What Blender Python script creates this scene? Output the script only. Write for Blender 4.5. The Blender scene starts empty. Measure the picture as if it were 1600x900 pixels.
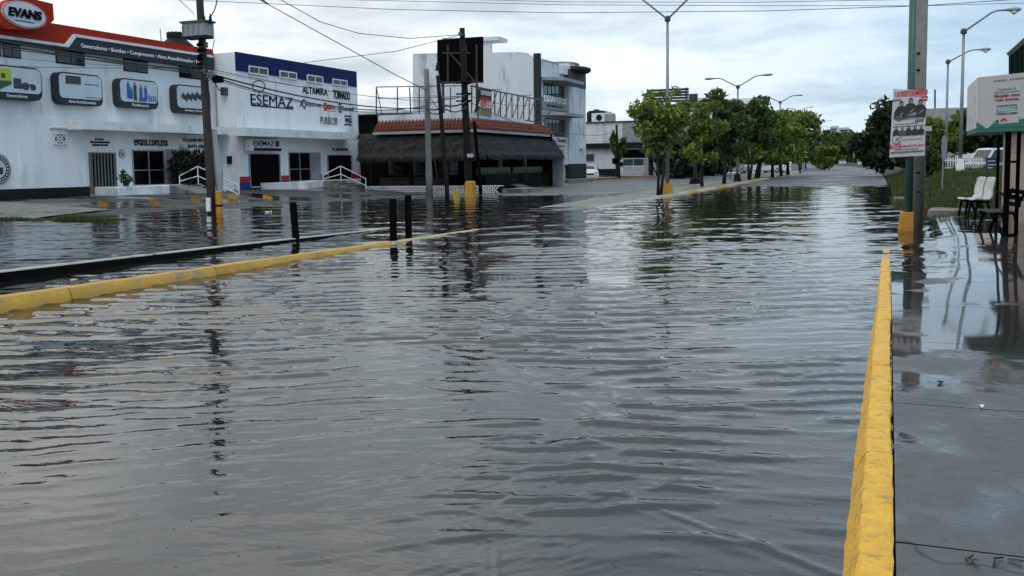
import bpy, math, random
import numpy as np
from mathutils import Vector, Matrix
random.seed(7); rng = np.random.default_rng(7)
S = bpy.context.scene; C = S.collection; PI = math.pi

# ------------------------------------------------------------------ camera, world, sun
PX, PY, FO, CH = 800.0, 395.0, 1504.58, 1.65
RM = np.array([[0.93143639, -0.01924042, 0.36339518], [0.36360986, 0.08936175, -0.92725528], [-0.01463285, 0.99581338, 0.09023079]])
cd = bpy.data.cameras.new('camera'); cam = bpy.data.objects.new('camera', cd); C.objects.link(cam)
cd.sensor_width = 36; cd.lens = FO / 1600 * 36; cd.shift_y = -(450 - PY) / 1600; cd.clip_end = 4000; cd.clip_start = 0.05
cam.matrix_world = Matrix(((RM[0][0], RM[0][1], RM[0][2], 0), (RM[1][0], RM[1][1], RM[1][2], 0), (RM[2][0], RM[2][1], RM[2][2], CH), (0, 0, 0, 1)))
S.camera = cam
S.view_settings.view_transform = 'Standard'; S.view_settings.look = 'None'; S.view_settings.gamma = 1; S.view_settings.exposure = 0.46

SUN_EL, SUN_ROT = math.radians(58), math.radians(150)
w = bpy.data.worlds.new('World'); S.world = w; w.use_nodes = True
nt = w.node_tree; N_ = nt.nodes; L_ = nt.links; bg = N_['Background']
sky = N_.new('ShaderNodeTexSky'); sky.sky_type = 'NISHITA'; sky.sun_disc = False
sky.sun_elevation = SUN_EL; sky.sun_rotation = SUN_ROT; sky.dust_density = 2.0
tc = N_.new('ShaderNodeTexCoord'); sep = N_.new('ShaderNodeSeparateXYZ'); L_.new(tc.outputs['Generated'], sep.inputs[0])
def wmath(op, a, b=None, c=None, clamp=False):
    n = N_.new('ShaderNodeMath'); n.operation = op; n.use_clamp = clamp
    for i, v in enumerate((a, b, c)):
        if v is None: continue
        if isinstance(v, (int, float)): n.inputs[i].default_value = v
        else: L_.new(v, n.inputs[i])
    return n.outputs[0]
# flat cloud layer: direction divided by its height, so clouds shrink towards the horizon
den = wmath('ADD', wmath('MAXIMUM', sep.outputs[2], 0.0), 0.16)
cx = wmath('DIVIDE', sep.outputs[0], den); cy = wmath('DIVIDE', sep.outputs[1], den)
cmb = N_.new('ShaderNodeCombineXYZ'); L_.new(cx, cmb.inputs[0]); L_.new(cy, cmb.inputs[1])
def wnoise(scale, detail, rough, off):
    mp = N_.new('ShaderNodeMapping'); mp.inputs['Location'].default_value = off; L_.new(cmb.outputs[0], mp.inputs[0])
    n = N_.new('ShaderNodeTexNoise'); n.inputs['Scale'].default_value = scale; n.inputs['Detail'].default_value = detail
    n.inputs['Roughness'].default_value = rough; n.inputs['Distortion'].default_value = 0.25; L_.new(mp.outputs[0], n.inputs[0]); return n.outputs[0]
n1 = wnoise(0.55, 7, 0.55, (3.1, 0.4, 0)); n2 = wnoise(1.7, 8, 0.6, (7.7, 2.2, 0))
def wramp(v, stops):
    r = N_.new('ShaderNodeValToRGB'); L_.new(v, r.inputs[0]); e = r.color_ramp.elements
    while len(e) < len(stops): e.new(0.5)
    for q, (p, c) in zip(e, stops): q.position = p; q.color = (*c, 1)
    return r.outputs[0]
def wmix(f, a, b):
    m = N_.new('ShaderNodeMix'); m.data_type = 'RGBA'
    for i, v in ((0, f), (6, a), (7, b)):
        if isinstance(v, (int, float)): m.inputs[i].default_value = v
        elif isinstance(v, tuple): m.inputs[i].default_value = (*v, 1)
        else: L_.new(v, m.inputs[i])
    return m.outputs[2]
mixn = wmath('ADD', wmath('MULTIPLY', n1, 0.6), wmath('MULTIPLY', n2, 0.4))
cloud = wramp(mixn, [(0.40, (4.9, 5.5, 5.9)), (0.48, (7.1, 7.6, 7.8)), (0.57, (10.0, 10.1, 9.9))])
# the break in the cloud lies towards the right of the street: thinner, bluer veil there
side = wmath('MULTIPLY_ADD', sep.outputs[0], 1.5, 0.78, clamp=True)
veil = wramp(mixn, [(0.42, (2.9, 4.4, 6.0)), (0.57, (4.7, 6.3, 7.6))])
ccol = wmix(side, cloud, veil)
# an overcast sky is brighter overhead than at the horizon
grad = wmath('MULTIPLY_ADD', wmath('MAXIMUM', sep.outputs[2], 0.0), 0.2, 0.95)
gm = N_.new('ShaderNodeVectorMath'); gm.operation = 'SCALE'; L_.new(ccol, gm.inputs[0]); L_.new(grad, gm.inputs[3])
full = wmix(0.9, sky.outputs[0], gm.outputs[0])
L_.new(full, bg.inputs[0]); bg.inputs[1].default_value = 0.1

sl = bpy.data.lights.new('sun', 'SUN'); sl.energy = 0.6; sl.angle = math.radians(25); sl.color = (1, 0.96, 0.9)
sun = bpy.data.objects.new('sun', sl); C.objects.link(sun)
dv = Vector((math.sin(SUN_ROT) * math.cos(SUN_EL), math.cos(SUN_ROT) * math.cos(SUN_EL), math.sin(SUN_EL)))
sun.rotation_euler = dv.to_track_quat('Z', 'Y').to_euler(); sun.location = (0, 0, 60)

# ------------------------------------------------------------------ measuring helper: a photo pixel (1600 wide) on a real plane -> metres
def K(px, py, X=None, Y=None, Z=None):
    d = RM @ np.array([px - PX, -(py - PY), -FO])
    t = X / d[0] if X is not None else (Y / d[1] if Y is not None else (Z - CH) / d[2])
    return (float(d[0] * t), float(d[1] * t), float(CH + d[2] * t))

# ------------------------------------------------------------------ materials
MATS = {}
def mat(name, col, rough=0.7, var=0.12, scale=3.0, bump=0.0, bscale=None, metal=0.0, dirt=None, dirt_amt=0.5, dirt_scale=1.2, stretch=None, spec=0.5, rvar=0.0, coat=0.0, emit=None):
    if name in MATS: return MATS[name]
    m = bpy.data.materials.new(name); m.use_nodes = True; t = m.node_tree; n = t.nodes; l = t.links
    b = n['Principled BSDF']; b.inputs['Roughness'].default_value = rough; b.inputs['Metallic'].default_value = metal
    b.inputs['Specular IOR Level'].default_value = spec; b.inputs['Coat Weight'].default_value = coat
    tcn = n.new('ShaderNodeTexCoord'); src = tcn.outputs['Object']
    if stretch:
        mp = n.new('ShaderNodeMapping'); mp.inputs['Scale'].default_value = stretch; l.new(src, mp.inputs[0]); src = mp.outputs[0]
    nz = n.new('ShaderNodeTexNoise'); nz.inputs['Scale'].default_value = scale; nz.inputs['Detail'].default_value = 6; nz.inputs['Roughness'].default_value = 0.6; l.new(src, nz.inputs[0])
    r = n.new('ShaderNodeValToRGB'); l.new(nz.outputs[0], r.inputs[0]); e = r.color_ramp.elements
    e[0].position = 0.32; e[0].color = (*[max(0, c * (1 - var)) for c in col], 1); e[1].position = 0.68; e[1].color = (*[min(1, c * (1 + var)) for c in col], 1)
    out = r.outputs[0]
    if dirt:
        n2 = n.new('ShaderNodeTexNoise'); n2.inputs['Scale'].default_value = dirt_scale; n2.inputs['Detail'].default_value = 9; n2.inputs['Roughness'].default_value = 0.7; l.new(src, n2.inputs[0])
        r2 = n.new('ShaderNodeValToRGB'); l.new(n2.outputs[0], r2.inputs[0]); e = r2.color_ramp.elements
        e[0].position = 0.52; e[0].color = (0, 0, 0, 1); e[1].position = 0.66; e[1].color = (dirt_amt,) * 3 + (1,)
        mx = n.new('ShaderNodeMix'); mx.data_type = 'RGBA'; l.new(r2.outputs[0], mx.inputs[0]); l.new(out, mx.inputs[6]); mx.inputs[7].default_value = (*dirt, 1); out = mx.outputs[2]
    l.new(out, b.inputs['Base Color'])
    if rvar:
        mr = n.new('ShaderNodeMapRange'); mr.inputs[1].default_value = 0.35; mr.inputs[2].default_value = 0.65
        mr.inputs[3].default_value = max(0.01, rough - rvar); mr.inputs[4].default_value = min(1, rough + rvar); l.new(nz.outputs[0], mr.inputs[0]); l.new(mr.outputs[0], b.inputs['Roughness'])
    if bump:
        n3 = n.new('ShaderNodeTexNoise'); n3.inputs['Scale'].default_value = bscale or scale * 6; n3.inputs['Detail'].default_value = 5; l.new(src, n3.inputs[0])
        bp = n.new('ShaderNodeBump'); bp.inputs['Strength'].default_value = bump; bp.inputs['Distance'].default_value = 0.02; l.new(n3.outputs[0], bp.inputs['Height']); l.new(bp.outputs[0], b.inputs['Normal'])
    if emit: b.inputs['Emission Color'].default_value = (*emit, 1); b.inputs['Emission Strength'].default_value = 1
    MATS[name] = m; return m

WHITE = mat('white_wall_paint', (.78, .78, .785), .85, .05, 1.2, .1, 14, dirt=(.40, .40, .40), dirt_amt=.6, dirt_scale=.8, stretch=(1, 1, .22))
WHITE2 = mat('white_trim_paint', (.72, .72, .71), .7, .06, 2, .1, 14, dirt=(.3, .3, .29), dirt_amt=.45, dirt_scale=1.1)
WHITED = mat('weathered_white_render', (.62, .64, .66), .85, .08, 1.0, .15, 8, dirt=(.16, .16, .16), dirt_amt=.75, dirt_scale=.6, stretch=(1, 1, .3))
GREYW = mat('grey_render', (.30, .31, .31), .85, .08, 1.2, .1, 8, dirt=(.12, .12, .12), dirt_amt=.5, dirt_scale=.7)
DGREYW = mat('dark_green_grey_paint', (.028, .033, .033), .8, .1, 2, spec=.2)
BLACKP = mat('black_paint', (.008, .009, .010), .6, .2, 2, dirt=(.03, .03, .03), dirt_amt=.4, spec=.2)
BLACK = mat('matt_black', (.003, .003, .0035), .8, .2, 3, spec=.04)
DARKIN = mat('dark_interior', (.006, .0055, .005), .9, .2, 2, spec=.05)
RED = mat('red_fascia_paint', (.36, .024, .008), .6, .06, 1.2, spec=.15, dirt=(.25, .03, .015), dirt_amt=.5, dirt_scale=.7)
FGREY = mat('slate_fascia_paint', (.03, .038, .048), .6, .08, 2, spec=.2)
OVALM = mat('sign_oval_panel', (.6, .62, .66), .4, .04, 2)
BLUE = mat('navy_blue_paint', (.006, .014, .085), .6, .07, 1.2, spec=.15, dirt=(.01, .015, .08), dirt_amt=.5)
BLUE2 = mat('navy_lettering', (.006, .012, .06), .6, .05, spec=.15)
REDP = mat('red_dado_paint', (.36, .012, .02), .55, .1, 3)
DBLUE = mat('blue_dado_paint', (.01, .02, .17), .55, .1, 3)
GLASS = mat('dark_window_glass', (.012, .014, .016), .06, .1, 2, spec=.6)
SHGLASS = mat('shop_door_glass', (.004, .004, .005), .12, .1, 2, spec=.25)
GLASSB = mat('tinted_blue_glass', (.03, .05, .07), .08, .2, 2, spec=.7)
ALU = mat('aluminium_frame', (.42, .43, .44), .4, .05, 5, metal=.6)
RAILW = mat('white_railing_paint', (.75, .75, .75), .45, .06, 8)
CONC = mat('pole_concrete', (.17, .16, .15), .85, .18, 6, .3, 40, dirt=(.05, .05, .05), dirt_amt=.7, dirt_scale=1.5)
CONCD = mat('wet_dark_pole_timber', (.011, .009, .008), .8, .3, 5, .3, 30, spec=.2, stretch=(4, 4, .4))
CONCR = mat('concrete_pole_brown', (.038, .033, .032), .8, .2, 5, .3, 30, spec=.3, stretch=(2, 2, .5))
YEL = mat('yellow_base_paint', (.46, .21, .01), .55, .1, 5, .25, 30, dirt=(.25, .12, .01), dirt_amt=.7, dirt_scale=3)
KYEL = mat('yellow_kerb_paint', (.80, .425, .02), .5, .14, 11, 1.0, 45, dirt=(.22, .15, .07), dirt_amt=.7, dirt_scale=13)
KYEL2 = mat('worn_yellow_kerb_paint', (.52, .28, .028), .5, .16, 6, .5, 50, dirt=(.2, .16, .1), dirt_amt=.8, dirt_scale=3)
KBLK = mat('black_wet_kerb_side', (.004, .004, .004), .8, .2, 6, .4, 40, spec=.08)
KWHT = mat('pale_kerb_top', (.40, .39, .33), .6, .15, 5, .4, 40, dirt=(.15, .14, .1), dirt_amt=.7, dirt_scale=4)
STEEL = mat('galvanised_steel', (.22, .24, .25), .5, .08, 6, metal=.5)
STEELD = mat('dark_steel', (.05, .06, .065), .5, .1, 6, metal=.3)
GREENP = mat('green_painted_steel', (.03, .085, .07), .45, .12, 4, dirt=(.05, .05, .04), dirt_amt=.6, dirt_scale=2)
RUBBER = mat('tyre_rubber', (.012, .012, .012), .85, .1, 8)
TXTB = mat('black_lettering', (.006, .006, .008), .7, .05, spec=.1)
TXTW = mat('white_lettering', (.75, .76, .78), .6, .05)
TXTR = mat('red_lettering', (.55, .015, .03), .6, .05)
TXTC = mat('teal_lettering', (.03, .30, .28), .6, .05)
TILE = mat('terracotta_tile', (.12, .026, .015), .9, .3, 6, .2, 30, dirt=(.12, .03, .02), dirt_amt=.6, dirt_scale=3)
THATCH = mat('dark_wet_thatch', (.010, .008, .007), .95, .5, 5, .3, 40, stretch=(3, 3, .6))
BARK = mat('tree_bark', (.014, .011, .009), .95, .3, 5, .5, 30, stretch=(3, 3, .5))
WOOD = mat('weathered_wood', (.10, .085, .07), .8, .2, 4, .2, 30, stretch=(4, 1, 4))
PINK = mat('beige_block_wall', (.42, .29, .23), .8, .1, 3, .2, 30)
PINKP = mat('beige_vertical_board', (.46, .35, .29), .7, .08, 3)
SEATW = mat('dirty_white_seat', (.62, .62, .60), .5, .1, 6, dirt=(.03, .03, .03), dirt_amt=.95, dirt_scale=9, stretch=(1, 2.2, .6))
SKIN = mat('skin', (.28, .15, .10), .6, .05); SHIRT = mat('white_shirt', (.7, .72, .75), .8, .05); TROUS = mat('dark_trousers', (.02, .02, .03), .9, .1)
CARW = mat('white_car_paint', (.68, .69, .70), .25, .02, 2, coat=.4); CARK = mat('dark_car_paint', (.02, .018, .02), .25, .05, 2, coat=.4)
CARR = mat('maroon_car_paint', (.05, .015, .015), .3, .05, 2, coat=.4); CARS = mat('silver_car_paint', (.28, .29, .30), .3, .03, 2, coat=.4)
CLAMP = mat('lamp_lens', (.55, .52, .48), .2, .05, 4)
PLASTW = mat('grey_sign_panel', (.44, .42, .42), .55, .05, 3, dirt=(.3, .3, .3), dirt_amt=.3)
MARK = mat('worn_yellow_line', (.28, .22, .07), .7, .2, 6, dirt=(.08, .07, .06), dirt_amt=.9, dirt_scale=4)

def leafmat(name, a, b):
    m = bpy.data.materials.new(name); m.use_nodes = True; t = m.node_tree; n = t.nodes; l = t.links; p = n['Principled BSDF']
    g = n.new('ShaderNodeNewGeometry'); r = n.new('ShaderNodeValToRGB'); l.new(g.outputs['Random Per Island'], r.inputs[0])
    r.color_ramp.elements[0].color = (*a, 1); r.color_ramp.elements[1].color = (*b, 1); l.new(r.outputs[0], p.inputs['Base Color'])
    p.inputs['Roughness'].default_value = .5; p.inputs['Specular IOR Level'].default_value = .35
    tr = n.new('ShaderNodeBsdfTranslucent'); l.new(r.outputs[0], tr.inputs[0]); ms = n.new('ShaderNodeMixShader'); ms.inputs[0].default_value = .3
    l.new(p.outputs[0], ms.inputs[1]); l.new(tr.outputs[0], ms.inputs[2]); l.new(ms.outputs[0], n['Material Output'].inputs[0]); return m
LEAFA = leafmat('tree_leaves', (.04, .075, .014), (.25, .30, .05)); LEAFB = leafmat('dark_tree_leaves', (.02, .045, .012), (.12, .17, .035))
LEAFC = leafmat('almond_tree_leaves', (.012, .028, .014), (.035, .055, .02)); LEAFG = leafmat('grass_blades', (.02, .04, .008), (.11, .125, .03))
LEAFY = leafmat('bright_tree_leaves', (.06, .11, .018), (.26, .32, .05)); LEAFH = leafmat('hedge_leaves', (.006, .010, .006), (.02, .026, .012))
LITTER = leafmat('litter_leaves', (.10, .07, .03), (.35, .32, .25))

# ------------------------------------------------------------------ building helpers
class MB:
    def __init__(s): s.v = []; s.f = []
    def add(s, vs, fs):
        o = len(s.v); s.v += [tuple(map(float, v)) for v in vs]; s.f += [tuple(i + o for i in f) for f in fs]; return s
    def box(s, x0, x1, y0, y1, z0, z1):
        x0, x1 = min(x0, x1), max(x0, x1); y0, y1 = min(y0, y1), max(y0, y1); z0, z1 = min(z0, z1), max(z0, z1)
        return s.add([(x0, y0, z0), (x1, y0, z0), (x1, y1, z0), (x0, y1, z0), (x0, y0, z1), (x1, y0, z1), (x1, y1, z1), (x0, y1, z1)],
                     [(0, 3, 2, 1), (4, 5, 6, 7), (0, 1, 5, 4), (1, 2, 6, 5), (2, 3, 7, 6), (3, 0, 4, 7)])
    def hexa(s, b, t):            # two 4-corner loops (bottom, top)
        return s.add(list(b) + list(t), [(3, 2, 1, 0), (4, 5, 6, 7), (0, 1, 5, 4), (1, 2, 6, 5), (2, 3, 7, 6), (3, 0, 4, 7)])
    def prism(s, pts, d):         # polygon (3-D points) extruded by vector d
        n = len(pts); q = [tuple(np.add(p, d)) for p in pts]
        return s.add(list(pts) + q, [tuple(range(n - 1, -1, -1)), tuple(range(n, 2 * n))] + [(i, (i + 1) % n, n + (i + 1) % n, n + i) for i in range(n)])
    def tube(s, pts, r, n=8, caps=True):
        pts = [Vector(p) for p in pts]; m = len(pts); rs = r if hasattr(r, '__len__') else [r] * m
        o = len(s.v); up = None
        for i, p in enumerate(pts):
            d = (pts[min(i + 1, m - 1)] - pts[max(i - 1, 0)]).normalized()
            if up is None: up = d.orthogonal().normalized()
            u = (up - d * up.dot(d)); u = u.normalized() if u.length > 1e-6 else d.orthogonal().normalized(); up = u; v = d.cross(u)
            for k in range(n):
                a = 2 * PI * k / n; q = p + (u * math.cos(a) + v * math.sin(a)) * rs[i]; s.v.append((q.x, q.y, q.z))
        for i in range(m - 1):
            for k in range(n):
                s.f.append((o + i * n + k, o + i * n + (k + 1) % n, o + (i + 1) * n + (k + 1) % n, o + (i + 1) * n + k))
        if caps: s.f.append(tuple(o + k for k in range(n - 1, -1, -1))); s.f.append(tuple(o + (m - 1) * n + k for k in range(n)))
        return s
    def bar(s, a, b, w, h=None):  # square bar
        a, b = Vector(a), Vector(b); h = h or w; d = (b - a).normalized(); u = d.cross(Vector((0, 0, 1)))
        u = u.normalized() if u.length > 1e-4 else Vector((1, 0, 0)); v = u.cross(d).normalized()
        q = lambda p: [p + u * w / 2 * i + v * h / 2 * j for i, j in ((-1, -1), (1, -1), (1, 1), (-1, 1))]
        return s.hexa([tuple(x) for x in q(a)], [tuple(x) for x in q(b)])
    def lathe(s, c, prof, n=16):  # prof: (r, z)
        o = len(s.v)
        for r, z in prof:
            for k in range(n): a = 2 * PI * k / n; s.v.append((c[0] + r * math.cos(a), c[1] + r * math.sin(a), c[2] + z))
        for i in range(len(prof) - 1):
            for k in range(n): s.f.append((o + i * n + k, o + i * n + (k + 1) % n, o + (i + 1) * n + (k + 1) % n, o + (i + 1) * n + k))
        s.f.append(tuple(o + k for k in range(n - 1, -1, -1))); m = len(prof) - 1; s.f.append(tuple(o + m * n + k for k in range(n))); return s
    def build(s, name, m, parent=None, smooth=False, bevel=0, **tags):
        me = bpy.data.meshes.new(name); off = world_of(parent) if parent is not None else Vector((0, 0, 0))
        me.from_pydata([(a - off.x, b - off.y, c - off.z) for a, b, c in s.v], [], s.f); me.update()
        if smooth: me.shade_smooth()
        me.materials.append(m); o = bpy.data.objects.new(name, me); C.objects.link(o)
        if parent is not None: o.parent = parent
        if bevel:
            bm_ = o.modifiers.new('bevel', 'BEVEL'); bm_.width = bevel; bm_.segments = 2; bm_.limit_method = 'ANGLE'
        for k, v in tags.items(): o[k] = v
        return o
def world_of(o):
    v = Vector((0, 0, 0))
    while o is not None: v = v + Vector(o.location); o = o.parent
    return v
def thing(name, label, cat, loc=(0, 0, 0), group=None):
    o = bpy.data.objects.new(name, None); C.objects.link(o); o.location = loc; o['label'] = label; o['category'] = cat; o.empty_display_size = .3
    if group: o['group'] = group
    return o
def tag(o, label, cat, group=None):
    o['label'] = label; o['category'] = cat
    if group: o['group'] = group
    return o
def rebase(o, loc):               # put a single mesh thing's origin at its base
    l = Vector(loc); o.data.transform(Matrix.Translation(-l)); o.location = l; return o
def dup(root, loc, rotz=None, label=None, scale=None):
    r = root.copy(); C.objects.link(r); r.location = loc
    if rotz is not None: r.rotation_euler = (0, 0, rotz)
    if scale: r.scale = (scale,) * 3
    if label: r['label'] = label
    for ch in [c for c in KIDS.get(root.name, kids(root))]:
        c = ch.copy(); C.objects.link(c); c.parent = r
        for g_ in kids(ch): d = g_.copy(); C.objects.link(d); d.parent = c
    return r
KIDS = {}
def kids(o): return [c for c in C.objects if c.parent == o]
def npmesh(name, V, F, m, parent=None, smooth=False, **tags):   # V (n,3), F (k,3|4)
    me = bpy.data.meshes.new(name); V = np.asarray(V, dtype=np.float32).copy(); F = np.asarray(F, dtype=np.int32)
    if parent is not None: V -= np.array(world_of(parent), dtype=np.float32)
    me.vertices.add(len(V)); me.vertices.foreach_set('co', V.ravel()); k = F.shape[1]
    me.loops.add(F.size); me.loops.foreach_set('vertex_index', F.ravel()); me.polygons.add(len(F))
    me.polygons.foreach_set('loop_start', np.arange(len(F), dtype=np.int32) * k); me.polygons.foreach_set('loop_total', np.full(len(F), k, dtype=np.int32))
    me.update(calc_edges=True)
    if smooth: me.shade_smooth()
    me.materials.append(m); o = bpy.data.objects.new(name, me); C.objects.link(o)
    if parent is not None: o.parent = parent
    for q, v in tags.items(): o[q] = v
    return o
def grid(name, xs, ys, zf, m, smooth=True, xoff=None, **tags):  # height field strip
    X, Y = np.meshgrid(xs, ys); Xo = X + (xoff(Y) if xoff else 0); Z = zf(Xo, Y)
    V = np.stack([Xo, Y, Z], -1).reshape(-1, 3); nx = len(xs); ny = len(ys)
    i = (np.arange(ny - 1)[:, None] * nx + np.arange(nx - 1)[None, :]).ravel(); F = np.stack([i, i + 1, i + nx + 1, i + nx], -1)
    return npmesh(name, V, F, m, smooth=smooth, **tags)
_tx = {}
def text(s, o, u, v, W_, H_, m, parent, name='lettering', depth=.02, bold=0.0, shear=0.0, split=False):
    """letters filling a W_ x H_ box whose lower left corner is o, reading along u, upright along v"""
    key = (s, bold, shear)
    if key not in _tx:
        cu = bpy.data.curves.new('t', 'FONT'); cu.body = s; cu.offset = bold * .3; cu.shear = shear; cu.resolution_u = 3; cu.extrude = .5
        ob = bpy.data.objects.new('t', cu); C.objects.link(ob); dg = bpy.context.evaluated_depsgraph_get(); dg.update()
        me = bpy.data.meshes.new_from_object(ob.evaluated_get(dg)); co = np.empty(len(me.vertices) * 3); me.vertices.foreach_get('co', co); co = co.reshape(-1, 3)
        fs = [tuple(p.vertices) for p in me.polygons]; bpy.data.objects.remove(ob); bpy.data.curves.remove(cu); bpy.data.meshes.remove(me)
        mn = co.min(0); mx = co.max(0); _tx[key] = ((co - mn) / np.maximum(mx - mn, 1e-6), fs)
    co, fs = _tx[key]; o = np.array(o); u = np.array(u, float); v = np.array(v, float); u /= np.linalg.norm(u); v /= np.linalg.norm(v); w_ = np.cross(u, v)
    P = o + co[:, :1] * W_ * u + co[:, 1:2] * H_ * v + co[:, 2:3] * depth * w_
    mb = MB(); mb.v = [tuple(p) for p in P]; mb.f = list(fs)
    if not split: return mb.build(name, m, parent, kind='stuff')
    par = list(range(len(mb.v)))
    def fnd(i):
        while par[i] != i: par[i] = par[par[i]]; i = par[i]
        return i
    for f in fs:
        for i in f[1:]: par[fnd(i)] = fnd(f[0])
    grp = {}
    for f in fs: grp.setdefault(fnd(f[0]), []).append(f)
    for g_ in grp.values():
        ids = sorted({i for f in g_ for i in f}); ix = {a: b for b, a in enumerate(ids)}; q = MB(); q.v = [mb.v[i] for i in ids]; q.f = [tuple(ix[i] for i in f) for f in g_]; q.build('letter', m, parent)

# facade helpers. Plane X = const faces +X (reads along +Y); plane Y = const faces -Y (reads along +X)
def rectX(xl, yt, yb, xr, X):
    a = K(xl, yt, X=X); b = K(xl, yb, X=X); c = K(xr, yt, X=X); return a[1], c[1], b[2], a[2]      # y0, y1, z0, z1
def fbox(xl, yt, yb, xr, X, d, mb=None, back=0.0):
    y0, y1, z0, z1 = rectX(xl, yt, yb, xr, X); mb = mb or MB(); return mb.box(X - back, X + d, y0, y1, z0, z1)
def ftextX(s, xl, yt, yb, xr, X, m, parent, depth=.03, **k):
    y0, y1, z0, z1 = rectX(xl, yt, yb, xr, X); return text(s, (X + .003, y0, z0), (0, 1, 0), (0, 0, 1), y1 - y0, z1 - z0, m, parent, depth=depth, **k)
def fpolyX(pts, X, d, mb=None):
    mb = mb or MB(); return mb.prism([K(x, y, X=X) for x, y in pts], (d, 0, 0))
def fpolyY(pts, Y, d, mb=None):
    mb = mb or MB(); return mb.prism([K(x, y, Y=Y) for x, y in pts], (0, -d, 0))
def rboxX(y0, y1, z0, z1, X, d, r, mb=None, n=5):       # rounded-corner plate on plane X
    pts = []
    for cy, cz, a0 in ((y1 - r, z1 - r, 0), (y0 + r, z1 - r, 90), (y0 + r, z0 + r, 180), (y1 - r, z0 + r, 270)):
        for k in range(n + 1): a = math.radians(a0 + 90 * k / n); pts.append((X, cy + r * math.cos(a), cz + r * math.sin(a)))
    return (mb or MB()).prism(pts, (d, 0, 0))
def ellX(cy, cz, ry, rz, X, d, mb=None, n=32, rot=0):
    pts = [(X, cy + ry * math.cos(a) * math.cos(rot) - rz * math.sin(a) * math.sin(rot), cz + ry * math.cos(a) * math.sin(rot) + rz * math.sin(a) * math.cos(rot)) for a in [2 * PI * k / n for k in range(n)]]
    return (mb or MB()).prism(pts, (d, 0, 0))
def sm(t): t = np.clip(t, 0, 1); return t * t * (3 - 2 * t)
def fbm(x, y, s, seed=0, octv=4):
    r = np.random.default_rng(seed); o = 0; a = 1; t = 0
    for i in range(octv):
        for _ in range(3):
            th = r.uniform(0, 2 * PI); f = s * 2 ** i * r.uniform(.7, 1.3); o = o + a * np.sin((x * math.cos(th) + y * math.sin(th)) * f + r.uniform(0, 6.3) + 1.3 * np.sin((x * math.sin(th) - y * math.cos(th)) * f * .6 + r.uniform(0, 6.3)))
        t += a * 1.8; a *= .5
    return o / t

# ------------------------------------------------------------------ the lie of the land
def cur(y): y = np.asarray(y, float); return np.where(y < 60, 0, np.where(y < 262, -.00026 * (np.maximum(y, 60) - 60) ** 2, -10.6 - .105 * (y - 262)))
def zroad(x, y): return np.interp(y, [0, 8, 40, 58, 68, 100, 150, 300, 500], [-.13, -.15, -.14, -.03, .035, .12, .18, .32, .42]) + .012 * fbm(x, y, .35, 3)
def zserv(x, y): return np.interp(y, [0, 30, 44, 50, 60, 100, 150, 300, 500], [-.16, -.16, -.05, .02, .07, .12, .2, .32, .42]) + .016 * fbm(x, y, .3, 4)
def zleft(x, y):
    e = -24 + cur(y); a = .48 * sm((e - x) / 11.5) * sm((y - 24.4) / 5.5)
    return np.interp(y, [24, 26, 50, 70, 110, 300], [-.14, -.01, -.0, .03, .12, .32]) + a
def zwalk(x, y):
    b = np.interp(y, [0, 5, 18.5, 24, 30], [.148, .148, -.022, -.04, -.03]); return b + np.interp(y, [8, 17, 22], [0, .07, .15]) * sm((x - .55) / .8) + .004 * fbm(x, y, 1.4, 5)
def zbank(x, y):
    x = x - cur(y); return -.06 + np.interp(y, [27, 32, 45, 60, 95, 150, 250], [0, .12, .75, 1.12, 1.12, .6, .5]) * sm((x - .0) / 3.6) + np.interp(y, [50, 75, 120, 300], [0, .08, .18, .4]) + .03 * fbm(x, y, .8, 6) * sm(x / 2)
def zmed(x, y): return np.interp(y, [33.6, 35, 44, 60, 100, 150], [-.01, .03, .09, .13, .24, .32])
def onland(px, py, zf, z0=0.0):
    d = RM @ np.array([px - PX, -(py - PY), -FO]); d = d / math.hypot(d[0], d[1]); t = np.arange(2.5, 140, .02); X, Y, Z = d[0] * t, d[1] * t, CH + d[2] * t
    hit = np.nonzero(Z <= np.maximum(zf(X, Y), 0))[0]; i = hit[0] if len(hit) else -1; return (float(X[i]), float(Y[i]), float(zf(X[i], Y[i])))

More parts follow.
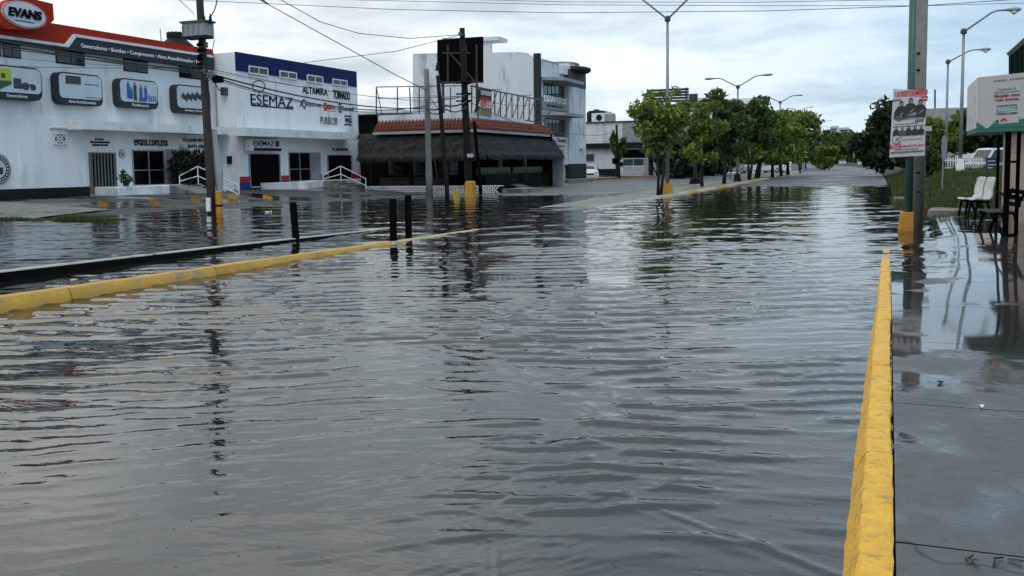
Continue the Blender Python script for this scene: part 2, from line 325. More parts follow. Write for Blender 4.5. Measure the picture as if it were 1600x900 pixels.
def wetmat(name, dry, wet, wetness, rlo=.03, rhi=.45, scale=.7, dirt=None, crack=0.0, ypud=False):
    m = bpy.data.materials.new(name); m.use_nodes = True; t = m.node_tree; n = t.nodes; l = t.links; p = n['Principled BSDF']
    tcn = n.new('ShaderNodeTexCoord'); a = n.new('ShaderNodeTexNoise'); a.inputs['Scale'].default_value = scale; a.inputs['Detail'].default_value = 8; a.inputs['Roughness'].default_value = .55; l.new(tcn.outputs['Object'], a.inputs[0])
    mr = n.new('ShaderNodeMapRange'); mr.interpolation_type = 'SMOOTHSTEP'; mr.inputs[1].default_value = wetness - .06; mr.inputs[2].default_value = wetness + .06; av = a.outputs[0]
    if ypud:     # water stands towards the low, flooded end of the pavement
        sx = n.new('ShaderNodeSeparateXYZ'); l.new(tcn.outputs['Object'], sx.inputs[0]); ry = n.new('ShaderNodeMapRange'); ry.inputs[1].default_value = 4.5; ry.inputs[2].default_value = 9.0; ry.inputs[3].default_value = .10; ry.inputs[4].default_value = -.09; l.new(sx.outputs[1], ry.inputs[0])
        ad0 = n.new('ShaderNodeMath'); ad0.operation = 'ADD'; l.new(av, ad0.inputs[0]); l.new(ry.outputs[0], ad0.inputs[1]); av = ad0.outputs[0]
    l.new(av, mr.inputs[0])   # 0 wet, 1 dry
    b = n.new('ShaderNodeTexNoise'); b.inputs['Scale'].default_value = 9; b.inputs['Detail'].default_value = 9; b.inputs['Roughness'].default_value = .7; l.new(tcn.outputs['Object'], b.inputs[0])
    def mixc(f, c0, c1):
        x = n.new('ShaderNodeMix'); x.data_type = 'RGBA'
        for i, v in ((0, f), (6, c0), (7, c1)):
            if isinstance(v, tuple): x.inputs[i].default_value = (*v, 1)
            else: l.new(v, x.inputs[i])
        return x.outputs[2]
    c = mixc(mr.outputs[0], mixc(b.outputs[0], tuple(q * .7 for q in wet), tuple(q * 1.3 for q in wet)), mixc(b.outputs[0], tuple(q * .45 for q in dry), tuple(q * 1.55 for q in dry)))
    if dirt:
        d = n.new('ShaderNodeTexNoise'); d.inputs['Scale'].default_value = 2.3; d.inputs['Detail'].default_value = 10; d.inputs['Roughness'].default_value = .75; l.new(tcn.outputs['Object'], d.inputs[0])
        dr = n.new('ShaderNodeMapRange'); dr.inputs[1].default_value = .56; dr.inputs[2].default_value = .66; l.new(d.outputs[0], dr.inputs[0]); c = mixc(dr.outputs[0], c, dirt)
    if crack:
        v = n.new('ShaderNodeTexVoronoi'); v.feature = 'DISTANCE_TO_EDGE'; v.inputs['Scale'].default_value = crack; wn = n.new('ShaderNodeTexNoise'); wn.inputs['Scale'].default_value = 2; wn.inputs['Detail'].default_value = 5
        l.new(tcn.outputs['Object'], wn.inputs[0]); ad = n.new('ShaderNodeVectorMath'); ad.operation = 'ADD'; l.new(tcn.outputs['Object'], ad.inputs[0]); l.new(wn.outputs[1], ad.inputs[1]); l.new(ad.outputs[0], v.inputs[0])
        vr = n.new('ShaderNodeMapRange'); vr.inputs[1].default_value = 0; vr.inputs[2].default_value = .012; l.new(v.outputs[0], vr.inputs[0]); c = mixc(vr.outputs[0], tuple(q * .35 for q in wet), c)
    l.new(c, p.inputs['Base Color']); rr = n.new('ShaderNodeMapRange'); rr.inputs[3].default_value = rlo; rr.inputs[4].default_value = rhi; l.new(mr.outputs[0], rr.inputs[0]); l.new(rr.outputs[0], p.inputs['Roughness'])
    bp = n.new('ShaderNodeBump'); bp.inputs['Distance'].default_value = .008; bn = n.new('ShaderNodeMath'); bn.operation = 'MULTIPLY'; b2 = n.new('ShaderNodeTexNoise'); b2.inputs['Scale'].default_value = 60; b2.inputs['Detail'].default_value = 3; l.new(tcn.outputs['Object'], b2.inputs[0])
    l.new(b2.outputs[0], bn.inputs[0]); l.new(mr.outputs[0], bn.inputs[1]); l.new(bn.outputs[0], bp.inputs['Height']); bp.inputs['Strength'].default_value = .7; l.new(bp.outputs[0], p.inputs['Normal'])
    return m
ASPH = wetmat('wet_asphalt', (.13, .13, .128), (.07, .07, .072), .47, .34, .75, .35)
APRON = wetmat('wet_parking_concrete', (.045, .042, .038), (.02, .019, .018), .49, .12, .55, .30, dirt=(.03, .028, .024), crack=.25)
WALKM = wetmat('wet_pavement_concrete', (.082, .076, .070), (.040, .038, .036), .53, .04, .50, 1.0, dirt=(.13, .128, .125), crack=.42, ypud=True)
SLABM = wetmat('damp_light_concrete', (.21, .195, .165), (.07, .065, .055), .42, .2, .7, .5, dirt=(.06, .055, .05))
MEDM = wetmat('damp_median_concrete', (.20, .19, .15), (.09, .085, .07), .47, .25, .7, .5, dirt=(.06, .055, .045))
SOIL = mat('muddy_ground', (.05, .045, .035), .8, .3, .5, .3, 6)
TURF = mat('grassy_bank', (.028, .040, .010), .9, .5, .9, .5, 8, dirt=(.035, .028, .014), dirt_amt=.8, dirt_scale=.5)

def spaced(a, b, s0, g=1.03):
    o = [a]; s = s0
    while o[-1] < b: o.append(o[-1] + s); s *= g
    return np.array(o)
gx = np.array([-1500, -800, -400, -200, -120, -80, -50, -36, -24, -12, -4, 0, 4, 10, 20, 40, 80, 200, 500, 1500.]); gy = np.array([-60, -20, 0, 20, 40, 60, 80, 100, 120, 150, 200, 300, 420, 700, 1200, 2500.])
grid('ground', gx, gy, lambda x, y: np.interp(y, [60, 120, 150, 400, 2500], [-.32, -.1, .0, .2, 1.2]), SOIL, kind='structure')
ys = spaced(-4, 460, .5, 1.02)
grid('road', np.linspace(-10.1, -.02, 16), ys, zroad, ASPH, xoff=cur, kind='structure')
grid('service_road', np.linspace(-24.1, -12.3, 16), ys, zserv, ASPH, xoff=cur, kind='structure')
grid('parking_apron', np.concatenate([[-110, -80, -60, -50], np.linspace(-44, -23.9, 26)]), spaced(24.4, 460, .4, 1.04), zleft, APRON, xoff=cur, kind='structure')
grid('grass_bank', np.concatenate([np.linspace(-.05, 8, 26), [10, 14, 20, 30, 50, 90]]), spaced(28.6, 460, .4, 1.03), zbank, TURF, xoff=cur, kind='structure')
grid('median_floor', np.linspace(-12.5, -9.9, 4), spaced(-2, 34, .5), lambda x, y: zroad(x, y) - .01, SOIL, kind='structure')
mst = grid('median', np.linspace(-12.45, -10.25, 8), spaced(33.8, 160, .5, 1.03), zmed, MEDM, xoff=lambda y: cur(y), kind='structure')

# right-hand pavement: slab by slab
wk = grid('pavement', np.linspace(.05, 9, 14), np.linspace(-2, 29.2, 40), lambda x, y: zwalk(x, y) - .03, BLACKP, kind='structure')
cuts = [-2, 1.55, 3.98, 6.4, 8.8, 11.2, 13.6, 16, 18.4, 20.8, 23.2, 25.6, 29.2]
for i in range(len(cuts) - 1):
    for a, b in ((.052, 2.62), (2.63, 5.2), (5.21, 9)):
        s = grid('paving_slab', np.linspace(a, b, 9), np.linspace(cuts[i] + .006, cuts[i + 1] - .006, 9), zwalk, WALKM); s.parent = wk

# ------------------------------------------------------------------ kerbs
def kerb(name, prof, ys_, zt, m, n=5, xo=lambda y: 0.0, seed=1, gap=.012, mats=None):
    root = bpy.data.objects.new(name, None); C.objects.link(root); root['kind'] = 'structure'; r = random.Random(seed)
    for i in range(len(ys_) - 1):
        a, b = ys_[i] + gap, ys_[i + 1] - gap; mb = MB(); k = len(prof); jx, jz = r.uniform(-.006, .006), r.uniform(-.004, .004)
        for j in range(n + 1):
            y = a + (b - a) * j / n; o = float(xo(y))
            for (px_, pz_) in prof: mb.v.append((px_ + o + jx + r.uniform(-.004, .004), y, zt(y) + pz_ + jz + (r.uniform(-.0035, .0035) if pz_ > -.1 else 0)))
        for j in range(n):
            for q in range(k - 1): mb.f.append((j * k + q, j * k + q + 1, (j + 1) * k + q + 1, (j + 1) * k + q))
        mb.f.append(tuple(range(k))); mb.f.append(tuple(n * k + q for q in range(k - 1, -1, -1)))
        mm = mats(i, a) if mats else m; o = mb.build('kerb_segment', mm, root); o.data.shade_smooth()
        es = o.modifiers.new('e', 'EDGE_SPLIT'); es.split_angle = math.radians(50)
    return root
zk = lambda y: float(np.interp(y, [0, 5, 18, 22, 30], [.155, .155, .016, .004, -.012]))
kerb('right_kerb', [(-.20, -.34), (-.148, -.15), (-.095, -.03), (-.085, -.006), (-.07, 0), (.028, .0), (.040, -.006), (.046, -.2)], [.4, 2.8, 5.2, 7.6, 10.0, 12.4, 14.8, 17.2, 19.6, 21.8], zk, KYEL, 20, seed=3)
KPEEL = mat('flooded_pale_kerb', (.5, .40, .2), .5, .2, 6, .4, 40, dirt=(.15, .14, .1), dirt_amt=.8, dirt_scale=4)
zn = lambda y: float(np.interp(y, [4, 8, 14, 19, 24], [.20, .185, .12, .06, .012]))
kerb('left_kerb', [(-10.02, -.4), (-10.0, -.01), (-9.985, 0), (-9.86, 0), (-9.835, -.012), (-9.79, -.14), (-9.77, -.4)], [.7, 3.6, 6.5, 9.4, 12.3, 15.2, 18.1, 21.0, 23.9], zn, KYEL2, 8, seed=4, mats=lambda i, y: KYEL2 if y < 17.9 else KPEEL)
zb_ = lambda y: float(np.interp(y, [4, 10, 16, 20, 24], [.18, .16, .10, .045, -.01]))
def black_kerb():
    root = bpy.data.objects.new('median_back_kerb', None); C.objects.link(root); root['kind'] = 'structure'
    for a, b in ((1.5, 7.6), (7.62, 13.85), (13.98, 18.2), (18.22, 22.4)):
        m1, m2 = MB(), MB(); n = 6
        for j in range(n):
            y0, y1 = a + (b - a) * j / n, a + (b - a) * (j + 1) / n; q = lambda y, x0, x1, d: [(x0, y, zb_(y) + d), (x1, y, zb_(y) + d)]
            A = q(y0, -12.62, -12.44, 0) ; B = q(y1, -12.62, -12.44, 0)
            m1.hexa([(-12.62, y0, -.4), (-12.44, y0, -.4), (-12.44, y1, -.4), (-12.62, y1, -.4)], [A[0], A[1], B[1], B[0]])
            m2.hexa([(-12.62, y0, A[0][2] + .003), (-12.435, y0, A[0][2] + .003), (-12.435, y1, B[0][2] + .003), (-12.62, y1, B[0][2] + .003)], [(-12.61, y0, A[0][2] + .022), (-12.445, y0, A[0][2] + .022), (-12.445, y1, B[0][2] + .022), (-12.61, y1, B[0][2] + .022)])
        s = m1.build('kerb_segment', KBLK, root); m2.build('kerb_capping', KWHT, root)
black_kerb()
zf_ = lambda y: float(zmed(0, y)) + .012
fys = list(np.arange(34.0, 60, 3)) + list(np.arange(61, 160, 5))
fm = lambda i, y: KWHT if y < 50 else (KPEEL if i % 3 else KYEL2)
kerb('far_median_kerb', [(-10.30, -.4), (-10.29, -.004), (-10.15, -.004), (-10.10, -.05), (-10.08, -.4)], fys, zf_, KWHT, 3, xo=cur, seed=6, mats=fm)
kerb('far_median_back_kerb', [(-12.55, -.4), (-12.53, -.05), (-12.51, -.004), (-12.38, -.004), (-12.37, -.4)], fys, zf_, KWHT, 3, xo=cur, seed=7, mats=fm)
tip = MB(); n = 14                                      # rounded nose of the far median
pts = [(-11.32 + 1.22 * math.cos(PI + PI * k / n), 34.0 + 1.6 * math.sin(PI + PI * k / n), .022) for k in range(n + 1)]
tip.prism([(x, y, -.3) for x, y, z in pts], (0, 0, .325)); tp = tip.build('median_nose', MEDM); tp['kind'] = 'structure'
# left service road kerb line in front of the restaurant and far premises
kerb('shopfront_kerb', [(-24.55, -.4), (-24.5, 0), (-24.3, 0), (-24.27, -.4)], list(np.arange(62, 130, 4)), lambda y: float(zleft(-24.6, y)) + .12, KWHT, 2, xo=cur, seed=8, mats=lambda i, y: KYEL2 if 4 < i < 12 else SLABM)
kerb('bank_kerb', [(-.12, -.4), (-.10, 0), (.03, 0), (.05, -.4)], list(np.arange(44, 130, 4)), lambda y: float(zroad(0, y)) + .03, KBLK, 2, xo=cur, seed=9)

# ------------------------------------------------------------------ flood water: one real rippled surface
def ripple(x, y):
    r = np.random.default_rng(21); d0 = math.atan2(.93, -.365); h = np.zeros_like(x)
    wx = x + .25 * fbm(x, y, .5, 11); wy = y + .25 * fbm(x, y, .45, 12); R = np.hypot(x, y)
    # gentle wind chop travelling along the street; crests roughly across it, fanning left near the camera
    e1 = .15 + 1.25 * sm(.45 + .9 * fbm(x, y, .7, 13)); e2 = .08 + 1.5 * sm(.40 + 1.0 * fbm(x, y, 1.6, 14))
    calm = np.interp(R, [0, 3.6, 5.5, 9, 14, 22, 40, 110], [.26, .34, .60, .72, .52, .28, .19, .15])
    calm = calm * (1 - .82 * sm((-x - .2 * y - .3) / 1.3) * (1 - sm((y - 4.9) / 1.5)))           # slack corner at the left
    calm = calm * np.interp(x, [-1.6, -.2, .05, .4], [1, .62, .4, .25])                             # shelter beside the right kerb
    for i in range(46):
        lam = r.choice([.17, .22, .28, .35, .43, .54]) * r.uniform(.86, 1.16); th = d0 + r.normal(0, .25) + (.14 if i % 3 == 0 else 0)
        k = 2 * PI / lam; a = .0036 * (lam / .5) ** .75 * r.uniform(.5, 1.3)
        p = k * (wx * math.cos(th) + wy * math.sin(th)) + r.uniform(0, 6.3); h += a * (np.cos(p) + .35 * np.cos(2 * p) + .15 * np.cos(3 * p)) * (e1 if i % 2 else e2) * (np.interp(R, [3, 5, 9], [.35, .5, 1.0]) if lam > .36 else 1.0) * np.interp(R, [0, lam * 40, lam * 75], [1, 1, .0 if lam < .3 else .35])
    A_h = .0085; h = A_h * (np.exp(np.clip(1.15 * h / A_h, -4, 1.5)) - 1) / 1.15
    h *= calm
    for i in range(16):                                                                              # fine capillary ripples of the shallow corner
        th = d0 + .75 + r.normal(0, .25); k = 2 * PI / r.uniform(.05, .11); h += .00024 * np.sin(k * (x * math.cos(th) + y * math.sin(th)) + r.uniform(0, 6.3)) * sm((-x - .3) / 1.2) * (1 - sm((R - 5) / 3)) * sm(.3 + fbm(x, y, 1.6, 31))
    # wakes: long bowed ridges where two currents meet
    for (pts, amp, wd) in (([(-1.75, 5.9), (-1.62, 5.2), (-1.15, 4.55), (-.6, 4.15), (.0, 3.9)], .0040, .030), ([(-2.5, 8.6), (-2.05, 7.3), (-1.7, 6.2), (-1.2, 5.6), (-.5, 5.3)], .0038, .035), ([(-1.9, 4.1), (-1.6, 3.75), (-1.45, 3.45)], .0022, .014),
                           ([(-6.4, 8.6), (-4.6, 8.2), (-3.2, 7.6), (-2.2, 6.6), (-1.7, 5.9)], .0045, .05), ([(-5.2, 6.6), (-4.0, 6.5), (-3.0, 6.3), (-2.2, 6.4)], .003, .03), ([(-3.0, 4.6), (-2.4, 4.9), (-1.9, 5.4)], .0016, .02)):
        P = np.array(pts); D = np.full(x.shape, 9.0); T = np.zeros_like(x)
        xx = x + .05 * fbm(x, y, 4, 17); yy = y + .05 * fbm(x, y, 4, 18)
        for a, b in zip(P[:-1], P[1:]):
            ab = b - a; t = np.clip(((xx - a[0]) * ab[0] + (yy - a[1]) * ab[1]) / (ab @ ab), 0, 1); d = np.hypot(xx - a[0] - t * ab[0], yy - a[1] - t * ab[1]); sgn = np.sign((xx - a[0]) * ab[1] - (yy - a[1]) * ab[0]); m_ = d < D; D = np.where(m_, d, D); T = np.where(m_, sgn, T)
        dd = D * T; amp = amp * 1.7; h += amp * np.exp(-(dd / wd) ** 2) * (.35 + .65 * sm(.5 + fbm(x, y, 2.2, 19))) + .35 * amp * np.exp(-((dd - 3.2 * wd) / (1.3 * wd)) ** 2)
    return h
rr = [.4]
while rr[-1] < 115: rr.append(rr[-1] + max(.013, rr[-1] * .0052))
rr = np.array(rr); dirc = math.atan2(.93, -.365); an = np.concatenate([np.arange(-180, -40, 3.5), np.arange(-40, 40, .12), np.arange(40, 180.1, 3.5)]); an = np.radians(an) + dirc
R_, A_ = np.meshgrid(rr, an, indexing='ij'); wx_ = R_ * np.cos(A_); wy_ = R_ * np.sin(A_); hz = ripple(wx_, wy_)
V = np.stack([wx_, wy_, hz], -1).reshape(-1, 3); nx_ = len(an); i_ = (np.arange(len(rr) - 1)[:, None] * nx_ + np.arange(nx_ - 1)[None, :]).ravel()
def watermat():
    m = bpy.data.materials.new('flood_water'); m.use_nodes = True; t = m.node_tree; n = t.nodes; l = t.links; n.remove(n['Principled BSDF'])
    tcn = n.new('ShaderNodeTexCoord'); mp = n.new('ShaderNodeMapping'); mp.inputs['Rotation'].default_value = (0, 0, -math.radians(21)); mp.inputs['Scale'].default_value = (.45, 1, 1); l.new(tcn.outputs['Object'], mp.inputs[0])
    a = n.new('ShaderNodeTexNoise'); a.inputs['Scale'].default_value = 5.5; a.inputs['Detail'].default_value = 3; a.inputs['Roughness'].default_value = .5; l.new(mp.outputs[0], a.inputs[0])
    bp = n.new('ShaderNodeBump'); bp.inputs['Strength'].default_value = .7; bp.inputs['Distance'].default_value = .0052
    a2 = n.new('ShaderNodeTexNoise'); a2.inputs['Scale'].default_value = 15; a2.inputs['Detail'].default_value = 2; l.new(mp.outputs[0], a2.inputs[0])
    a3 = n.new('ShaderNodeTexNoise'); a3.inputs['Scale'].default_value = .35; a3.inputs['Detail'].default_value = 4; l.new(tcn.outputs['Object'], a3.inputs[0])
    k3 = n.new('ShaderNodeMapRange'); k3.inputs[1].default_value = .4; k3.inputs[2].default_value = .62; k3.inputs[4].default_value = .6; l.new(a3.outputs[0], k3.inputs[0])
    k4 = n.new('ShaderNodeMath'); k4.operation = 'MULTIPLY_ADD'; l.new(a2.outputs[0], k4.inputs[0]); l.new(k3.outputs[0], k4.inputs[1]); l.new(a.outputs[0], k4.inputs[2]); l.new(k4.outputs[0], bp.inputs['Height'])
    g = n.new('ShaderNodeBsdfGlossy'); g.inputs['Roughness'].default_value = .02; g.inputs['Color'].default_value = (1, .985, .965, 1)
    d = n.new('ShaderNodeBsdfDiffuse'); c = n.new('ShaderNodeTexNoise'); c.inputs['Scale'].default_value = .45; c.inputs['Detail'].default_value = 6; l.new(tcn.outputs['Object'], c.inputs[0])
    r = n.new('ShaderNodeValToRGB'); l.new(c.outputs[0], r.inputs[0]); r.color_ramp.elements[0].position = .35; r.color_ramp.elements[0].color = (.008, .008, .007, 1); r.color_ramp.elements[1].position = .65; r.color_ramp.elements[1].color = (.024, .022, .018, 1); l.new(r.outputs[0], d.inputs[0])
    tr = n.new('ShaderNodeBsdfTransparent'); tr.inputs[0].default_value = (.5, .44, .34, 1)
    m1 = n.new('ShaderNodeMixShader'); m1.inputs[0].default_value = .8; l.new(tr.outputs[0], m1.inputs[1]); l.new(d.outputs[0], m1.inputs[2])
    f = n.new('ShaderNodeFresnel'); f.inputs[0].default_value = 1.56; l.new(bp.outputs[0], f.inputs['Normal']); l.new(bp.outputs[0], g.inputs['Normal'])
    m2 = n.new('ShaderNodeMixShader'); l.new(f.outputs[0], m2.inputs[0]); l.new(m1.outputs[0], m2.inputs[1]); l.new(g.outputs[0], m2.inputs[2]); l.new(m2.outputs[0], n['Material Output'].inputs[0]); return m
npmesh('water', V, np.stack([i_, i_ + nx_, i_ + nx_ + 1, i_ + 1], -1), watermat(), smooth=True, kind='structure')

# ------------------------------------------------------------------ buildings on the left
def opening(parent, xl, yt, yb, xr, X, nx=2, ny=2, frame=ALU, pane=GLASS, fw=.07, name='window', depth=.05, rail=None):
    """framed opening with its panes, standing proud of wall plane X"""
    y0, y1, z0, z1 = rectX(xl, yt, yb, xr, X); mb = MB()
    for a, b in ((y0, y0 + fw), (y1 - fw, y1)): mb.box(X, X + depth, a, b, z0, z1)
    for a, b in ((z0, z0 + fw), (z1 - fw, z1)): mb.box(X + .001, X + depth + .002, y0 + fw, y1 - fw, a, b)
    ysn = [y0 + fw / 2 + (y1 - y0 - fw) * i / nx for i in range(nx + 1)]; rl = rail or [i / ny for i in range(ny + 1)]; zsn = [z0 + fw / 2 + (z1 - z0 - fw) * t for t in rl]
    for a in ysn[1:-1]: mb.box(X + .002, X + depth + .004, a - fw / 3, a + fw / 3, z0 + fw, z1 - fw)
    for a in zsn[1:-1]: mb.box(X + .003, X + depth + .003, y0 + fw, y1 - fw, a - fw / 3, a + fw / 3)
    wn = mb.build(name, frame, parent)
    for i in range(nx):
        for j in range(len(zsn) - 1):
            p = MB().box(X - .01, X + .012, ysn[i] + .01, ysn[i + 1] - .01, zsn[j] + .01, zsn[j + 1] - .01).build('pane', pane, wn)
    return wn

# --- pump showroom with the red fascia
XE = -36.6; XS = -35.0
ev = thing('white_showroom', 'white two-storey showroom with red and slate fascia reading evans.com.mx over its door', 'building', (XE - 5, 35, .4))
ztop = K(75, 33, X=XE)[2] - .25
MB().box(XE - 22, XE, 14, 46.28, -.3, ztop).build('wall', WHITE, ev)
y0, _, zt_, _ = 0, 0, K(0, 252 + 14, X=XE)[2], 0
MB().box(XE - .01, XE + .12, 14, K(138, 300, X=XE)[1], -.2, K(0, 296, X=XE)[2]).build('black_skirting', BLACKP, ev)
MB().box(XE - .01, XE + .031, K(278, 300, X=XE)[1], 46.27, -.2, K(257, 287, X=XE)[2]).build('black_skirting', BLACKP, ev)
# fascia
F = XE + .35
zr0 = K(160, 66, X=F)[2]; zr1 = K(160, 48.5, X=F)[2]
mb = MB(); yend = K(333, 82, X=F)[1]; yl = 14; ya = K(105, 71, X=F)[1]; yb_ = K(117, 55, X=F)[1]
zA = K(60, 64, X=F)[2]; zB = K(200, 69, X=F)[2]; zt1 = K(200, 58, X=F)[2]; ztp = K(200, 55.5, X=F)[2]
MB().box(XE - .02, F, yl, yend, zA, ztp).build('red_fascia', RED, ev)
zlow = K(200, 91, X=F)[2]; zl0 = K(40, 73, X=F)[2]
zWb = K(60, 68, X=F)[2]; zWt = K(60, 61, X=F)[2]; zUp = K(200, 70.5, X=F)[2]; zUt = K(200, 66.5, X=F)[2]
MB().prism([(F + .002, yl, zlow), (F + .002, yend, zlow), (F + .002, yend, zUp), (F + .002, yb_, zUp), (F + .002, ya, zWb), (F + .002, yl, zWb)], (.06, 0, 0)).build('slate_fascia', FGREY, ev)
MB().box(XE - .01, F - .02, yl, yend, zlow, zA + .02).build('fascia_soffit', FGREY, ev)
MB().prism([(F + .003, yl, zWb), (F + .003, ya, zWb), (F + .003, yb_, zUp), (F + .003, yend, zUp), (F + .003, yend, zUt), (F + .003, yb_ - .12, zUt), (F + .003, ya - .18, zWb + (zUt - zUp)), (F + .003, yl, zWb + (zUt - zUp))], (.09, 0, 0)).build('fascia_stripe', WHITE2, ev)
ftextX('Generadores • Bombas • Compresores • Aires Acondicionados • Refrig', 126, 67.5, 76, 318, F + .065, TXTW, ev, bold=.012)
# oval name sign
yc0, yc1, zc0, zc1 = rectX(0, 2, 44, 71, F + .5)
sg = []
pts = [(0, 46), (-6, 44), (-9, 38), (-10, 20), (-6, 8), (3, 1), (16, -3), (30, -3), (71, 7), (73, 32), (62, 43), (50, 47), (30, 48)]
sgn = fpolyX(pts, F + .12, .45).build('name_sign', RED, ev)
cy, cz = K(38, 23, X=F + .58)[1:]; ry = (K(70, 23, X=F + .58)[1] - K(5, 23, X=F + .58)[1]) / 2; rz = (K(38, 4, X=F + .58)[2] - K(38, 42.5, X=F + .58)[2]) / 2
ellX(cy, cz, ry * 1.06, rz * 1.06, F + .575, .02, rot=-.02).build('oval_ring', WHITE2, sgn)
ellX(cy, cz, ry * 1.02, rz * 1.01, F + .596, .01, rot=-.02).build('oval_ring', RED, sgn)
ellX(cy, cz, ry * .98, rz * .96, F + .607, .02, rot=-.02).build('oval_panel', OVALM, sgn)
text('EVANS', (F + .63, cy - ry * .80, cz - rz * .30), (0, 1, 0), (0, 0, 1), ry * 1.58, rz * .74, TXTB, sgn, depth=.06, bold=.12, shear=.12, split=True)
MB().box(F + .628, F + .64, cy - ry * .5, cy + ry * .45, cz - rz * .60, cz - rz * .53).build('underline', TXTB, sgn)
# clerestory windows under the fascia
for a, b, c, d in ((-30, 60, 75, 0), (3, 66.5, 75, 31), (86, 77, 89, 131), (192, 91, 103, 230), (279, 104, 115.5, 322)):
    y0, y1, z0, z1 = rectX(a, b, c, d, XE); z1 = zlow; z0 = z1 - .62
    if y1 < 15: continue
    wn = MB().box(XE, XE + .03, y0, y1, z0, z1).build('window', BLACKP, ev)
    for t0, t1 in ((.03, .48), (.52, .97)): MB().box(XE + .028, XE + .045, y0 + (y1 - y0) * t0, y0 + (y1 - y0) * t1, z0 + .06, z1 - .06).build('pane', GLASS, wn)
# picture sign boxes
def signbox(xl, yt, yb, xr, cap, label, art):
    y0, y1, z0, z1 = rectX(xl, yt, yb, xr, XE + .5); t = thing('illuminated_sign_box', label, 'sign', (XE, (y0 + y1) / 2, z0), 'picture sign boxes in a row on the white showroom wall')
    r = min(.34, (z1 - z0) * .28)
    rboxX(y0, y1, z0, z1, XE + .02, .46, r).build('casing', FGREY, t)
    rboxX(y0 + .06, y1 - .06, z0 + .30, z1 - .07, XE + .482, .012, r * .7).build('picture_panel', PLASTP, t)
    L = len(cap) * .045 * 2.2; Lw = min((y1 - y0) * .62, L); ym = (y0 + y1) / 2
    text(cap, (XE + .483, ym - Lw / 2 + .05, z0 + .09), (0, 1, 0), (0, 0, 1), Lw, .14, TXTW, t, depth=.01, bold=.01)
    art(t, XE + .497, y0 + .15, y1 - .15, z0 + .36, z1 - .12)
PLASTP = mat('pale_picture_panel', (.50, .56, .60), .35, .06, 1.5); PGREEN = mat('machine_lime_print', (.40, .46, .02), .5, .1, 4); PDG = mat('machine_green_print', (.02, .08, .05), .5, .2, 4); PDK = mat('machine_dark_print', (.03, .04, .045), .5, .3, 4); PBL = mat('bottle_blue_print', (.02, .10, .33), .4, .15, 4)
def art_gen(t, X, a, b, c, d):
    W_ = b - a; H_ = d - c
    MB().box(X, X + .006, a - .1, a + W_ * .42, c + H_ * .42, c + H_ * .98).build('printed_machine', PGREEN, t)
    MB().box(X + .007, X + .012, a + W_ * .22, a + W_ * .30, c + H_ * .55, c + H_ * .75).build('printed_machine', PDK, t)
    MB().prism([(X, a - .1, c + H_ * .28), (X, a + W_ * .18, c + H_ * .02), (X, a + W_ * .42, c + H_ * .3), (X, a + W_ * .42, c + H_ * .43), (X, a - .1, c + H_ * .43)], (.008, 0, 0)).build('printed_machine', PDG, t)
    mb = MB(); mb.box(X, X + .006, a + W_ * .46, a + W_ * .62, c + H_ * .12, c + H_ * .58); ellX(a + W_ * .7, c + H_ * .25, .22, .17, X + .002, .006, mb, 14); ellX(a + W_ * .86, c + H_ * .22, .16, .14, X + .003, .006, mb, 14); mb.box(X + .004, X + .009, a + W_ * .6, a + W_ * .9, c + H_ * .3, c + H_ * .36); mb.build('printed_machine', PDK, t)
def art_ac(t, X, a, b, c, d):
    W_ = b - a; H_ = d - c; MB().box(X, X + .008, a + W_ * .12, a + W_ * .50, c + H_ * .60, c + H_ * .97).build('printed_machine', PDK, t)
    mb = MB(); mb.box(X, X + .004, a + W_ * .6, a + W_ * .95, c + H_ * .62, c + H_ * .66); mb.box(X, X + .004, a + W_ * .62, a + W_ * .98, c + .02, c + .05); mb.build('printed_line', PDK, t)
def art_pur(t, X, a, b, c, d):
    W_ = b - a; H_ = d - c
    for u0, hh, m in ((.14, .98, PBL), (.22, .7, PBL), (.33, .95, PDK), (.50, .85, PBL), (.64, .85, PBL)):
        mb = MB(); mb.box(X, X + .006, a + W_ * u0, a + W_ * (u0 + .09), c + H_ * (.1 if m is PBL else .02), c + H_ * (hh - .15)); mb.box(X + .001, X + .006, a + W_ * (u0 + .025), a + W_ * (u0 + .06), c + H_ * (hh - .16), c + H_ * hh); mb.build('printed_machine', m, t)
    mb = MB(); mb.box(X + .007, X + .010, a + W_ * .48, a + W_ * .7, c, c + H_ * .2)
    for k in range(4): mb.box(X, X + .006, a + W_ * (.76 + .065 * k), a + W_ * (.80 + .065 * k), c + .02, c + H_ * (.35 - .05 * (k % 2)))
    mb.build('printed_machine', PBL, t)
def art_pump(t, X, a, b, c, d):
    W_ = b - a; H_ = d - c; mb = MB(); r = random.Random(5)
    for k in range(6):
        u0 = .08 + .15 * k; z = c + H_ * r.uniform(.25, .6); mb.prism([(X + .001 * k, a + W_ * u0, z), (X + .001 * k, a + W_ * (u0 + .2), z - H_ * .22), (X + .001 * k, a + W_ * (u0 + .22), z + .02), (X + .001 * k, a + W_ * (u0 + .06), z + H_ * .24)], (.006, 0, 0))
        ellX(a + W_ * (u0 + .05), z + .05, .11, .11, X + .008 + .001 * k, .004, mb, 10)
    mb.build('printed_machine', PDK, t)
signbox(-22, 98, 152, 64, 'Generadores', 'rounded picture sign with a lime green machine, leftmost of the four on the showroom', art_gen)
signbox(90, 111, 162, 159, 'Aires Acondicionados', 'rounded picture sign of a small air conditioner on plain pale blue, second of four', art_ac)
signbox(186, 121, 167, 246, 'Purificación', 'rounded picture sign showing blue water filters and bottles', art_pur)
signbox(275, 131, 176, 328, 'Bombeo y Motores', 'rounded picture sign with dark pumps, half hidden by the transformer pole', art_pump)
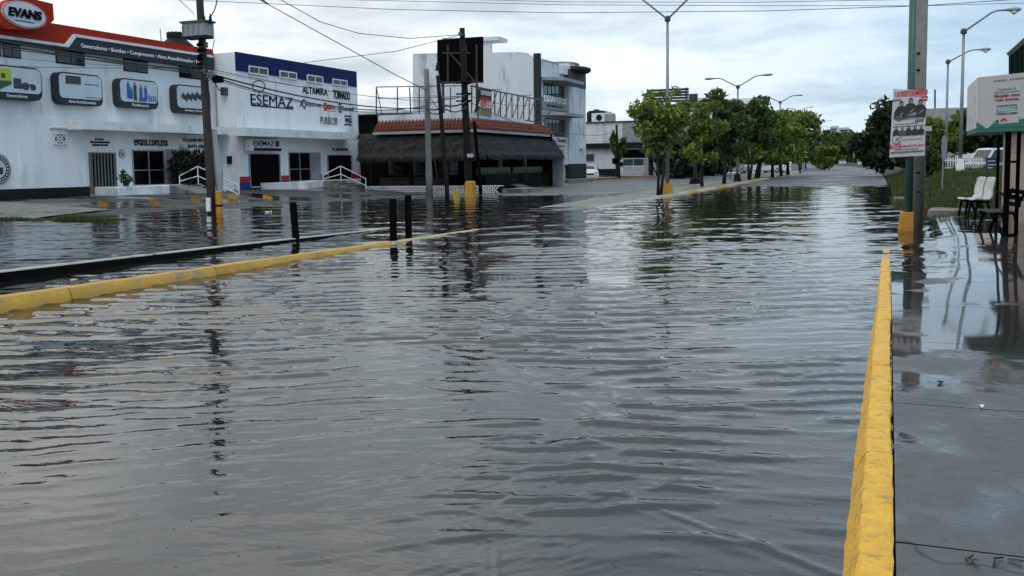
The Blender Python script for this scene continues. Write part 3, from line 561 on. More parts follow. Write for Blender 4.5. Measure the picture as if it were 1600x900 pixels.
# wall details
WP = XE + .001
zc_ = K(25, 182, X=XE)[2]; MB().box(XE - .01, XE + .09, K(26, 182, X=XE)[1], K(128, 182, X=XE)[1], -.2, zc_).build('wall_panel', WHITE, ev)
cb = thing('entrance_canopy', 'long white concrete canopy over the showroom gate and door', 'canopy', (XE, 40, 3.4))
y0, y1, z0, z1 = rectX(127, 188, 202, 318, XE + 1.1); y1 = 46.2
mb = MB()
n = 9
for k in range(n):
    a, b = y0 + (y1 - y0) * k / n, y0 + (y1 - y0) * (k + 1) / n; mb = MB().box(XE, XE + 1.1 + (.12 if k in (0, 1, 4, 5) else 0), a, b - .004, z0 + .004 * (k % 3), z1 - .003 * (k % 2)); mb.build('canopy_section', WHITE2, cb)
wv = thing('breeze_block_vent', 'square white vent with a diamond lattice in the left wall', 'vent', K(82, 227, X=XE + .09))
y0, y1, z0, z1 = rectX(82, 208, 226, 102, XE + .09); mb = MB(); yc, zc = (y0 + y1) / 2, (z0 + z1) / 2; X = XE + .10
MB().box(X - .02, X, y0, y1, z0, z1).build('recess', BLACKP, wv)
for a, b, c, d in ((y0, y1, z0, z0 + .05), (y0, y1, z1 - .05, z1), (y0, y0 + .05, z0 + .05, z1 - .05), (y1 - .05, y1, z0 + .05, z1 - .05)): mb.box(X, X + .07, a, b, c, d)
h_ = (y1 - y0) / 2
for s_ in (1.0, .5):
    q = [(X + .03, yc - h_ * s_, zc), (X + .03, yc, zc - h_ * s_), (X + .03, yc + h_ * s_, zc), (X + .03, yc, zc + h_ * s_)]
    for i in range(4): mb.bar(q[i], q[(i + 1) % 4], .045)
mb.bar((X + .03, y0, z0), (X + .03, y1, z1), .04); mb.bar((X + .032, y0, z1), (X + .032, y1, z0), .04); mb.build('lattice', WHITE2, wv)
fbox(77, 198.5, 200.5, 117, XE + .09, .12).build('drip_ledge', WHITE2, ev)
ftextX('SUCURSAL', 148, 216, 219, 162, XE, TXTB, ev); ftextX('BLVD. LUIS DONALDO COLOSIO', 141, 220.5, 223.5, 171, XE, TXTB, ev, bold=.02); ftextX('MURRIETA NO. 1500 C.P. 82110', 144, 225, 228, 168, XE, TXTB, ev, bold=.02)
ftextX('evans.com.mx', 209, 217.5, 227.5, 262, XE, TXTB, ev, bold=.03)
ftextX('TELS.(669) 983-48 12', 284, 216, 222.5, 328, XE, TXTB, ev, bold=.03); ftextX('(669) 686 24', 293, 225.5, 232.5, 328, XE, TXTB, ev, bold=.03)
gt = thing('steel_gate', 'pale vertical-bar steel gate closing the narrow doorway under the address lettering', 'gate', K(140, 303, X=XE))
y0, y1, z0, z1 = rectX(138, 238, 303, 179, XE); mb = MB(); MB().box(XE, XE + .02, y0, y1, z0, z1).build('doorway', DARKIN, gt)
for a, b, c, d in ((y0, y0 + .06, z0, z1), (y1 - .06, y1, z0, z1), (y0 + .06, y1 - .06, z0, z0 + .06), (y0 + .06, y1 - .06, z1 - .06, z1)): mb.box(XE + .025, XE + .08, a, b, c, d)
GATEM = mat('pale_gate_bars', (.15, .155, .145), .5, .1, 6); mb.build('gate_frame', GATEM, gt)
for k in range(8):
    a = y0 + .12 + (y1 - y0 - .24) * k / 7; mb = MB().box(XE + .03, XE + .07, a - .035, a + .035, z0 + .06, z1 - .06); mb.build('gate_bar', GATEM, gt)
def medallion(px, py, rpx, X, label):
    y, z = K(px, py, X=X)[1:]; r = (K(px, py - rpx, X=X)[2] - z); ry_ = r
    t = thing('round_emblem', label, 'emblem', (X, y, z - r)); ellX(y, z, ry_, r, X + .002, .03, n=28).build('disc', TXTB, t); ellX(y, z, ry_ * .93, r * .93, X + .033, .006, n=28).build('ring', WHITE2, t); ellX(y, z, ry_ * .88, r * .88, X + .040, .005, n=28).build('ring', FGREY, t); ellX(y, z, ry_ * .6, r * .6, X + .046, .005, n=24).build('centre', PLASTP, t)
    mb = MB()
    for k in range(22): a = 2 * PI * k / 22; mb.box(X + .046, X + .05, y + math.cos(a) * r * .74 - .03, y + math.cos(a) * r * .74 + .03, z + math.sin(a) * r * .74 - .035, z + math.sin(a) * r * .74 + .035)
    mb.build('rim_marks', WHITE2, t)
    mb = MB(); mb.box(X + .052, X + .056, y - r * .4, y - r * .05, z - r * .3, z + r * .3); mb.box(X + .052, X + .056, y + r * .1, y + r * .35, z - r * .35, z + r * .1); mb.build('motif', FGREY, t)
medallion(-4, 264, 24, XE + .09, 'large round dark blue company seal at the far left of the wall')
medallion(190.5, 240.5, 7, XE, 'small round emblem between the steel gate and the shop door')
medallion(284, 232, 6, XE, 'small round grey plaque above the dark clipped hedge')
opening(ev, 205, 233.5, 291, 255.5, XE, 2, 2, pane=SHGLASS, name='shop_door', rail=[0, .43, 1])
fbox(258, 233, 287, 277, XE, .05).build('wall_recess', GREYW, ev)
# raised entrance platform, ramp and rails
def platform(px0, pxm, px1, yt, yb, X, name, label, z_g):
    pass
pf = thing('entrance_platform', 'white rounded entrance platform and ramp in front of the showroom door', 'platform', (XE + 1, 40, .3))
y0, y1, z0, z1 = rectX(186, 292, 312, 291, XE + 1.6)
mb = MB().box(XE, XE + 1.55, y0, y1 - 1.2, -.1, z1); mb.build('landing', WHITE2, pf, bevel=.06)
mb = MB(); pts = [(XE + .8 + 1.15 * math.cos(a), y0 + (y1 - y0) * .45 + 1.1 * math.sin(a), -.1) for a in np.linspace(-PI / 2, PI / 2, 12)]; MB().prism(pts, (0, 0, z1 - .02 + .1)).build('rounded_front', WHITE2, pf, smooth=False)
MB().box(XE, XE + 1.5, y1 - 1.19, 45.9, -.1, z1 + .02).build('landing', WHITE2, pf)
mb = MB().hexa([(XE + 1.51, y1 - 1.2, -.1), (XE + 3.6, y1 - .6, -.1), (XE + 3.6, y1 + 1.0, -.1), (XE + 1.51, y1 + .6, -.1)], [(XE + 1.51, y1 - 1.2, z1), (XE + 3.6, y1 - .6, .25), (XE + 3.6, y1 + 1.0, .25), (XE + 1.51, y1 + .6, z1)]); mb.build('ramp', SLABM, pf)
def railing(pts, label, g_, h=1.0, Xp=None):
    t = thing('handrail', label, 'handrail', pts[0], g_); mb = MB(); 
    for p in pts: MB().tube([p, (p[0], p[1], p[2] + h)], .03, 6).build('post', RAILW, t)
    for f_ in (1.0, .5):
        for a, b in zip(pts[:-1], pts[1:]): MB().tube([(a[0], a[1], a[2] + h * f_), (b[0], b[1], b[2] + h * f_)], .027, 6).build('rail', RAILW, t)
    return t
GR = 'white tube handrails beside the entrance ramps'
A = K(281, 291, X=XE + 1.5); B = K(311, 291, X=XE + 1.9); Cc = K(375, 317, X=XE + 4.5)
def rl(p0, p1, X0, X1, X2, pm, label):   # foot, crest, foot (px of posts: x, ybottom, ytop)
    P = []
    for (x, yb, yt), X in ((p0, X0), (pm, X1), (p1, X2)): a = K(x, yb, X=X); b = K(x, yt, X=X); P.append((a, b))
    t = thing('handrail', label, 'handrail', P[0][0], GR)
    for a, b in P: MB().tube([a, (a[0], a[1], b[2])], .032, 6).build('post', RAILW, t)
    for f_ in (1.0, .48):
        for (a, b), (c, d) in zip(P[:-1], P[1:]):
            MB().tube([(a[0], a[1], a[2] + (b[2] - a[2]) * f_), (c[0], c[1], c[2] + (d[2] - c[2]) * f_)], .028, 6).build('rail', RAILW, t)
rl((281, 291, 275), (374, 317, 289), XE + 1.5, XE + 1.9, XE + 4.5, (310, 289, 260), 'white tube handrail along the ramp left of the transformer pole')
# clipped hedge + small plant
def leafcloud(name, spec, m, parent, n, ls, seed, droop=.3, aspect=1.0, **tags):
    r = np.random.default_rng(seed); P = []
    wts = np.array([(a[3] * a[4] * a[5]) ** .75 for a in spec]); wts = wts / wts.sum(); cnt = r.multinomial(n, wts)
    for (cx, cy, cz, rx, ry, rz), c in zip(spec, cnt):
        d = r.normal(size=(c, 3)); d /= np.linalg.norm(d, axis=1)[:, None]; q = r.uniform(.35, 1, (c, 1)) ** .5
        q = q * (1 + .22 * np.sin(d[:, :1] * 5 + seed) * np.cos(d[:, 1:2] * 6 + cx) + .12 * np.sin(d[:, 2:3] * 11 + cy)); P.append(np.array([cx, cy, cz]) + d * q * np.array([rx, ry, rz]))
    P = np.concatenate(P); c = len(P); a = r.normal(size=(c, 3)); a[:, 2] -= droop; a /= np.linalg.norm(a, axis=1)[:, None]; b = np.cross(a, r.normal(size=(c, 3))); b /= np.linalg.norm(b, axis=1)[:, None]
    s = ls * r.uniform(.55, 1.35, (c, 1)); nn = np.cross(a, b)
    V = np.stack([P - a * s * aspect, P + b * s * .42 + nn * s * .12, P + a * s * aspect, P - b * s * .42 + nn * s * .12], 1).reshape(-1, 3)
    return npmesh(name, V, np.arange(4 * c).reshape(-1, 4), m, parent, **tags)
hd = K(297, 288, X=XE + 1.2)
h_ = thing('clipped_hedge', 'dark dense clipped shrub against the showroom wall behind the pole', 'shrub', (XE + 1.1, hd[1], .6))
ya, yb2 = K(278, 260, X=XE + 1.1)[1], K(320, 260, X=XE + 1.1)[1]; zt2 = K(297, 236, X=XE + 1.1)[2]
leafcloud('foliage', [(XE + 1.1, ya + (yb2 - ya) * t, .9 + dz, .7, .75, .8) for t in (.15, .5, .85) for dz in (0, .9, zt2 - 1.7)], LEAFH, h_, 5000, .13, 3)
MB().tube([(XE + 1.1, (ya + yb2) / 2, .3), (XE + 1.1, (ya + yb2) / 2, 2)], .08, 6).build('stem', BARK, h_)
pp = K(197, 291, X=XE + 1.4); h_ = thing('potted_plant', 'small leafy plant on the platform left of the shop door', 'plant', pp)
MB().lathe(pp, [(.13, 0), (.17, .25), (.15, .25)], 12).build('pot', FGREY, h_); leafcloud('foliage', [(pp[0], pp[1], pp[2] + .35, .28, .5, .2), (pp[0], pp[1] - .1, pp[2] + .6, .15, .15, .3)], LEAFB, h_, 130, .13, 4)
# low black ledge, roof extractor, antenna
MB().box(XE + .8, XE + 1.1, 20, K(215, 312, X=XE + 1)[1], -.1, K(100, 312, X=XE + 1)[2]).build('low_ledge', BLACKP, ev)
rv = K(276, 62, X=XE - 3); t = thing('roof_ventilator', 'dark round ventilator on the showroom roof beside the pole', 'ventilator', (rv[0], rv[1], ztop)); MB().lathe((rv[0], rv[1], ztop - .1), [(.95, 0), (.95, .75), (.5, 1.15), (.52, 1.2), (.52, 1.45), (.42, 1.5)], 18).build('hood', BLACKP, t)
mb = MB()
for k in range(14): a = 2 * PI * k / 14; mb.box(rv[0] + .53 * math.cos(a) - .03, rv[0] + .53 * math.cos(a) + .03, rv[1] + .53 * math.sin(a) - .03, rv[1] + .53 * math.sin(a) + .03, ztop + 1.05, ztop + 1.4)
mb.build('vanes', BLACKP, t)
an_ = K(253, 62, X=XE - 3); an2 = K(250, 45, X=XE - 3); rebase(tag(MB().tube([(an_[0], an_[1], ztop - .1), (an2[0], an2[1], an2[2])], .025, 5).build('roof_aerial', STEELD), 'thin roof aerial left of the dark ventilator', 'aerial'), (an_[0], an_[1], ztop))

# --- blue-banded showroom
sz = thing('blue_band_showroom', 'white showroom with navy blue roof band, pump brand lettering and red and blue base', 'building', (XS - 5, 53, .4))
yS0 = 46.3; ySt = K(560, 200, X=XS)[1]; zS = K(367, 81.5, X=XS)[2]
MB().box(XS - 22, XS, yS0, ySt, -.3, zS).build('wall', WHITE, sz)
zb0 = K(367, 110, X=XS)[2]
MB().box(XS - .01, XS + .05, yS0 + .02, K(556, 113, X=XS)[1], zb0, zS + .03).build('blue_band', BLUE, sz)
for a, b, c, d in ((388, 102, 115, 418), (436, 109.5, 121.5, 463), (479, 116, 128, 504), (519, 122.5, 132.5, 542)):
    opening(sz, a, b, c, d, XS + .05, 2, 1, fw=.08, frame=WHITE2)
ftextX('ESEMAZ', 391, 146, 163, 457, XS, BLUE2, sz, bold=.0, split=True); fbox(392, 163.5, 165.5, 458, XS, .02).build('underline', BLUE2, sz)
ftextX('ALTAMIRA', 472, 134, 145, 511, XS, TXTB, sz, bold=.03, split=True); ftextX('TORNADO', 520, 140, 154, 546, XS, TXTB, sz, bold=.08, split=True)
y0, y1, z0, z1 = rectX(467, 154, 170, 477, XS); text('A', (XS + .004, y0, z0 + .1), (0, 1, 0), (0, 0, 1), (y1 - y0) * .62, (z1 - z0) * .7, TXTB, sz, shear=.2); text('Q', (XS + .006, y0 + (y1 - y0) * .45, z0), (0, 1, 0), (0, 0, 1), (y1 - y0) * .6, (z1 - z0), BLUE2, sz)
ftextX('AQUA PAK', 477.5, 160.5, 166, 502, XS, mat('steel_blue_lettering', (.05, .14, .25), .6), sz, bold=.02)
y, z = K(508, 166.5, X=XS)[1:]
mb = MB()
for k in range(6): a = k * PI / 3; ellX(y + .17 * math.cos(a), z + .2 * math.sin(a), .09, .11, XS + .004, .02, mb, 8)
mb.build('gear_logo', TXTR, sz); ftextX('ESPA', 511, 163, 170.5, 523, XS, TXTR, sz, bold=.05); fbox(511, 172.5, 173.3, 525, XS, .01).build('underline', TXTR, sz)
y, z = K(531, 169, X=XS)[1:]; ellX(y, z, .25, .36, XS + .002, .015, n=16).build('globe_logo', STEELD, sz)
for q in (-.15, 0, .15): MB().box(XS + .018, XS + .022, y - .22, y + .22, z + q - .02, z + q + .02).build('logo_bar', WHITE2, sz)
ftextX('Enerwell', 534.5, 165.5, 172.5, 552, XS, mat('slate_lettering', (.06, .08, .1), .6), sz, bold=.015)
ftextX('PURIKOR', 500, 182, 194, 527, XS, mat('grey_lettering', (.10, .11, .12), .6), sz)
fbox(538, 180, 182, 549, XS, .02).build('logo_bar', BLUE2, sz); fbox(538, 193.3, 195.3, 549, XS, .02).build('logo_bar', BLUE2, sz); ftextX('WEG', 538.3, 184, 191.5, 548.8, XS, BLUE2, sz, bold=.07)
cb = thing('shop_canopy', 'white concrete canopy across the front of the blue-banded showroom', 'canopy', (XS, 53, 3.4))
y0, y1, z0, z1 = rectX(382, 199, 212, 561, XS + 1.1); n = 5
for k in range(n):
    a, b = y0 + (y1 - y0) * k / n, y0 + (y1 - y0) * (k + 1) / n; MB().box(XS, XS + 1.1, a, b - .006, z0 + .003 * (k % 2), z1 + .004 * (k % 3)).build('canopy_section', WHITE2, cb)
t = thing('shop_sign', 'boxed white and blue shop sign hanging under the canopy above the open dark doorway', 'sign', K(389, 236, X=XS + .4)); y0, y1, z0, z1 = rectX(389, 217, 236, 439, XS + .4)
MB().box(XS + .1, XS + .42, y0, y1, z0, z1).build('casing', WHITE2, t); MB().box(XS + .421, XS + .43, y0 + (y1 - y0) * .12, y1 - .02, z0 + .02, z0 + (z1 - z0) * .27).build('blue_stripe', BLUE2, t)
text('ESEMAZ', (XS + .424, y0 + (y1 - y0) * .12, z0 + (z1 - z0) * .47), (0, 1, 0), (0, 0, 1), (y1 - y0) * .64, (z1 - z0) * .38, BLUE2, t, depth=.02, bold=.03)
text('VENTA Y SERVICIO DE BOMBAS', (XS + .424, y0 + (y1 - y0) * .12, z0 + (z1 - z0) * .33), (0, 1, 0), (0, 0, 1), (y1 - y0) * .6, (z1 - z0) * .07, BLUE2, t, depth=.01)
MB().box(XS + .422, XS + .44, y0 + (y1 - y0) * .80, y0 + (y1 - y0) * .92, z0 + (z1 - z0) * .4, z0 + (z1 - z0) * .9).build('emblem', STEELD, t)
# openings and dado
zR1 = K(377, 276, X=XS)[2]; zR0 = K(377, 285, X=XS)[2]
ops = [(388, 240.5, 293, 436), (450, 237.5, 285, 484), (511, 242.5, 283, 548)]
ro = MB(); y0, y1, z0, z1 = rectX(*ops[0], XS); MB().box(XS, XS + .03, y0, y1, z0, z1).build('dark_doorway', BLACK, sz)
mb = MB(); mb.box(XS + .03, XS + .1, y0, y1 - .01, z0 - .02, z0 + .06); mb.box(XS + .03, XS + .09, y1 - .09, y1, z0, z1); mb.box(XS + .03, XS + .09, y0, y0 + .05, z0, z1); mb.build('door_frame', ALU, sz)
opening(sz, *ops[1], XS, 2, 2, pane=SHGLASS, name='shop_door', rail=[0, .43, 1])
y2, y3, z2, z3 = rectX(*ops[2], XS); MB().box(XS, XS + .03, y2, y3, z2, z3).build('dark_window', BLACK, sz); MB().box(XS + .03, XS + .07, y2, y2 + .05, z2, z3).build('window_jamb', ALU, sz); MB().box(XS + .03, XS + .07, y3 - .05, y3, z2, z3).build('window_jamb', ALU, sz)
fbox(485, 238, 281, 500, XS, .04).build('wall_recess', GREYW, sz)
yd0, yd1 = rectX(*ops[1], XS)[:2]
for a, b in ((yS0, y0), (y1, yd0), (yd1, y2), (y3, ySt)):
    MB().box(XS - .01, XS + .02, a + .002, b, zR0, zR1).build('red_dado', REDP, sz); MB().box(XS - .01, XS + .025, a, b, -.3, zR0).build('blue_dado', DBLUE, sz)
MB().box(XS - .01, XS + .026, y0 + .001, y1 - .001, -.3, z0 - .02).build('blue_dado', DBLUE, sz)
ftextX('TEL. (669) 983 0145', 518.5, 231, 236.5, 543, XS, TXTB, sz, bold=.01)
mb = MB(); yy_ = yS0 - .03; a = K(356, 244, Y=yS0); b = K(363, 256, Y=yS0); MB().box(a[0], b[0], yS0 - .12, yS0, b[2], a[2]).build('meter_box', BLACKP, sz)
lt = K(353, 143, Y=yS0); MB().box(lt[0] - .15, lt[0] + .15, yS0 - .3, yS0, lt[2] - .22, lt[2] + .22).build('floodlight', STEELD, sz)
wl = K(382, 224, X=XS); MB().box(XS, XS + .3, wl[1] - .12, wl[1] + .12, wl[2] - .06, wl[2] + .06).build('wall_lamp', WHITE2, sz)
for px_, y0_, y1_ in ((336, 120, 298), (372, 112, 272)):
    if px_ < 367: a_, b_2 = K(px_, y0_, Y=yS0 - .06), K(px_ + 1, y1_, Y=yS0 - .06); MB().tube([a_, (a_[0], a_[1], b_2[2])], .045, 6).build('downpipe', GREYW, sz)
    else: a_, b_2 = K(px_, y0_, X=XS + .05), K(px_, y1_, X=XS + .05); MB().tube([a_, (a_[0], a_[1], b_2[2])], .03, 6).build('conduit', WHITE2, sz)
a_ = K(66, 175, X=XE + .12); MB().tube([(XE + .12, a_[1], a_[2]), (XE + .12, a_[1], a_[2] + .35), (XE + .12, a_[1] - .12, a_[2] + .45)], .035, 6).build('vent_pipe', WHITE2, ev)
pf = thing('shop_platform', 'white rounded platform with stepped ramp before the blue-banded showroom', 'platform', (XS + 1, 53, .3))
y0, y1, z0, z1 = rectX(442, 285.5, 300, 500, XS + 1.6); MB().box(XS, XS + 1.5, y0, y1, -.1, z1).build('landing', WHITE2, pf)
yc = y0 + (y1 - y0) * .6; pts = [(XS + .9 + .95 * math.cos(a), yc + .9 * math.sin(a), -.1) for a in np.linspace(-PI / 2, PI / 2, 12)]; MB().prism(pts, (0, 0, z1 + .08)).build('rounded_front', WHITE2, pf)
MB().box(XS, XS + 1.45, y1 + .003, ySt - .2, -.1, z1 + .05).build('landing', WHITE2, pf)
for k in range(5): zz = z1 - .02 - k * .12; MB().box(XS + 1.51 + k * .5, XS + 2.0 + k * .5, y1 + .6 + k * .15, y1 + 2.6 + k * .15, -.1, zz).build('step', SLABM, pf)
rl((505, 285, 274), (572, 300, 279), XS + 1.5, XS + 2.0, XS + 4.4, (533, 284, 259.5), 'white tube handrail on the steps at the right end of the blue-banded showroom')
rl((333, 300, 270), (374, 317, 289), XS + .9, XS + 1.4, XS + 2.2, (352, 308, 280), 'short white handrail just right of the transformer pole')

# --- back lot between the blue-banded showroom and the restaurant
bl = thing('back_building', 'low white building with a dark opening behind the utility wires, right of the blue-banded showroom', 'building', (-40, 66, 0))
a = K(558, 178, Y=64); b = K(592, 215, Y=64); MB().box(a[0] - 4, b[0] + 2, 64, 72, -.2, K(575, 178, Y=64)[2]).build('wall', GREYW, bl)
MB().box(a[0] - 4, b[0] + 2.2, 63.6, 72, K(575, 178, Y=63.6)[2], K(575, 173, Y=63.6)[2]).build('roof_slab', WHITE2, bl)
MB().box(a[0] - .5, b[0], 63.97, 64.02, K(575, 212, Y=64)[2], K(575, 180, Y=64)[2]).build('dark_opening', DARKIN, bl)
MB().box(a[0] - 1, b[0] + 1, 62.6, 64, K(575, 216, Y=62.6)[2], K(575, 213, Y=62.6)[2]).build('ledge', WHITE2, bl)

# --- thatched corner restaurant
RY, RX = 54.5, -23.9
re = thing('thatched_restaurant', 'dark corner restaurant with thatched skirt roofs under a terracotta tile edge', 'restaurant', (-28, 62, 0))
yB = K(853, 205, X=RX)[1]; xL = K(563, 250, Y=RY - 1.9)[0]
zT0 = K(740, 203, X=RX)[2]; zPar = K(660, 178, Y=RY + .8)[2]
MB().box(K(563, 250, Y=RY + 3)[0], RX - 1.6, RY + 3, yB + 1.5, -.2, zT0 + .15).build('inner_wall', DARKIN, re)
MB().box(xL, RX - .5, RY + .5, yB - .3, zT0 - .05, zT0 + .2).build('roof_slab', GREYW, re)
xP = K(590, 180, Y=RY + .8)[0]
MB().box(xP, RX - .9, RY + .85, RY + 1.1, zT0 + .2, zPar).build('parapet', WHITED, re); MB().box(RX - 1.15, RX - .9, RY + 1.1, yB - 2, zT0 + .2, zPar).build('parapet', WHITED, re)
MB().box(xP + 1, RX - 1.15, RY + 1.1, yB - 3, zT0 + .2, zPar - .25).build('flat_roof', GREYW, re)
# tile skirts: every barrel tile is geometry
def tiles(a, b, out, zlo, zhi, depth, name):
    a, b = Vector(a), Vector(b); d = (b - a); L = d.length; d.normalize(); o = Vector(out); nT = int(L / .24); mb = MB()
    for i in range(nT):
        c = a + d * (i + .5) * L / nT; r0 = .095
        for rrw in range(3):
            t0, t1 = rrw / 3, (rrw + 1) / 3 + .03; P0 = c + o * depth * (1 - t0); P1 = c + o * depth * (1 - t1); za, zb = zlo + (zhi - zlo) * t0 + .05, zlo + (zhi - zlo) * t1 + .0
            k = 5; base = len(mb.v)
            for (P, z, r_) in ((P0, za, r0 * 1.1), (P1, zb, r0 * .85)):
                for q in range(k + 1): an_ = PI * q / k; v = P + d * (r_ * math.cos(an_)) ; mb.v.append((v.x, v.y, z + r_ * math.sin(an_) + random.uniform(-.008, .008)))
            for q in range(k): mb.f.append((base + q, base + q + 1, base + k + 2 + q, base + k + 1 + q))
            mb.f.append(tuple(base + q for q in range(k + 1)))
    return mb.build(name, TILE, re, kind='stuff')
zt_hi = K(700, 187, Y=RY)[2]
xT = K(583, 198, Y=RY - .6)[0]
tiles((xT, RY, 0), (RX, RY, 0), (0, -1, 0), zT0 + .02, zt_hi, .62, 'roof_tiles'); tiles((RX, RY, 0), (RX, yB, 0), (1, 0, 0), zT0 + .02, zt_hi, .62, 'roof_tiles')
mb = MB(); mb.prism([(xT, RY + .4, zT0 + .05), (xT, RY - .62, zT0 - .02), (xT, RY + .4, zt_hi - .03)], (RX - xT, 0, 0)); mb.prism([(RX - .4, RY, zT0 + .05), (RX - .4, RY, zt_hi - .03), (RX + .62, RY, zT0 - .02)], (0, yB - RY, 0)); mb.build('tile_bed', mat('tile_bed_mortar', (.16, .04, .025), .9, .3, 4), re)
mb = MB(); mb.box(xT, RX + .66, RY - .68, RY - .6, zT0 - .16, zT0); mb.box(RX + .6, RX + .68, RY - .599, yB, zT0 - .16, zT0 + .001); mb.build('gutter_board', GREYW, re)
# thatch skirts: sloping bed plus thousands of straw blades
def thatch(a, b, a1, b1, z1, z0, seed, n):       # a-b top edge, a1-b1 eave edge
    a, b, a1, b1 = [Vector((*p, 0)) for p in (a, b, a1, b1)]; r = random.Random(seed); mb = MB(); K_ = 16
    prof = [(0, z1), (.25, z1 - (z1 - z0) * .16), (.6, z1 - (z1 - z0) * .50), (.88, z1 - (z1 - z0) * .86), (1, z0)]; m_ = len(prof)
    at_ = lambda s_, t: a.lerp(b, s_).lerp(a1.lerp(b1, s_), t); dn = (b1 - a1).normalized(); o = Vector((dn.y, -dn.x, 0))
    for i in range(K_ + 1):
        for t, z in prof: q = at_(i / K_, t); mb.v.append((q.x, q.y, z + r.uniform(-.03, .03)))
    for i in range(K_):
        for j in range(m_ - 1): mb.f.append((i * m_ + j, i * m_ + j + 1, (i + 1) * m_ + j + 1, (i + 1) * m_ + j))
    mb.build('thatch_bed', THATCH, re)
    V = []; F = []
    for i in range(n):
        t = r.random() ** .85; s_ = r.random(); L = r.uniform(.25, .6); lay = math.floor(t * 6) / 6
        if i % 3 == 0: t = r.uniform(.93, 1.01); L = r.uniform(.25, .62)
        zz = float(np.interp(t, [p[0] for p in prof], [p[1] for p in prof])) + .03; p = at_(s_, t)
        dx = dn * r.uniform(-.16, .16); w_ = dn * r.uniform(.02, .055); out_ = o * (.10 + r.uniform(.0, .22)) * (1.3 - .5 * t)
        q0 = p + Vector((0, 0, zz + .04)); q1 = p + dx + out_ + Vector((0, 0, zz - L * .72 + .05)); k = len(V)
        V += [tuple(q0 - w_), tuple(q0 + w_), tuple(q1 + w_ * .35), tuple(q1 - w_ * .35)]; F.append((k, k + 1, k + 2, k + 3))
    npmesh('thatch_straw', V, F, THATCHB, re, kind='stuff')
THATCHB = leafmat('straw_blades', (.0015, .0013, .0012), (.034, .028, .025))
zth = K(700, 247, Y=RY - 1.6)[2] + .15
e0 = (RX + 1.65, RY - 1.75); yE0, yE1 = K(859, 212, X=RX + .1)[1], K(879, 243, X=RX + 1.65)[1]
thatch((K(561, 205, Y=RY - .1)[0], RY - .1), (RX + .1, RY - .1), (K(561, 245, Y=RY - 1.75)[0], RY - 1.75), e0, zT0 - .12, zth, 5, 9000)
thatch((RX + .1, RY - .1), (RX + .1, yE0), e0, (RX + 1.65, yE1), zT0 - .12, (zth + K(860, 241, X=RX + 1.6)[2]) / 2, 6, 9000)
# floor, posts, shopfront pieces in the shade
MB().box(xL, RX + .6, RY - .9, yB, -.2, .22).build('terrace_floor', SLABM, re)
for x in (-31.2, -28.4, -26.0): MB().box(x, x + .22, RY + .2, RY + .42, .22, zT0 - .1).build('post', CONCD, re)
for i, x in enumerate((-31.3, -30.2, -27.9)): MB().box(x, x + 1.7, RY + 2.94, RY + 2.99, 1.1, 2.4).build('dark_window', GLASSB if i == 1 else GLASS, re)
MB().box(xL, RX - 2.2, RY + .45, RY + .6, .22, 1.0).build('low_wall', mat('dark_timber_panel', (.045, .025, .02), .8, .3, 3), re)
for a, b in ((746, 800), (802, 862)):
    y0, y1 = K(a, 265, X=RX)[1], K(b, 265, X=RX)[1]
    z1 = K(a, 266 if a < 800 else 262, X=RX)[2]; z0 = .2
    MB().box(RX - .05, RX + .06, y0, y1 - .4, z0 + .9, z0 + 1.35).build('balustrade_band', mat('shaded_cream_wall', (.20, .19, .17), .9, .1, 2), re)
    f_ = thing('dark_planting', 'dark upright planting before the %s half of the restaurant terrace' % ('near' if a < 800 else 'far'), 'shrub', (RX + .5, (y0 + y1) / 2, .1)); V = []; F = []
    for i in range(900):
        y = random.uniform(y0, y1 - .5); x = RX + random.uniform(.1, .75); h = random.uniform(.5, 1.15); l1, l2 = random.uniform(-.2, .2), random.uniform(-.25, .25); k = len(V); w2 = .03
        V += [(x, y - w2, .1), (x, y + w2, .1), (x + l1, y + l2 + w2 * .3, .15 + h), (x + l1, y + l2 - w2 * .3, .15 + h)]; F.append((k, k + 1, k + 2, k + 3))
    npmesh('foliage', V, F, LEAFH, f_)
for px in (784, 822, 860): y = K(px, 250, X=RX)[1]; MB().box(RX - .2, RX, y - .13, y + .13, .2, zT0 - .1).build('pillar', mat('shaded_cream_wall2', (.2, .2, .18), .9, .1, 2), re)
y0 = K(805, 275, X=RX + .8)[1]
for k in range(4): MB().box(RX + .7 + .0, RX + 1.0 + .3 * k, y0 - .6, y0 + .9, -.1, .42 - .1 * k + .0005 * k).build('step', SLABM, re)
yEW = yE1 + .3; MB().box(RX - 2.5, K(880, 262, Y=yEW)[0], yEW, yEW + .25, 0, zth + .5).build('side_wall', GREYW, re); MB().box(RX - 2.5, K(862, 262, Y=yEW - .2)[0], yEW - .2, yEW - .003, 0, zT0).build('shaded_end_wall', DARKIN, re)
# white lattice fence (concrete breeze screen) along the flooded edge
lf = thing('lattice_fence', 'low white diamond-lattice fence along the flooded edge of the restaurant', 'fence', (-27, RY - 1.2, 0))
xa, xb = K(573, 296, Y=RY - 1.2)[0], K(786, 296, Y=RY - 1.2)[0]; zl1 = K(650, 291, Y=RY - 1.2)[2]; zl0 = K(650, 304, Y=RY - 1.2)[2]
mb = MB(); mb.box(xa, xb, RY - 1.24, RY - 1.16, zl1 - .03, zl1 + .02); mb.box(xa, xb, RY - 1.24, RY - 1.16, zl0 - .05, zl0); mb.build('rail', WHITE2, lf)
mb = MB(); hh = zl1 - zl0; st = hh / 2.0; x = xa
while x < xb:
    for sgn_ in (1, -1):
        p, q = (x, RY - 1.2, zl0 if sgn_ > 0 else zl1), (x + hh * 1.1, RY - 1.2, zl1 if sgn_ > 0 else zl0)
        if q[0] < xb: mb.bar(p, q, .05, .065)
    x += .235
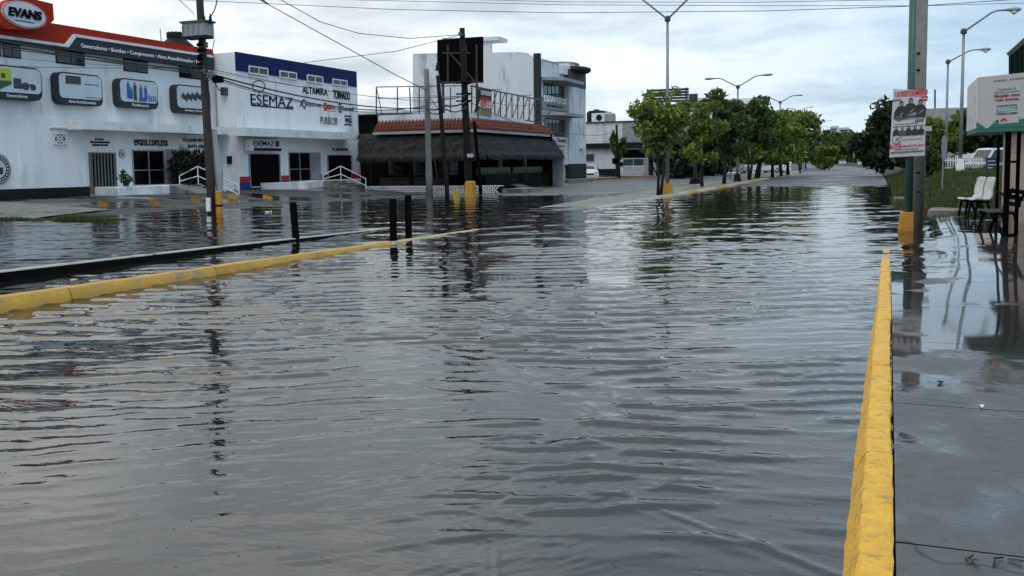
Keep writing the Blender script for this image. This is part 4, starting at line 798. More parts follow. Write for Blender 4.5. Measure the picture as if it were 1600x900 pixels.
mb.build('lattice_bars', WHITE2, lf, kind='stuff'); MB().box(xa, xb, RY - 1.1, RY - 1.0, -.2, zl1 - .04).build('backing', BLACKP, lf)
MB().box(xb + .1, xb + 1.6, RY - 1.6, RY + 1.4, -.2, .28).build('entrance_step', SLABM, re)
# rooftop scaffold railings
sf = thing('rooftop_sign_frame', 'rusty steel lattice frame along the restaurant roof', 'sign frame', (-28, RY + 1, zPar))
def fr(p, q, w_=.06): MB().bar(p, q, w_).build('frame_bar', STEELD, sf)
Yf = RY + 1.0
for px in (588, 621, 640, 655, 667, 686, 704, 722): fr(K(px + (2 if px == 640 else 0), 181, Y=Yf), K(px, 136.5, Y=Yf))
fr(K(588, 136, Y=Yf), K(722, 134, Y=Yf)); fr(K(588, 154, Y=Yf), K(722, 151, Y=Yf), .04)
fr(K(588, 136, Y=Yf), K(597, 178, Y=Yf), .04); fr(K(660, 136, Y=Yf), K(690, 178, Y=Yf), .04)
Xf = RX - 1.0
top_ = lambda px: 134 + (px - 735) * (156 - 134) / (843 - 735); bot_ = lambda px: 178 + (px - 735) * (191 - 178) / (843 - 735)
for px in range(737, 846, 9): fr(K(px, bot_(px), X=Xf), K(px, top_(px), X=Xf), .07)
for px in range(744, 836, 12): fr(K(px - 4, bot_(px), X=Xf + .02), K(px + 9, top_(px + 9), X=Xf + .02), .05)
fr(K(735, 134, X=Xf), K(843, 156, X=Xf), .08); fr(K(735, 178, X=Xf), K(843, 191, X=Xf), .08)
for px in (760, 806, 830): fr(K(px, top_(px) + 1, X=Xf), K(px + 24, top_(px) + .5, X=Xf - 2), .05)
bn = thing('rent_banner', 'black, red and white for-rent banner tied to the rooftop frame', 'banner', K(745, 178, X=Xf + .1))
Xb = Xf + .12; P_ = lambda x, y: K(x, y, X=Xb)
MB().prism([P_(746, 138), P_(767.5, 141), P_(767.5, 182), P_(742, 176)], (.03, 0, 0)).build('sheet', BLACKP, bn)
MB().prism([K(751, 155, X=Xb + .031), K(767.5, 158, X=Xb + .031), K(767.5, 170, X=Xb + .031), K(747, 166, X=Xb + .031)], (.01, 0, 0)).build('white_panel', WHITE2, bn)
text('RENTO', (Xb + .045, K(750, 165, X=Xb)[1], K(750, 166, X=Xb)[2]), (0, 1, 0), (0, 0, 1), K(766, 160, X=Xb)[1] - K(751, 160, X=Xb)[1], .62, TXTR, bn, bold=.05)
text('CAPTACION', (Xb + .035, K(750, 150, X=Xb)[1], K(750, 148, X=Xb)[2]), (0, 1, 0), (0, 0, 1), K(766, 160, X=Xb)[1] - K(750, 160, X=Xb)[1], .3, TXTW, bn, bold=.02)
MB().prism([K(752, 166, X=Xb + .031), K(767, 172, X=Xb + .031), K(767, 182, X=Xb + .031), K(743, 177, X=Xb + .031)], (.008, 0, 0)).build('yellow_panel', mat('banner_ochre', (.25, .19, .08), .8, .3, 3), bn)
# big empty billboard
bb = thing('empty_billboard', 'large black empty billboard panel on the restaurant roof behind the tall pole', 'billboard', (-27, 57.5, 4.4))
Yb = 57.5; P_ = lambda x, y, Y=Yb: K(x, y, Y=Y)
MB().prism([P_(683, 62), P_(753, 57), P_(753, 129), P_(688, 131), P_(683, 100)], (0, .25, 0)).build('panel', BLACK, bb)
BBW = mat('billboard_timber', (.035, .027, .024), .9, .3, 4)
for x in (700, 728, 745): MB().bar(P_(x, 70, Yb - .06), P_(x, 130, Yb - .06), .12).build('batten', BBW, bb)
MB().bar(P_(692, 83, Yb - .07), P_(735, 83, Yb - .07), .1).build('batten', BBW, bb); MB().bar(P_(702, 82, Yb - .12), P_(742, 128, Yb - .12), .09).build('batten', BBW, bb); MB().bar(P_(687, 129, Yb - .05), P_(752, 128, Yb - .05), .12).build('batten', BBW, bb)
MB().prism([P_(682, 98, Yb - .1), P_(686, 95, Yb - .1), P_(687, 112, Yb - .1), P_(680, 110, Yb - .1)], (0, .05, 0)).build('torn_flap', BLACKP, bb)
for x in (692, 745): a = P_(x, 131, Yb + .1); MB().tube([(a[0], a[1], zT0 + .1), a], .1, 8).build('support', STEELD, bb)

# --- three-storey office building with projecting canopies
LY = 80.0; LX = K(842, 150, Y=LY)[0]
lz = thing('office_building', 'weathered white three-storey building with curved tower and jutting canopies beside the restaurant', 'building', (LX - 6, 86, 0))
zq = lambda x, y, Y=LY: K(x, y, Y=Y)
zroof = zq(830, 88)[2]; yend_ = K(908, 150, X=LX + .01)[1]
pts = [zq(645, 300), zq(645, 84), zq(690, 83), zq(690, 59), zq(766, 58), zq(767, 82), zq(815, 81.5), zq(824, 83), zq(834, 91), zq(840, 92), zq(840, 300)]
pts = [(p[0], LY, max(p[2], -.2)) for p in pts]
MB().prism(pts, (0, .35, 0)).build('gable_wall', WHITED, lz)
MB().box(zq(645, 84)[0] + .01, LX - .02, LY + .35, LY + 13, -.2, zq(840, 96)[2]).build('wall', WHITED, lz)
a, b = zq(764, 59), zq(780, 61); MB().box(a[0] - 1.5, b[0], LY - .2, LY + 2, zq(764, 64)[2], zq(764, 58)[2]).build('chimney_cap', WHITED, lz)
# street-side elevation
y1 = K(885, 150, X=LX)[1]
MB().box(LX - .45, LX + .12, LY - .05, LY + .35, -.2, zq(842, 83)[2]).build('corner_pier', DGREYW, lz)
MB().box(LX - 3, LX, LY + .36, LY + 10, -.2, K(850, 96, X=LX)[2]).build('wall', WHITED, lz)
Xs = LX + .3; ycol = K(886, 150, X=Xs)[1]; ye = K(912, 150, X=Xs)[1]
MB().box(LX - 2.5, Xs + .2, ycol, ye, -.2, K(900, 103, X=Xs)[2]).build('tower', WHITED, lz)
MB().box(LX - 2.52, Xs + .22, ycol - .02, ye + .02, -.2, K(900, 256, X=Xs)[2]).build('tower_base', DGREYW, lz)
MB().box(LX - 2.53, Xs + .24, ycol - .03, ye + .03, K(900, 137, X=Xs)[2], K(900, 112, X=Xs)[2]).build('tower_band', mat('dark_red_grey_paint', (.05, .04, .042), .7, .1, 2), lz)
cx_, cy_ = (LX - .9), (ycol + ye) / 2; zc0 = K(900, 114, X=Xs)[2]; zc1 = K(900, 106, X=Xs)[2]; zc2 = K(900, 98, X=Xs)[2]; Rr = (ye - ycol) * .5
MB().lathe((cx_, cy_, 0), [(Rr * .93, zc0), (Rr, zc0 + .15), (Rr, zc1 - .1), (Rr * .9, zc1)], 28).build('tower_rim', DGREYW, lz); MB().lathe((cx_ - .4, cy_, 0), [(Rr * .72, zc1), (Rr * .72, zc2 - .1), (Rr * .62, zc2)], 24).build('tower_crown', mat('mid_grey_paint', (.16, .17, .17), .8), lz)
# canopies
def canopy(pl, m=GREYW, name='canopy'):
    pass
for (yt, yb, px0, px1) in ((113, 118, 848, 886), (171, 176, 850, 886)):
    z0_, z1_ = K(px0, yb, X=Xs + 1.3)[2], K(px0, yt, X=Xs + 1.3)[2]; ya, yb_ = LY + .36, ycol + .6
    MB().hexa([(LX, ya, z0_), (Xs + 1.5, ya + 1.4, z0_), (Xs + 1.5, yb_, z0_), (LX, yb_, z0_)], [(LX, ya, z1_), (Xs + 1.5, ya + 1.4, z1_), (Xs + 1.5, yb_, z1_), (LX, yb_, z1_)]).build('canopy', GREYW, lz)
zz0 = K(860, 112, X=LX)[2]; MB().prism([(LX - .4, LY + .5, zz0), (LX - .4, LY + 1.0, K(850, 93, X=LX)[2]), (LX - .4, ycol - 1.5, K(876, 101, X=LX)[2] + .1), (LX - .4, ycol - .6, zz0)], (.39, 0, 0)).build('parapet', GREYW, lz)
zz = K(880, 109, X=LX)[2]; MB().box(LX - .3, LX + .4, ycol - 1.5, ycol - .02, zz0, zz + .3).build('parapet', WHITED, lz)
opening(lz, 849, 128, 150, 884, LX + .01, 6, 1, frame=STEELD, pane=GLASSB, fw=.09)
opening(lz, 851, 184, 212, 884, LX + .01, 6, 1, frame=STEELD, pane=GLASSB, fw=.09)
MB().box(LX, LX + .35, LY + .4, ycol - .01, K(850, 212, X=LX)[2] - 2.6, K(850, 213, X=LX)[2]).build('fascia_wall', WHITED, lz)
MB().box(LX, LX + .25, LY + .4, ycol - .01, K(850, 170, X=LX)[2], K(850, 152, X=LX)[2]).build('sign_band', GREYW, lz)
ftextX('LIZANTOS', 850, 148, 158, 884, LX + .55, TXTW, lz, bold=.0, depth=.08, split=True); ftextX('RESTAURANT & BAR', 854, 163, 165.5, 880, LX + .3, TXTB, lz, bold=.02)
MB().bar(K(848, 190, X=LX + 1.2), K(860, 174, X=LX + 1.4), .07).build('stay', STEELD, lz)
ftextX('Salon', 871, 207, 213, 882, LX + .36, STEELD, lz, bold=.02); ftextX('Dental', 871, 216, 222, 884, LX + .36, STEELD, lz, bold=.02); ftextX('Spa', 873, 226, 230, 882, LX + .36, STEELD, lz)
fbox(876, 244, 281, 886, LX, .06).build('door_frame', WHITE2, lz); fbox(877.5, 246, 280, 880.5, LX + .06, .02).build('door_panel', GLASS, lz)
fbox(905, 216, 232, 909, Xs + .2, .35).build('projecting_sign', WHITE2, lz)
MB().box(LX - .5, LX + 2.2, LY - .5, ye + 6, -.1, zleft(np.array(LX + 2), np.array(86.)) * 1.0 + .18).build('forecourt_kerb', SLABM, lz)

# --- long single-storey white building
WY = 108.0; q = lambda x, y, Y=WY: K(x, y, Y=Y)
ws = thing('single_storey_building', 'long low white building with a black band and rooftop water tanks behind the first tree', 'building', (-28, 110, 0))
xa, xb, xc, xd = q(905, 250)[0], q(973, 250)[0], q(1010, 250)[0], q(1095, 250)[0]
zt = q(940, 192)[2]
MB().box(xa - 6, xd, WY, WY + 12, -.2, zt).build('wall', WHITED, ws)
MB().box(xa - 6, xd + .1, WY - .15, WY + 12, zt, zt + .15).build('roof_edge', STEELD, ws)
MB().box(xb, xd, WY - .06, WY, q(980, 222)[2], zt - .02).build('upper_panel', GREYW, ws)
MB().box(xa - 6, xd, WY - .5, WY, q(940, 232)[2], q(940, 224)[2]).build('black_band', BLACKP, ws)
MB().box(xa - 6, xb - .5, WY - .08, WY, 0, q(940, 264)[2]).build('black_base', BLACKP, ws)
def openY(parent, xl, yt, yb, xr, Y, nx=2, ny=1, frame=ALU, pane=GLASS, fw=.07, name='window'):
    a, b = K(xl, yb, Y=Y), K(xr, yt, Y=Y); x0, x1, z0, z1 = a[0], b[0], a[2], b[2]; mb = MB()
    for c, d in ((x0, x0 + fw), (x1 - fw, x1)): mb.box(c, d, Y - .06, Y, z0, z1)
    for c, d in ((z0, z0 + fw), (z1 - fw, z1)): mb.box(x0 + fw, x1 - fw, Y - .062, Y - .001, c, d)
    xs_ = [x0 + fw / 2 + (x1 - x0 - fw) * i / nx for i in range(nx + 1)]; zs_ = [z0 + fw / 2 + (z1 - z0 - fw) * i / ny for i in range(ny + 1)]
    for c in xs_[1:-1]: mb.box(c - fw / 3, c + fw / 3, Y - .064, Y - .002, z0 + fw, z1 - fw)
    for c in zs_[1:-1]: mb.box(x0 + fw, x1 - fw, Y - .066, Y - .003, c - fw / 3, c + fw / 3)
    wn = mb.build(name, frame, parent)
    for i in range(nx):
        for j in range(ny): MB().box(xs_[i] + .01, xs_[i + 1] - .01, Y - .03, Y - .01, zs_[j] + .01, zs_[j + 1] - .01).build('pane', pane, wn)
openY(ws, 909, 240, 253, 929, WY, 1, 1, pane=GLASSB)
MB().box(q(973, 250)[0], q(1008, 250)[0], WY - .05, WY, q(980, 247)[2], q(980, 234)[2]).build('black_panel', BLACK, ws)
openY(ws, 973, 247, 260, 1007, WY, 2, 1, pane=GLASSB, frame=WHITE2); openY(ws, 973, 260, 271, 1007, WY, 2, 1, pane=PLASTW, frame=WHITE2)
for x in (1010, 1022, 1036, 1052, 1070): MB().box(q(x, 250)[0], q(x, 250)[0] + .3, WY - .4, WY, -.1, q(940, 232)[2]).build('pillar', GREYW, ws)
MB().box(q(1012, 250)[0], xd, WY - .03, WY, 0, q(940, 233)[2]).build('shopfront', GLASS, ws)
MB().box(xa - 6, q(965, 250)[0], WY - 1.4, WY - .1, -.1, q(940, 271)[2]).build('planter_wall', BLACKP, ws); MB().box(xa - 6, xd, WY - 3.2, WY - 1.4, -.1, .32).build('pavement_edge', SLABM, ws)
def tank(px, py0, py1, r, m, label, Y=WY + 2):
    a = K(px, py0, Y=Y); b = K(px, py1, Y=Y); h = b[2] - zt; t = thing('water_tank', label, 'water tank', (a[0], Y, zt), 'rooftop water tanks'); MB().lathe((a[0], Y, zt), [(r, 0), (r, h * .78), (r * .8, h * .9), (r * .3, h * .94)], 18).build('drum', m, t); MB().lathe((a[0], Y, zt + h * .93), [(r * .3, 0), (r * .3, h * .07)], 10).build('lid', m, t)
tank(932, 190, 171, 1.15, BLACKP, 'black round water tank on the low white building roof'); tank(945, 190, 173, 1.0, mat('cream_tank', (.42, .38, .34), .6, .1, 3, dirt=(.15, .12, .1)), 'cream ribbed water tank behind the right of the black tank', WY + 4); tank(950, 190, 175, .9, mat('dull_cream_tank', (.36, .33, .3), .6, .1, 3), 'dull beige water tank, rightmost of the rooftop tanks')
a = q(933, 191); t = thing('air_conditioner', 'boxy white air conditioner unit in front of the black roof tank', 'air conditioner', (a[0], WY + .6, zt)); MB().box(a[0] - .75, a[0] + .75, WY + .3, WY + .8, zt + .1, zt + 1.15).build('casing', WHITE2, t)
mb = MB(); c = (a[0] + .15, WY + .29, zt + .62); mb.prism([(c[0] + .36 * math.cos(k * PI / 8), c[1], c[2] + .36 * math.sin(k * PI / 8)) for k in range(16)], (0, -.02, 0)); mb.build('fan_grille', BLACKP, t)
# tree-hidden taller house
hh_ = thing('far_white_house', 'tall white house wall seen through the crowns of the median trees', 'building', (-24, 135, 0)); QY = 135; q2 = lambda x, y: K(x, y, Y=QY)
MB().box(q2(1062, 200)[0], q2(1182, 200)[0], QY, QY + 14, -.2, q2(1100, 156)[2]).build('wall', WHITE, hh_); MB().box(q2(1092, 200)[0], q2(1105, 200)[0], QY - 2, QY, q2(1100, 165)[2], q2(1100, 154)[2]).build('roof_box', WHITE2, hh_)
openY(hh_, 1112, 176, 190, 1126, QY, 2, 1); openY(hh_, 1140, 176, 190, 1152, QY, 2, 1); openY(hh_, 1096, 157, 163, 1102, QY - 2, 1, 1)
w2 = thing('far_shop', 'pale shopfront with pillars glimpsed under the median trees', 'building', (-26, 150, 0)); q3 = lambda x, y: K(x, y, Y=150)
MB().box(q3(1100, 200)[0], q3(1250, 200)[0], 150, 160, 0, q3(1150, 228)[2]).build('wall', GREYW, w2)
for k in range(9): x = q3(1104 + k * 16, 250)[0]; MB().box(x, x + .45, 149.6, 150, 0, q3(1150, 236)[2]).build('pillar', WHITE2, w2)
for k in range(8): x = q3(1107.5 + k * 16, 250)[0]; MB().box(x, q3(1119 + k * 16, 250)[0], 149.9, 149.98, .4, q3(1150, 240)[2]).build('window', GLASS, w2)
fs = thing('dark_billboard', 'dark ribbed back of a roadside billboard above the first tree', 'billboard', K(1050, 180, Y=100)); q4 = lambda x, y: K(x, y, Y=100)
z0_, z1_ = q4(1050, 160)[2], q4(1050, 138)[2]; xa_, xb_ = q4(1010, 150)[0], q4(1076, 150)[0]
for k in range(5): zz = z0_ + (z1_ - z0_) * k / 5; MB().box(xa_, xb_, 100, 100.12, zz + .03, zz + (z1_ - z0_) / 5 - .03).build('panel', FGREY, fs)
for x in (xa_ + .5, (xa_ + xb_) / 2, xb_ - .3): MB().box(x, x + .15, 99.8, 100.0, z0_ - .6, z1_).build('upright', STEELD, fs)
MB().tube([((xa_ + xb_) / 2, 100.3, 0), ((xa_ + xb_) / 2, 100.3, z0_)], .3, 10).build('column', STEELD, fs)
a, b = q4(1076, 146), q4(1089, 146); MB().box(a[0], b[0], 100.2, 100.5, q4(1076, 175)[2], b[2]).build('end_frame', STEELD, fs)

# ------------------------------------------------------------------ poles and wires on the left
def upole(name, label, base, top, r0, r1, m, n=12):
    t = thing(name, label, 'utility pole', base); b = Vector(base); e = Vector(top); pts = [b.lerp(e, k / 6) for k in range(7)]; pts[0] = b - Vector((0, 0, .5))
    MB().tube(pts, [r0 + (r1 - r0) * k / 6 for k in range(7)], n).build('shaft', m, t, smooth=True); return t
# transformer pole
p1 = onland(332, 335, zleft); Yp = p1[1]
q = lambda x, y, dY=0: K(x, y, Y=Yp + dY)
tp1 = upole('transformer_pole', 'dark tall utility pole carrying a grey box transformer before the showrooms', p1, q(308.5, -60), .165, .125, CONCR)
def ring(t, c, r, z0, z1, m, name): MB().lathe((c[0], c[1], 0), [(r, z0), (r, z1)], 12).build(name, m, t)
for y in (70, 79, 88, 93, 100, 107): c = q(315 + (y - 70) * .03, y); ring(tp1, c, .18, c[2] - .05, c[2] + .05, BLACK, 'band')
c = q(317, 48); a = q(306, 62); b = q(340.5, 38)
tr = MB().box(a[0], b[0], Yp - .75, Yp - .22, a[2] + .02, b[2]); trn = tr.build('transformer_tank', GREYW, tp1, bevel=.03)
MB().box(a[0] - .05, b[0] + .05, Yp - .8, Yp - .18, b[2], b[2] + .07).build('tank_lid', STEELD, trn); MB().box(a[0], b[0], Yp - .72, Yp - .25, a[2] - .06, a[2] + .01).build('tank_base', BLACKP, trn)
for k in range(5): x = a[0] + .06 + (b[0] - a[0] - .12) * k / 4; MB().box(x - .015, x + .015, Yp - .80, Yp - .752, a[2] + .1, b[2] - .1).build('cooling_fin', GREYW, trn)
for px in (319, 329): c = q(px, 37, -.5); MB().lathe((c[0], c[1], c[2]), [(.05, 0), (.075, .05), (.045, .09), (.07, .14), (.04, .18), (.06, .22), (.025, .28), (.02, .36)], 8).build('bushing', CONCD, trn)
for (x, y) in ((322, 70), (325, 118), (318, 112), (331, 119)): c = q(x, y, -.2); MB().lathe((c[0], c[1], c[2] - .1), [(.05, 0), (.09, .05), (.05, .1), (.09, .15), (.04, .2)], 8).build('insulator', CONC, tp1)
c = q(342, 124, -.2); MB().box(c[0] - .14, c[0] + .14, Yp - .4, Yp - .1, c[2] - .12, c[2] + .1).build('splice_box', BLACK, tp1)
MB().tube([q(326, 330, -.25), q(325.5, 309, -.25)], .09, 6).build('white_paint_strip', RAILW, tp1)
c0, c1 = q(331, 203, .3), q(341.5, 272, .3)
rebase(tag(MB().tube([q(343, 300, .3), c1, c0], [.12, .17, .17], 10).build('pipe_guard', GREYW), 'pale sloping pipe guard leaning beside the transformer pole', 'pipe'), (c1[0], c1[1], 0))
yb0 = onland(343, 335, zleft); zt_ = K(342, 298, Y=yb0[1])[2]; t = thing('round_bollard', 'faded yellow bollard standing just behind the transformer pole', 'bollard', yb0); MB().lathe(yb0, [(.13, -.3), (.13, zt_ - yb0[2] - .04), (.09, zt_ - yb0[2])], 12).build('post', YEL, t); MB().lathe(yb0, [(.14, .3), (.14, .38)], 12).build('rust_band', CONCD, t)
# three poles before the restaurant
pA = K(671, 304, Z=0); tA = upole('utility_pole', 'grey weathered pole, leftmost of the poles before the thatched restaurant', (pA[0], pA[1], -.1), K(666.5, 108, Y=pA[1]), .20, .15, CONC)
MB().lathe((pA[0], pA[1], 0), [(.205, K(671, 278, Y=pA[1])[2]), (.2, K(670, 262, Y=pA[1])[2])], 12).build('pale_band', CONC, tA)
pB = K(700, 312, Z=0); tB = upole('utility_pole', 'thin black pole leaning left between the two larger poles', (pB[0], pB[1], -.1), K(684, 118, Y=pB[1]), .12, .10, CONCD)
pC = K(733, 305, Z=0); tC = upole('utility_pole', 'tall dark timber pole standing on a yellow concrete base by the restaurant corner', (pC[0], pC[1], -.1), K(722, 44, Y=pC[1]), .25, .15, CONCD)
MB().bar(K(722, 52, Y=pC[1] - .2), K(719, 55, Y=pC[1] - .2), .25).build('top_fitting', STEELD, tC)
for y in (130, 147, 158): c = K(728, y, Y=pC[1]); ring(tC, c, .25, c[2] - .06, c[2] + .06, BLACK, 'band'); MB().bar((c[0] - .5, c[1] - .25, c[2]), (c[0] + .5, c[1] - .25, c[2]), .08).build('crossarm', BLACK, tC)
for px in (733, 737): c = K(px, 243, Y=pC[1] - .27); MB().box(c[0] - .08, c[0] + .08, pC[1] - .36, pC[1] - .22, c[2] - .1, c[2] + .1).build('meter', PLASTW, tC)
t2 = K(741, 190, Y=pC[1] + .3); upole('service_mast', 'short black service mast close behind the tall timber pole', (pC[0] + .6, pC[1] + .3, .4), t2, .10, .10, BLACK)['category'] = 'mast'
pD = K(741, 304, Y=pC[1] + .8)
def ybase(px0, px1, y0, y1, label, d=.5, tap=.04, m=YEL):
    a = K(px0, y1, Z=0); b = K(px1, y1, Z=0); h = K((px0 + px1) / 2, y0, Y=a[1])[2]; x0, x1, y = a[0], b[0], a[1]
    t = thing('yellow_pole_base', label, 'pole base', ((x0 + x1) / 2, y, 0)); s_ = tap
    MB().hexa([(x0, y, -.3), (x1, y, -.3), (x1, y + d, -.3), (x0, y + d, -.3)], [(x0 + s_, y + s_, h - .06), (x1 - s_, y + s_, h - .06), (x1 - s_, y + d - s_, h - .06), (x0 + s_, y + d - s_, h - .06)]).build('block', m, t, bevel=.02)
    s_ += .03; MB().hexa([(x0 + s_, y + s_, h - .059), (x1 - s_, y + s_, h - .059), (x1 - s_, y + d - s_, h - .059), (x0 + s_, y + d - s_, h - .059)], [(x0 + s_ + .03, y + s_ + .03, h), (x1 - s_ - .03, y + s_ + .03, h), (x1 - s_ - .03, y + d - s_ - .03, h), (x0 + s_ + .03, y + d - s_ - .03, h)]).build('cap', m, t)
    return t
ybase(725, 738, 283, 309, 'square yellow concrete base round the tall timber pole by the restaurant corner', .6)
ybase(706.5, 716, 296, 312, 'small squat yellow block standing in the water left of the tall timber pole', .35, .06, mat('dull_yellow_block', (.35, .24, .02), .7, .15, 5, dirt=(.1, .08, .02), dirt_amt=.7))
c = K(688, 300, Z=0); 
rebase(tag(MB().tube([(c[0], c[1], -.2), K(678.5, 246, Y=c[1])], .06, 6).build('leaning_pipe', STEEL), 'thin grey pipe leaning between the grey pole and the black pole', 'pipe'), (c[0], c[1], 0))
def wire(pts, r, label, sag=0.0, m=BLACK, name='overhead_cable', n=10):
    """catenary through 3-D points"""
    P = []
    for a, b in zip(pts[:-1], pts[1:]):
        a, b = Vector(a), Vector(b)
        for k in range(n): t = k / n; p = a.lerp(b, t); p.z -= 4 * sag * t * (1 - t); P.append(p)
    P.append(Vector(pts[-1])); o = MB().tube(P, r, 5).build(name, m); tag(o, label, 'cable'); return rebase(o, tuple(P[0]))
WM = mat('cable_sheath', (.02, .02, .022), .6)
Yw = 30.0; u = lambda x, y: K(x, y, Y=Yw)
wire([u(230, -3), u(620, 15), u(880, 20), u(1200, 17), u(1440, 9), u(1660, -6)], .010, 'lowest of the three thin wires crossing the top of the sky', m=WM)
wire([K(-20, -30, Y=33), K(520, -1, Y=33), K(880, 7.5, Y=33), K(1200, 9, Y=33), K(1440, 9, Y=33), K(1660, 3, Y=33)], .009, 'middle thin wire crossing the sky above the street lamps', m=WM)
wire([K(620, -4, Y=31), K(880, 3, Y=31), K(1180, 3.5, Y=31), K(1430, -1, Y=31), K(1500, -4, Y=31)], .008, 'highest thin wire brushing the top of the view', m=WM)
topC = K(722, 54, Y=pC[1]); pw = lambda x, y, Y=pC[1] - 2: K(x, y, Y=Y)
wire([pw(403, -2, 40), pw(620, 118, 46), pw(668, 142, 48)], .022, 'wire slanting down from the top left of the sky to the poles', m=WM)
wire([pw(410, 0, 40), pw(418, 6, 40)], .05, 'short thick splice sleeve on the slanting sky wire', m=WM, name='splice_sleeve')
wire([pw(434, -3, 40), pw(500, 34, 43), pw(560, 52, 46), pw(640, 60, 48), topC], .02, 'wire curving from the upper sky to the tip of the tall timber pole', m=WM)
wire([pw(475, 98, 50), pw(620, 80, 50), topC], .018, 'wire rising from behind the blue band to the tip of the tall timber pole', m=WM)
E1 = q(322, 118, -.2); wA = K(668, 167, Y=pA[1] - .25); wC = K(728, 158, Y=pC[1] - .3)
bund = [('thick black cable', .055, (320, 113), (560, 168), (668, 169), .3), ('second thick cable', .045, (324, 117), (562, 164), (669, 165), .55), ('thin upper telephone cable', .02, (328, 108), (560, 150), (668, 157), .1), ('thin lower telephone cable', .022, (328, 122), (560, 171), (668, 173), .45), ('pale slack cable', .014, (330, 112), (558, 158), (667, 160), .0)]
for i, (nm, r, a, b, c, sg_) in enumerate(bund):
    A_1 = q(*a, -.2); B_1 = K(*b, Y=(Yp + pA[1]) / 2 + 1.5); C_1 = K(*c, Y=pA[1] - .25)
    wire([A_1, C_1], r * .6, ('%s running from the transformer pole past the blue-banded showroom' % nm), sag=sg_ + .12, m=WM)
for i, (r, ya_, yb_2, sg_, lb) in enumerate(((.05, 170, 158, .3, 'thick sagging cable joining the grey pole to the tall timber pole'), (.03, 160, 147, .2, 'upper cable joining the grey pole to the tall timber pole'), (.035, 173, 166, .55, 'lowest drooping cable between grey pole and timber pole'), (.02, 150, 152, -.1, 'thin bowed cable between grey pole and timber pole'))):
    wire([K(668, ya_, Y=pA[1] - .25), K(697, (ya_ + yb_2) / 2 + 1, Y=pB[1] - .2), K(729, yb_2, Y=pC[1] - .3)], r, lb, sag=sg_ * .4, m=WM)
for i, (ya_, yb_2, r, lb) in enumerate(((50, 113, .05, 'thick twin cable passing before the red fascia on the left'), (56, 116, .04, 'cable just beneath the thick one across the showroom wall'), (62, 109, .02, 'thin wire crossing the showroom high windows'), (100, 104, .016, 'thin nearly level wire across the white wall above the picture signs'), (78, 108, .012, 'faint wire crossing the showroom wall from the left edge'))):
    wire([K(-30, ya_ + 8 - (6 if ya_ > 90 else 0), Y=Yp - 12), q(318, yb_2, -.2)], r * .55, lb, sag=.06, m=WM)
wire([q(329, 36, -.5), q(328, 28, -.6), q(336, 14, -.6), q(339, 2, -.6), q(337, -20, -.6)], .022, 'curling lead wire rising from the transformer', m=WM, n=3)
wire([q(278, -2), q(304, 22)], .012, 'short wire fragment in the sky left of the transformer pole', m=WM)
wire([q(334, 124, -.3), q(340, 138, -.3), q(350, 147, -.1), K(354, 144, Y=yS0 - .3)], .02, 'drooping loop of wire from the pole to the wall floodlight', m=WM, n=4)
wire([q(335, 62, -.4), q(332, 78, -.3), q(335, 95, -.3), q(330, 112, -.3)], .015, 'tangle of drop wire hanging under the transformer', m=WM, n=3)
wire([K(735, 160, Y=pC[1] - .3), K(900, 209, Y=80), K(985, 196, Y=104)], .02, 'thin cable running from the timber pole past the office building', sag=.5, m=WM)
wire([K(735, 150, Y=pC[1] - .3), K(846, 160, Y=78)], .018, 'cable from the timber pole to the office sign', sag=.4, m=WM)
# small drooping coil
for px, py, r in ((404, 135, .28), (326, 119, .2)):
    c = K(px, py, Y=Yp + (.6 if px > 350 else -.5)); rebase(tag(MB().tube([(c[0] + r * math.cos(a), c[1], c[2] + r * math.sin(a) * .75) for a in np.linspace(0, 2 * PI, 16)], .022, 5).build('cable_coil', WM), 'small loop of spare cable ' + ('hanging on the thick cable before the navy lettering' if px > 350 else 'on the transformer pole'), 'cable coil'), c)

# ------------------------------------------------------------------ street lamps
def lamp(base, h, arm, rise, heads, label, group, rot=0.0, r=.085, basem=None, basew=.5, baseh=.55, name='street_lamp', m=STEEL, headm=None, bz=0):
    t = thing(name, label, 'street lamp', base, group); bx, by, bz = base
    MB().tube([(bx, by, bz - .1), (bx, by, bz + h)], [r, r * .62], 10).build('post', m, t, smooth=True)
    if basem: MB().hexa([(bx - basew / 2, by - basew / 2, bz - .3), (bx + basew / 2, by - basew / 2, bz - .3), (bx + basew / 2, by + basew / 2, bz - .3), (bx - basew / 2, by + basew / 2, bz - .3)], [(bx - basew * .3, by - basew * .3, bz + baseh), (bx + basew * .3, by - basew * .3, bz + baseh), (bx + basew * .3, by + basew * .3, bz + baseh), (bx - basew * .3, by + basew * .3, bz + baseh)]).build('base', basem, t)
    MB().lathe((bx, by, bz + h - .12), [(r * .9, 0), (r * 1.5, .04), (r * 1.5, .2), (r * .6, .3)], 10).build('collar', STEELD, t)
    for s_ in heads:
        cr, sr = math.cos(rot) * s_, math.sin(rot) * s_; P = lambda d, z: (bx + cr * d, by + sr * d, bz + h + z)
        MB().tube([P(0, 0), P(arm * .66, rise * .93), P(arm * .8, rise * 1.02), P(arm, rise * 1.02)], r * .45, 7).build('arm', m, t, smooth=True)
        hd_ = MB().tube([P(arm - .1, rise * 1.02), P(arm + .05, rise * 1.03), P(arm + .35, rise + .02), P(arm + .62, rise + .02), P(arm + .75, rise + .04)], [.04, .07, .12 if headm else .09, .11 if headm else .08, .03], 9).build('lamp_head', m if headm is None else headm, t, smooth=True)
        if headm: MB().tube([P(arm + .22, rise - .04), P(arm + .4, rise - .12), P(arm + .6, rise - .06)], [.05, .13, .04], 8).build('lens', CLAMP, hd_, smooth=True)
    return t
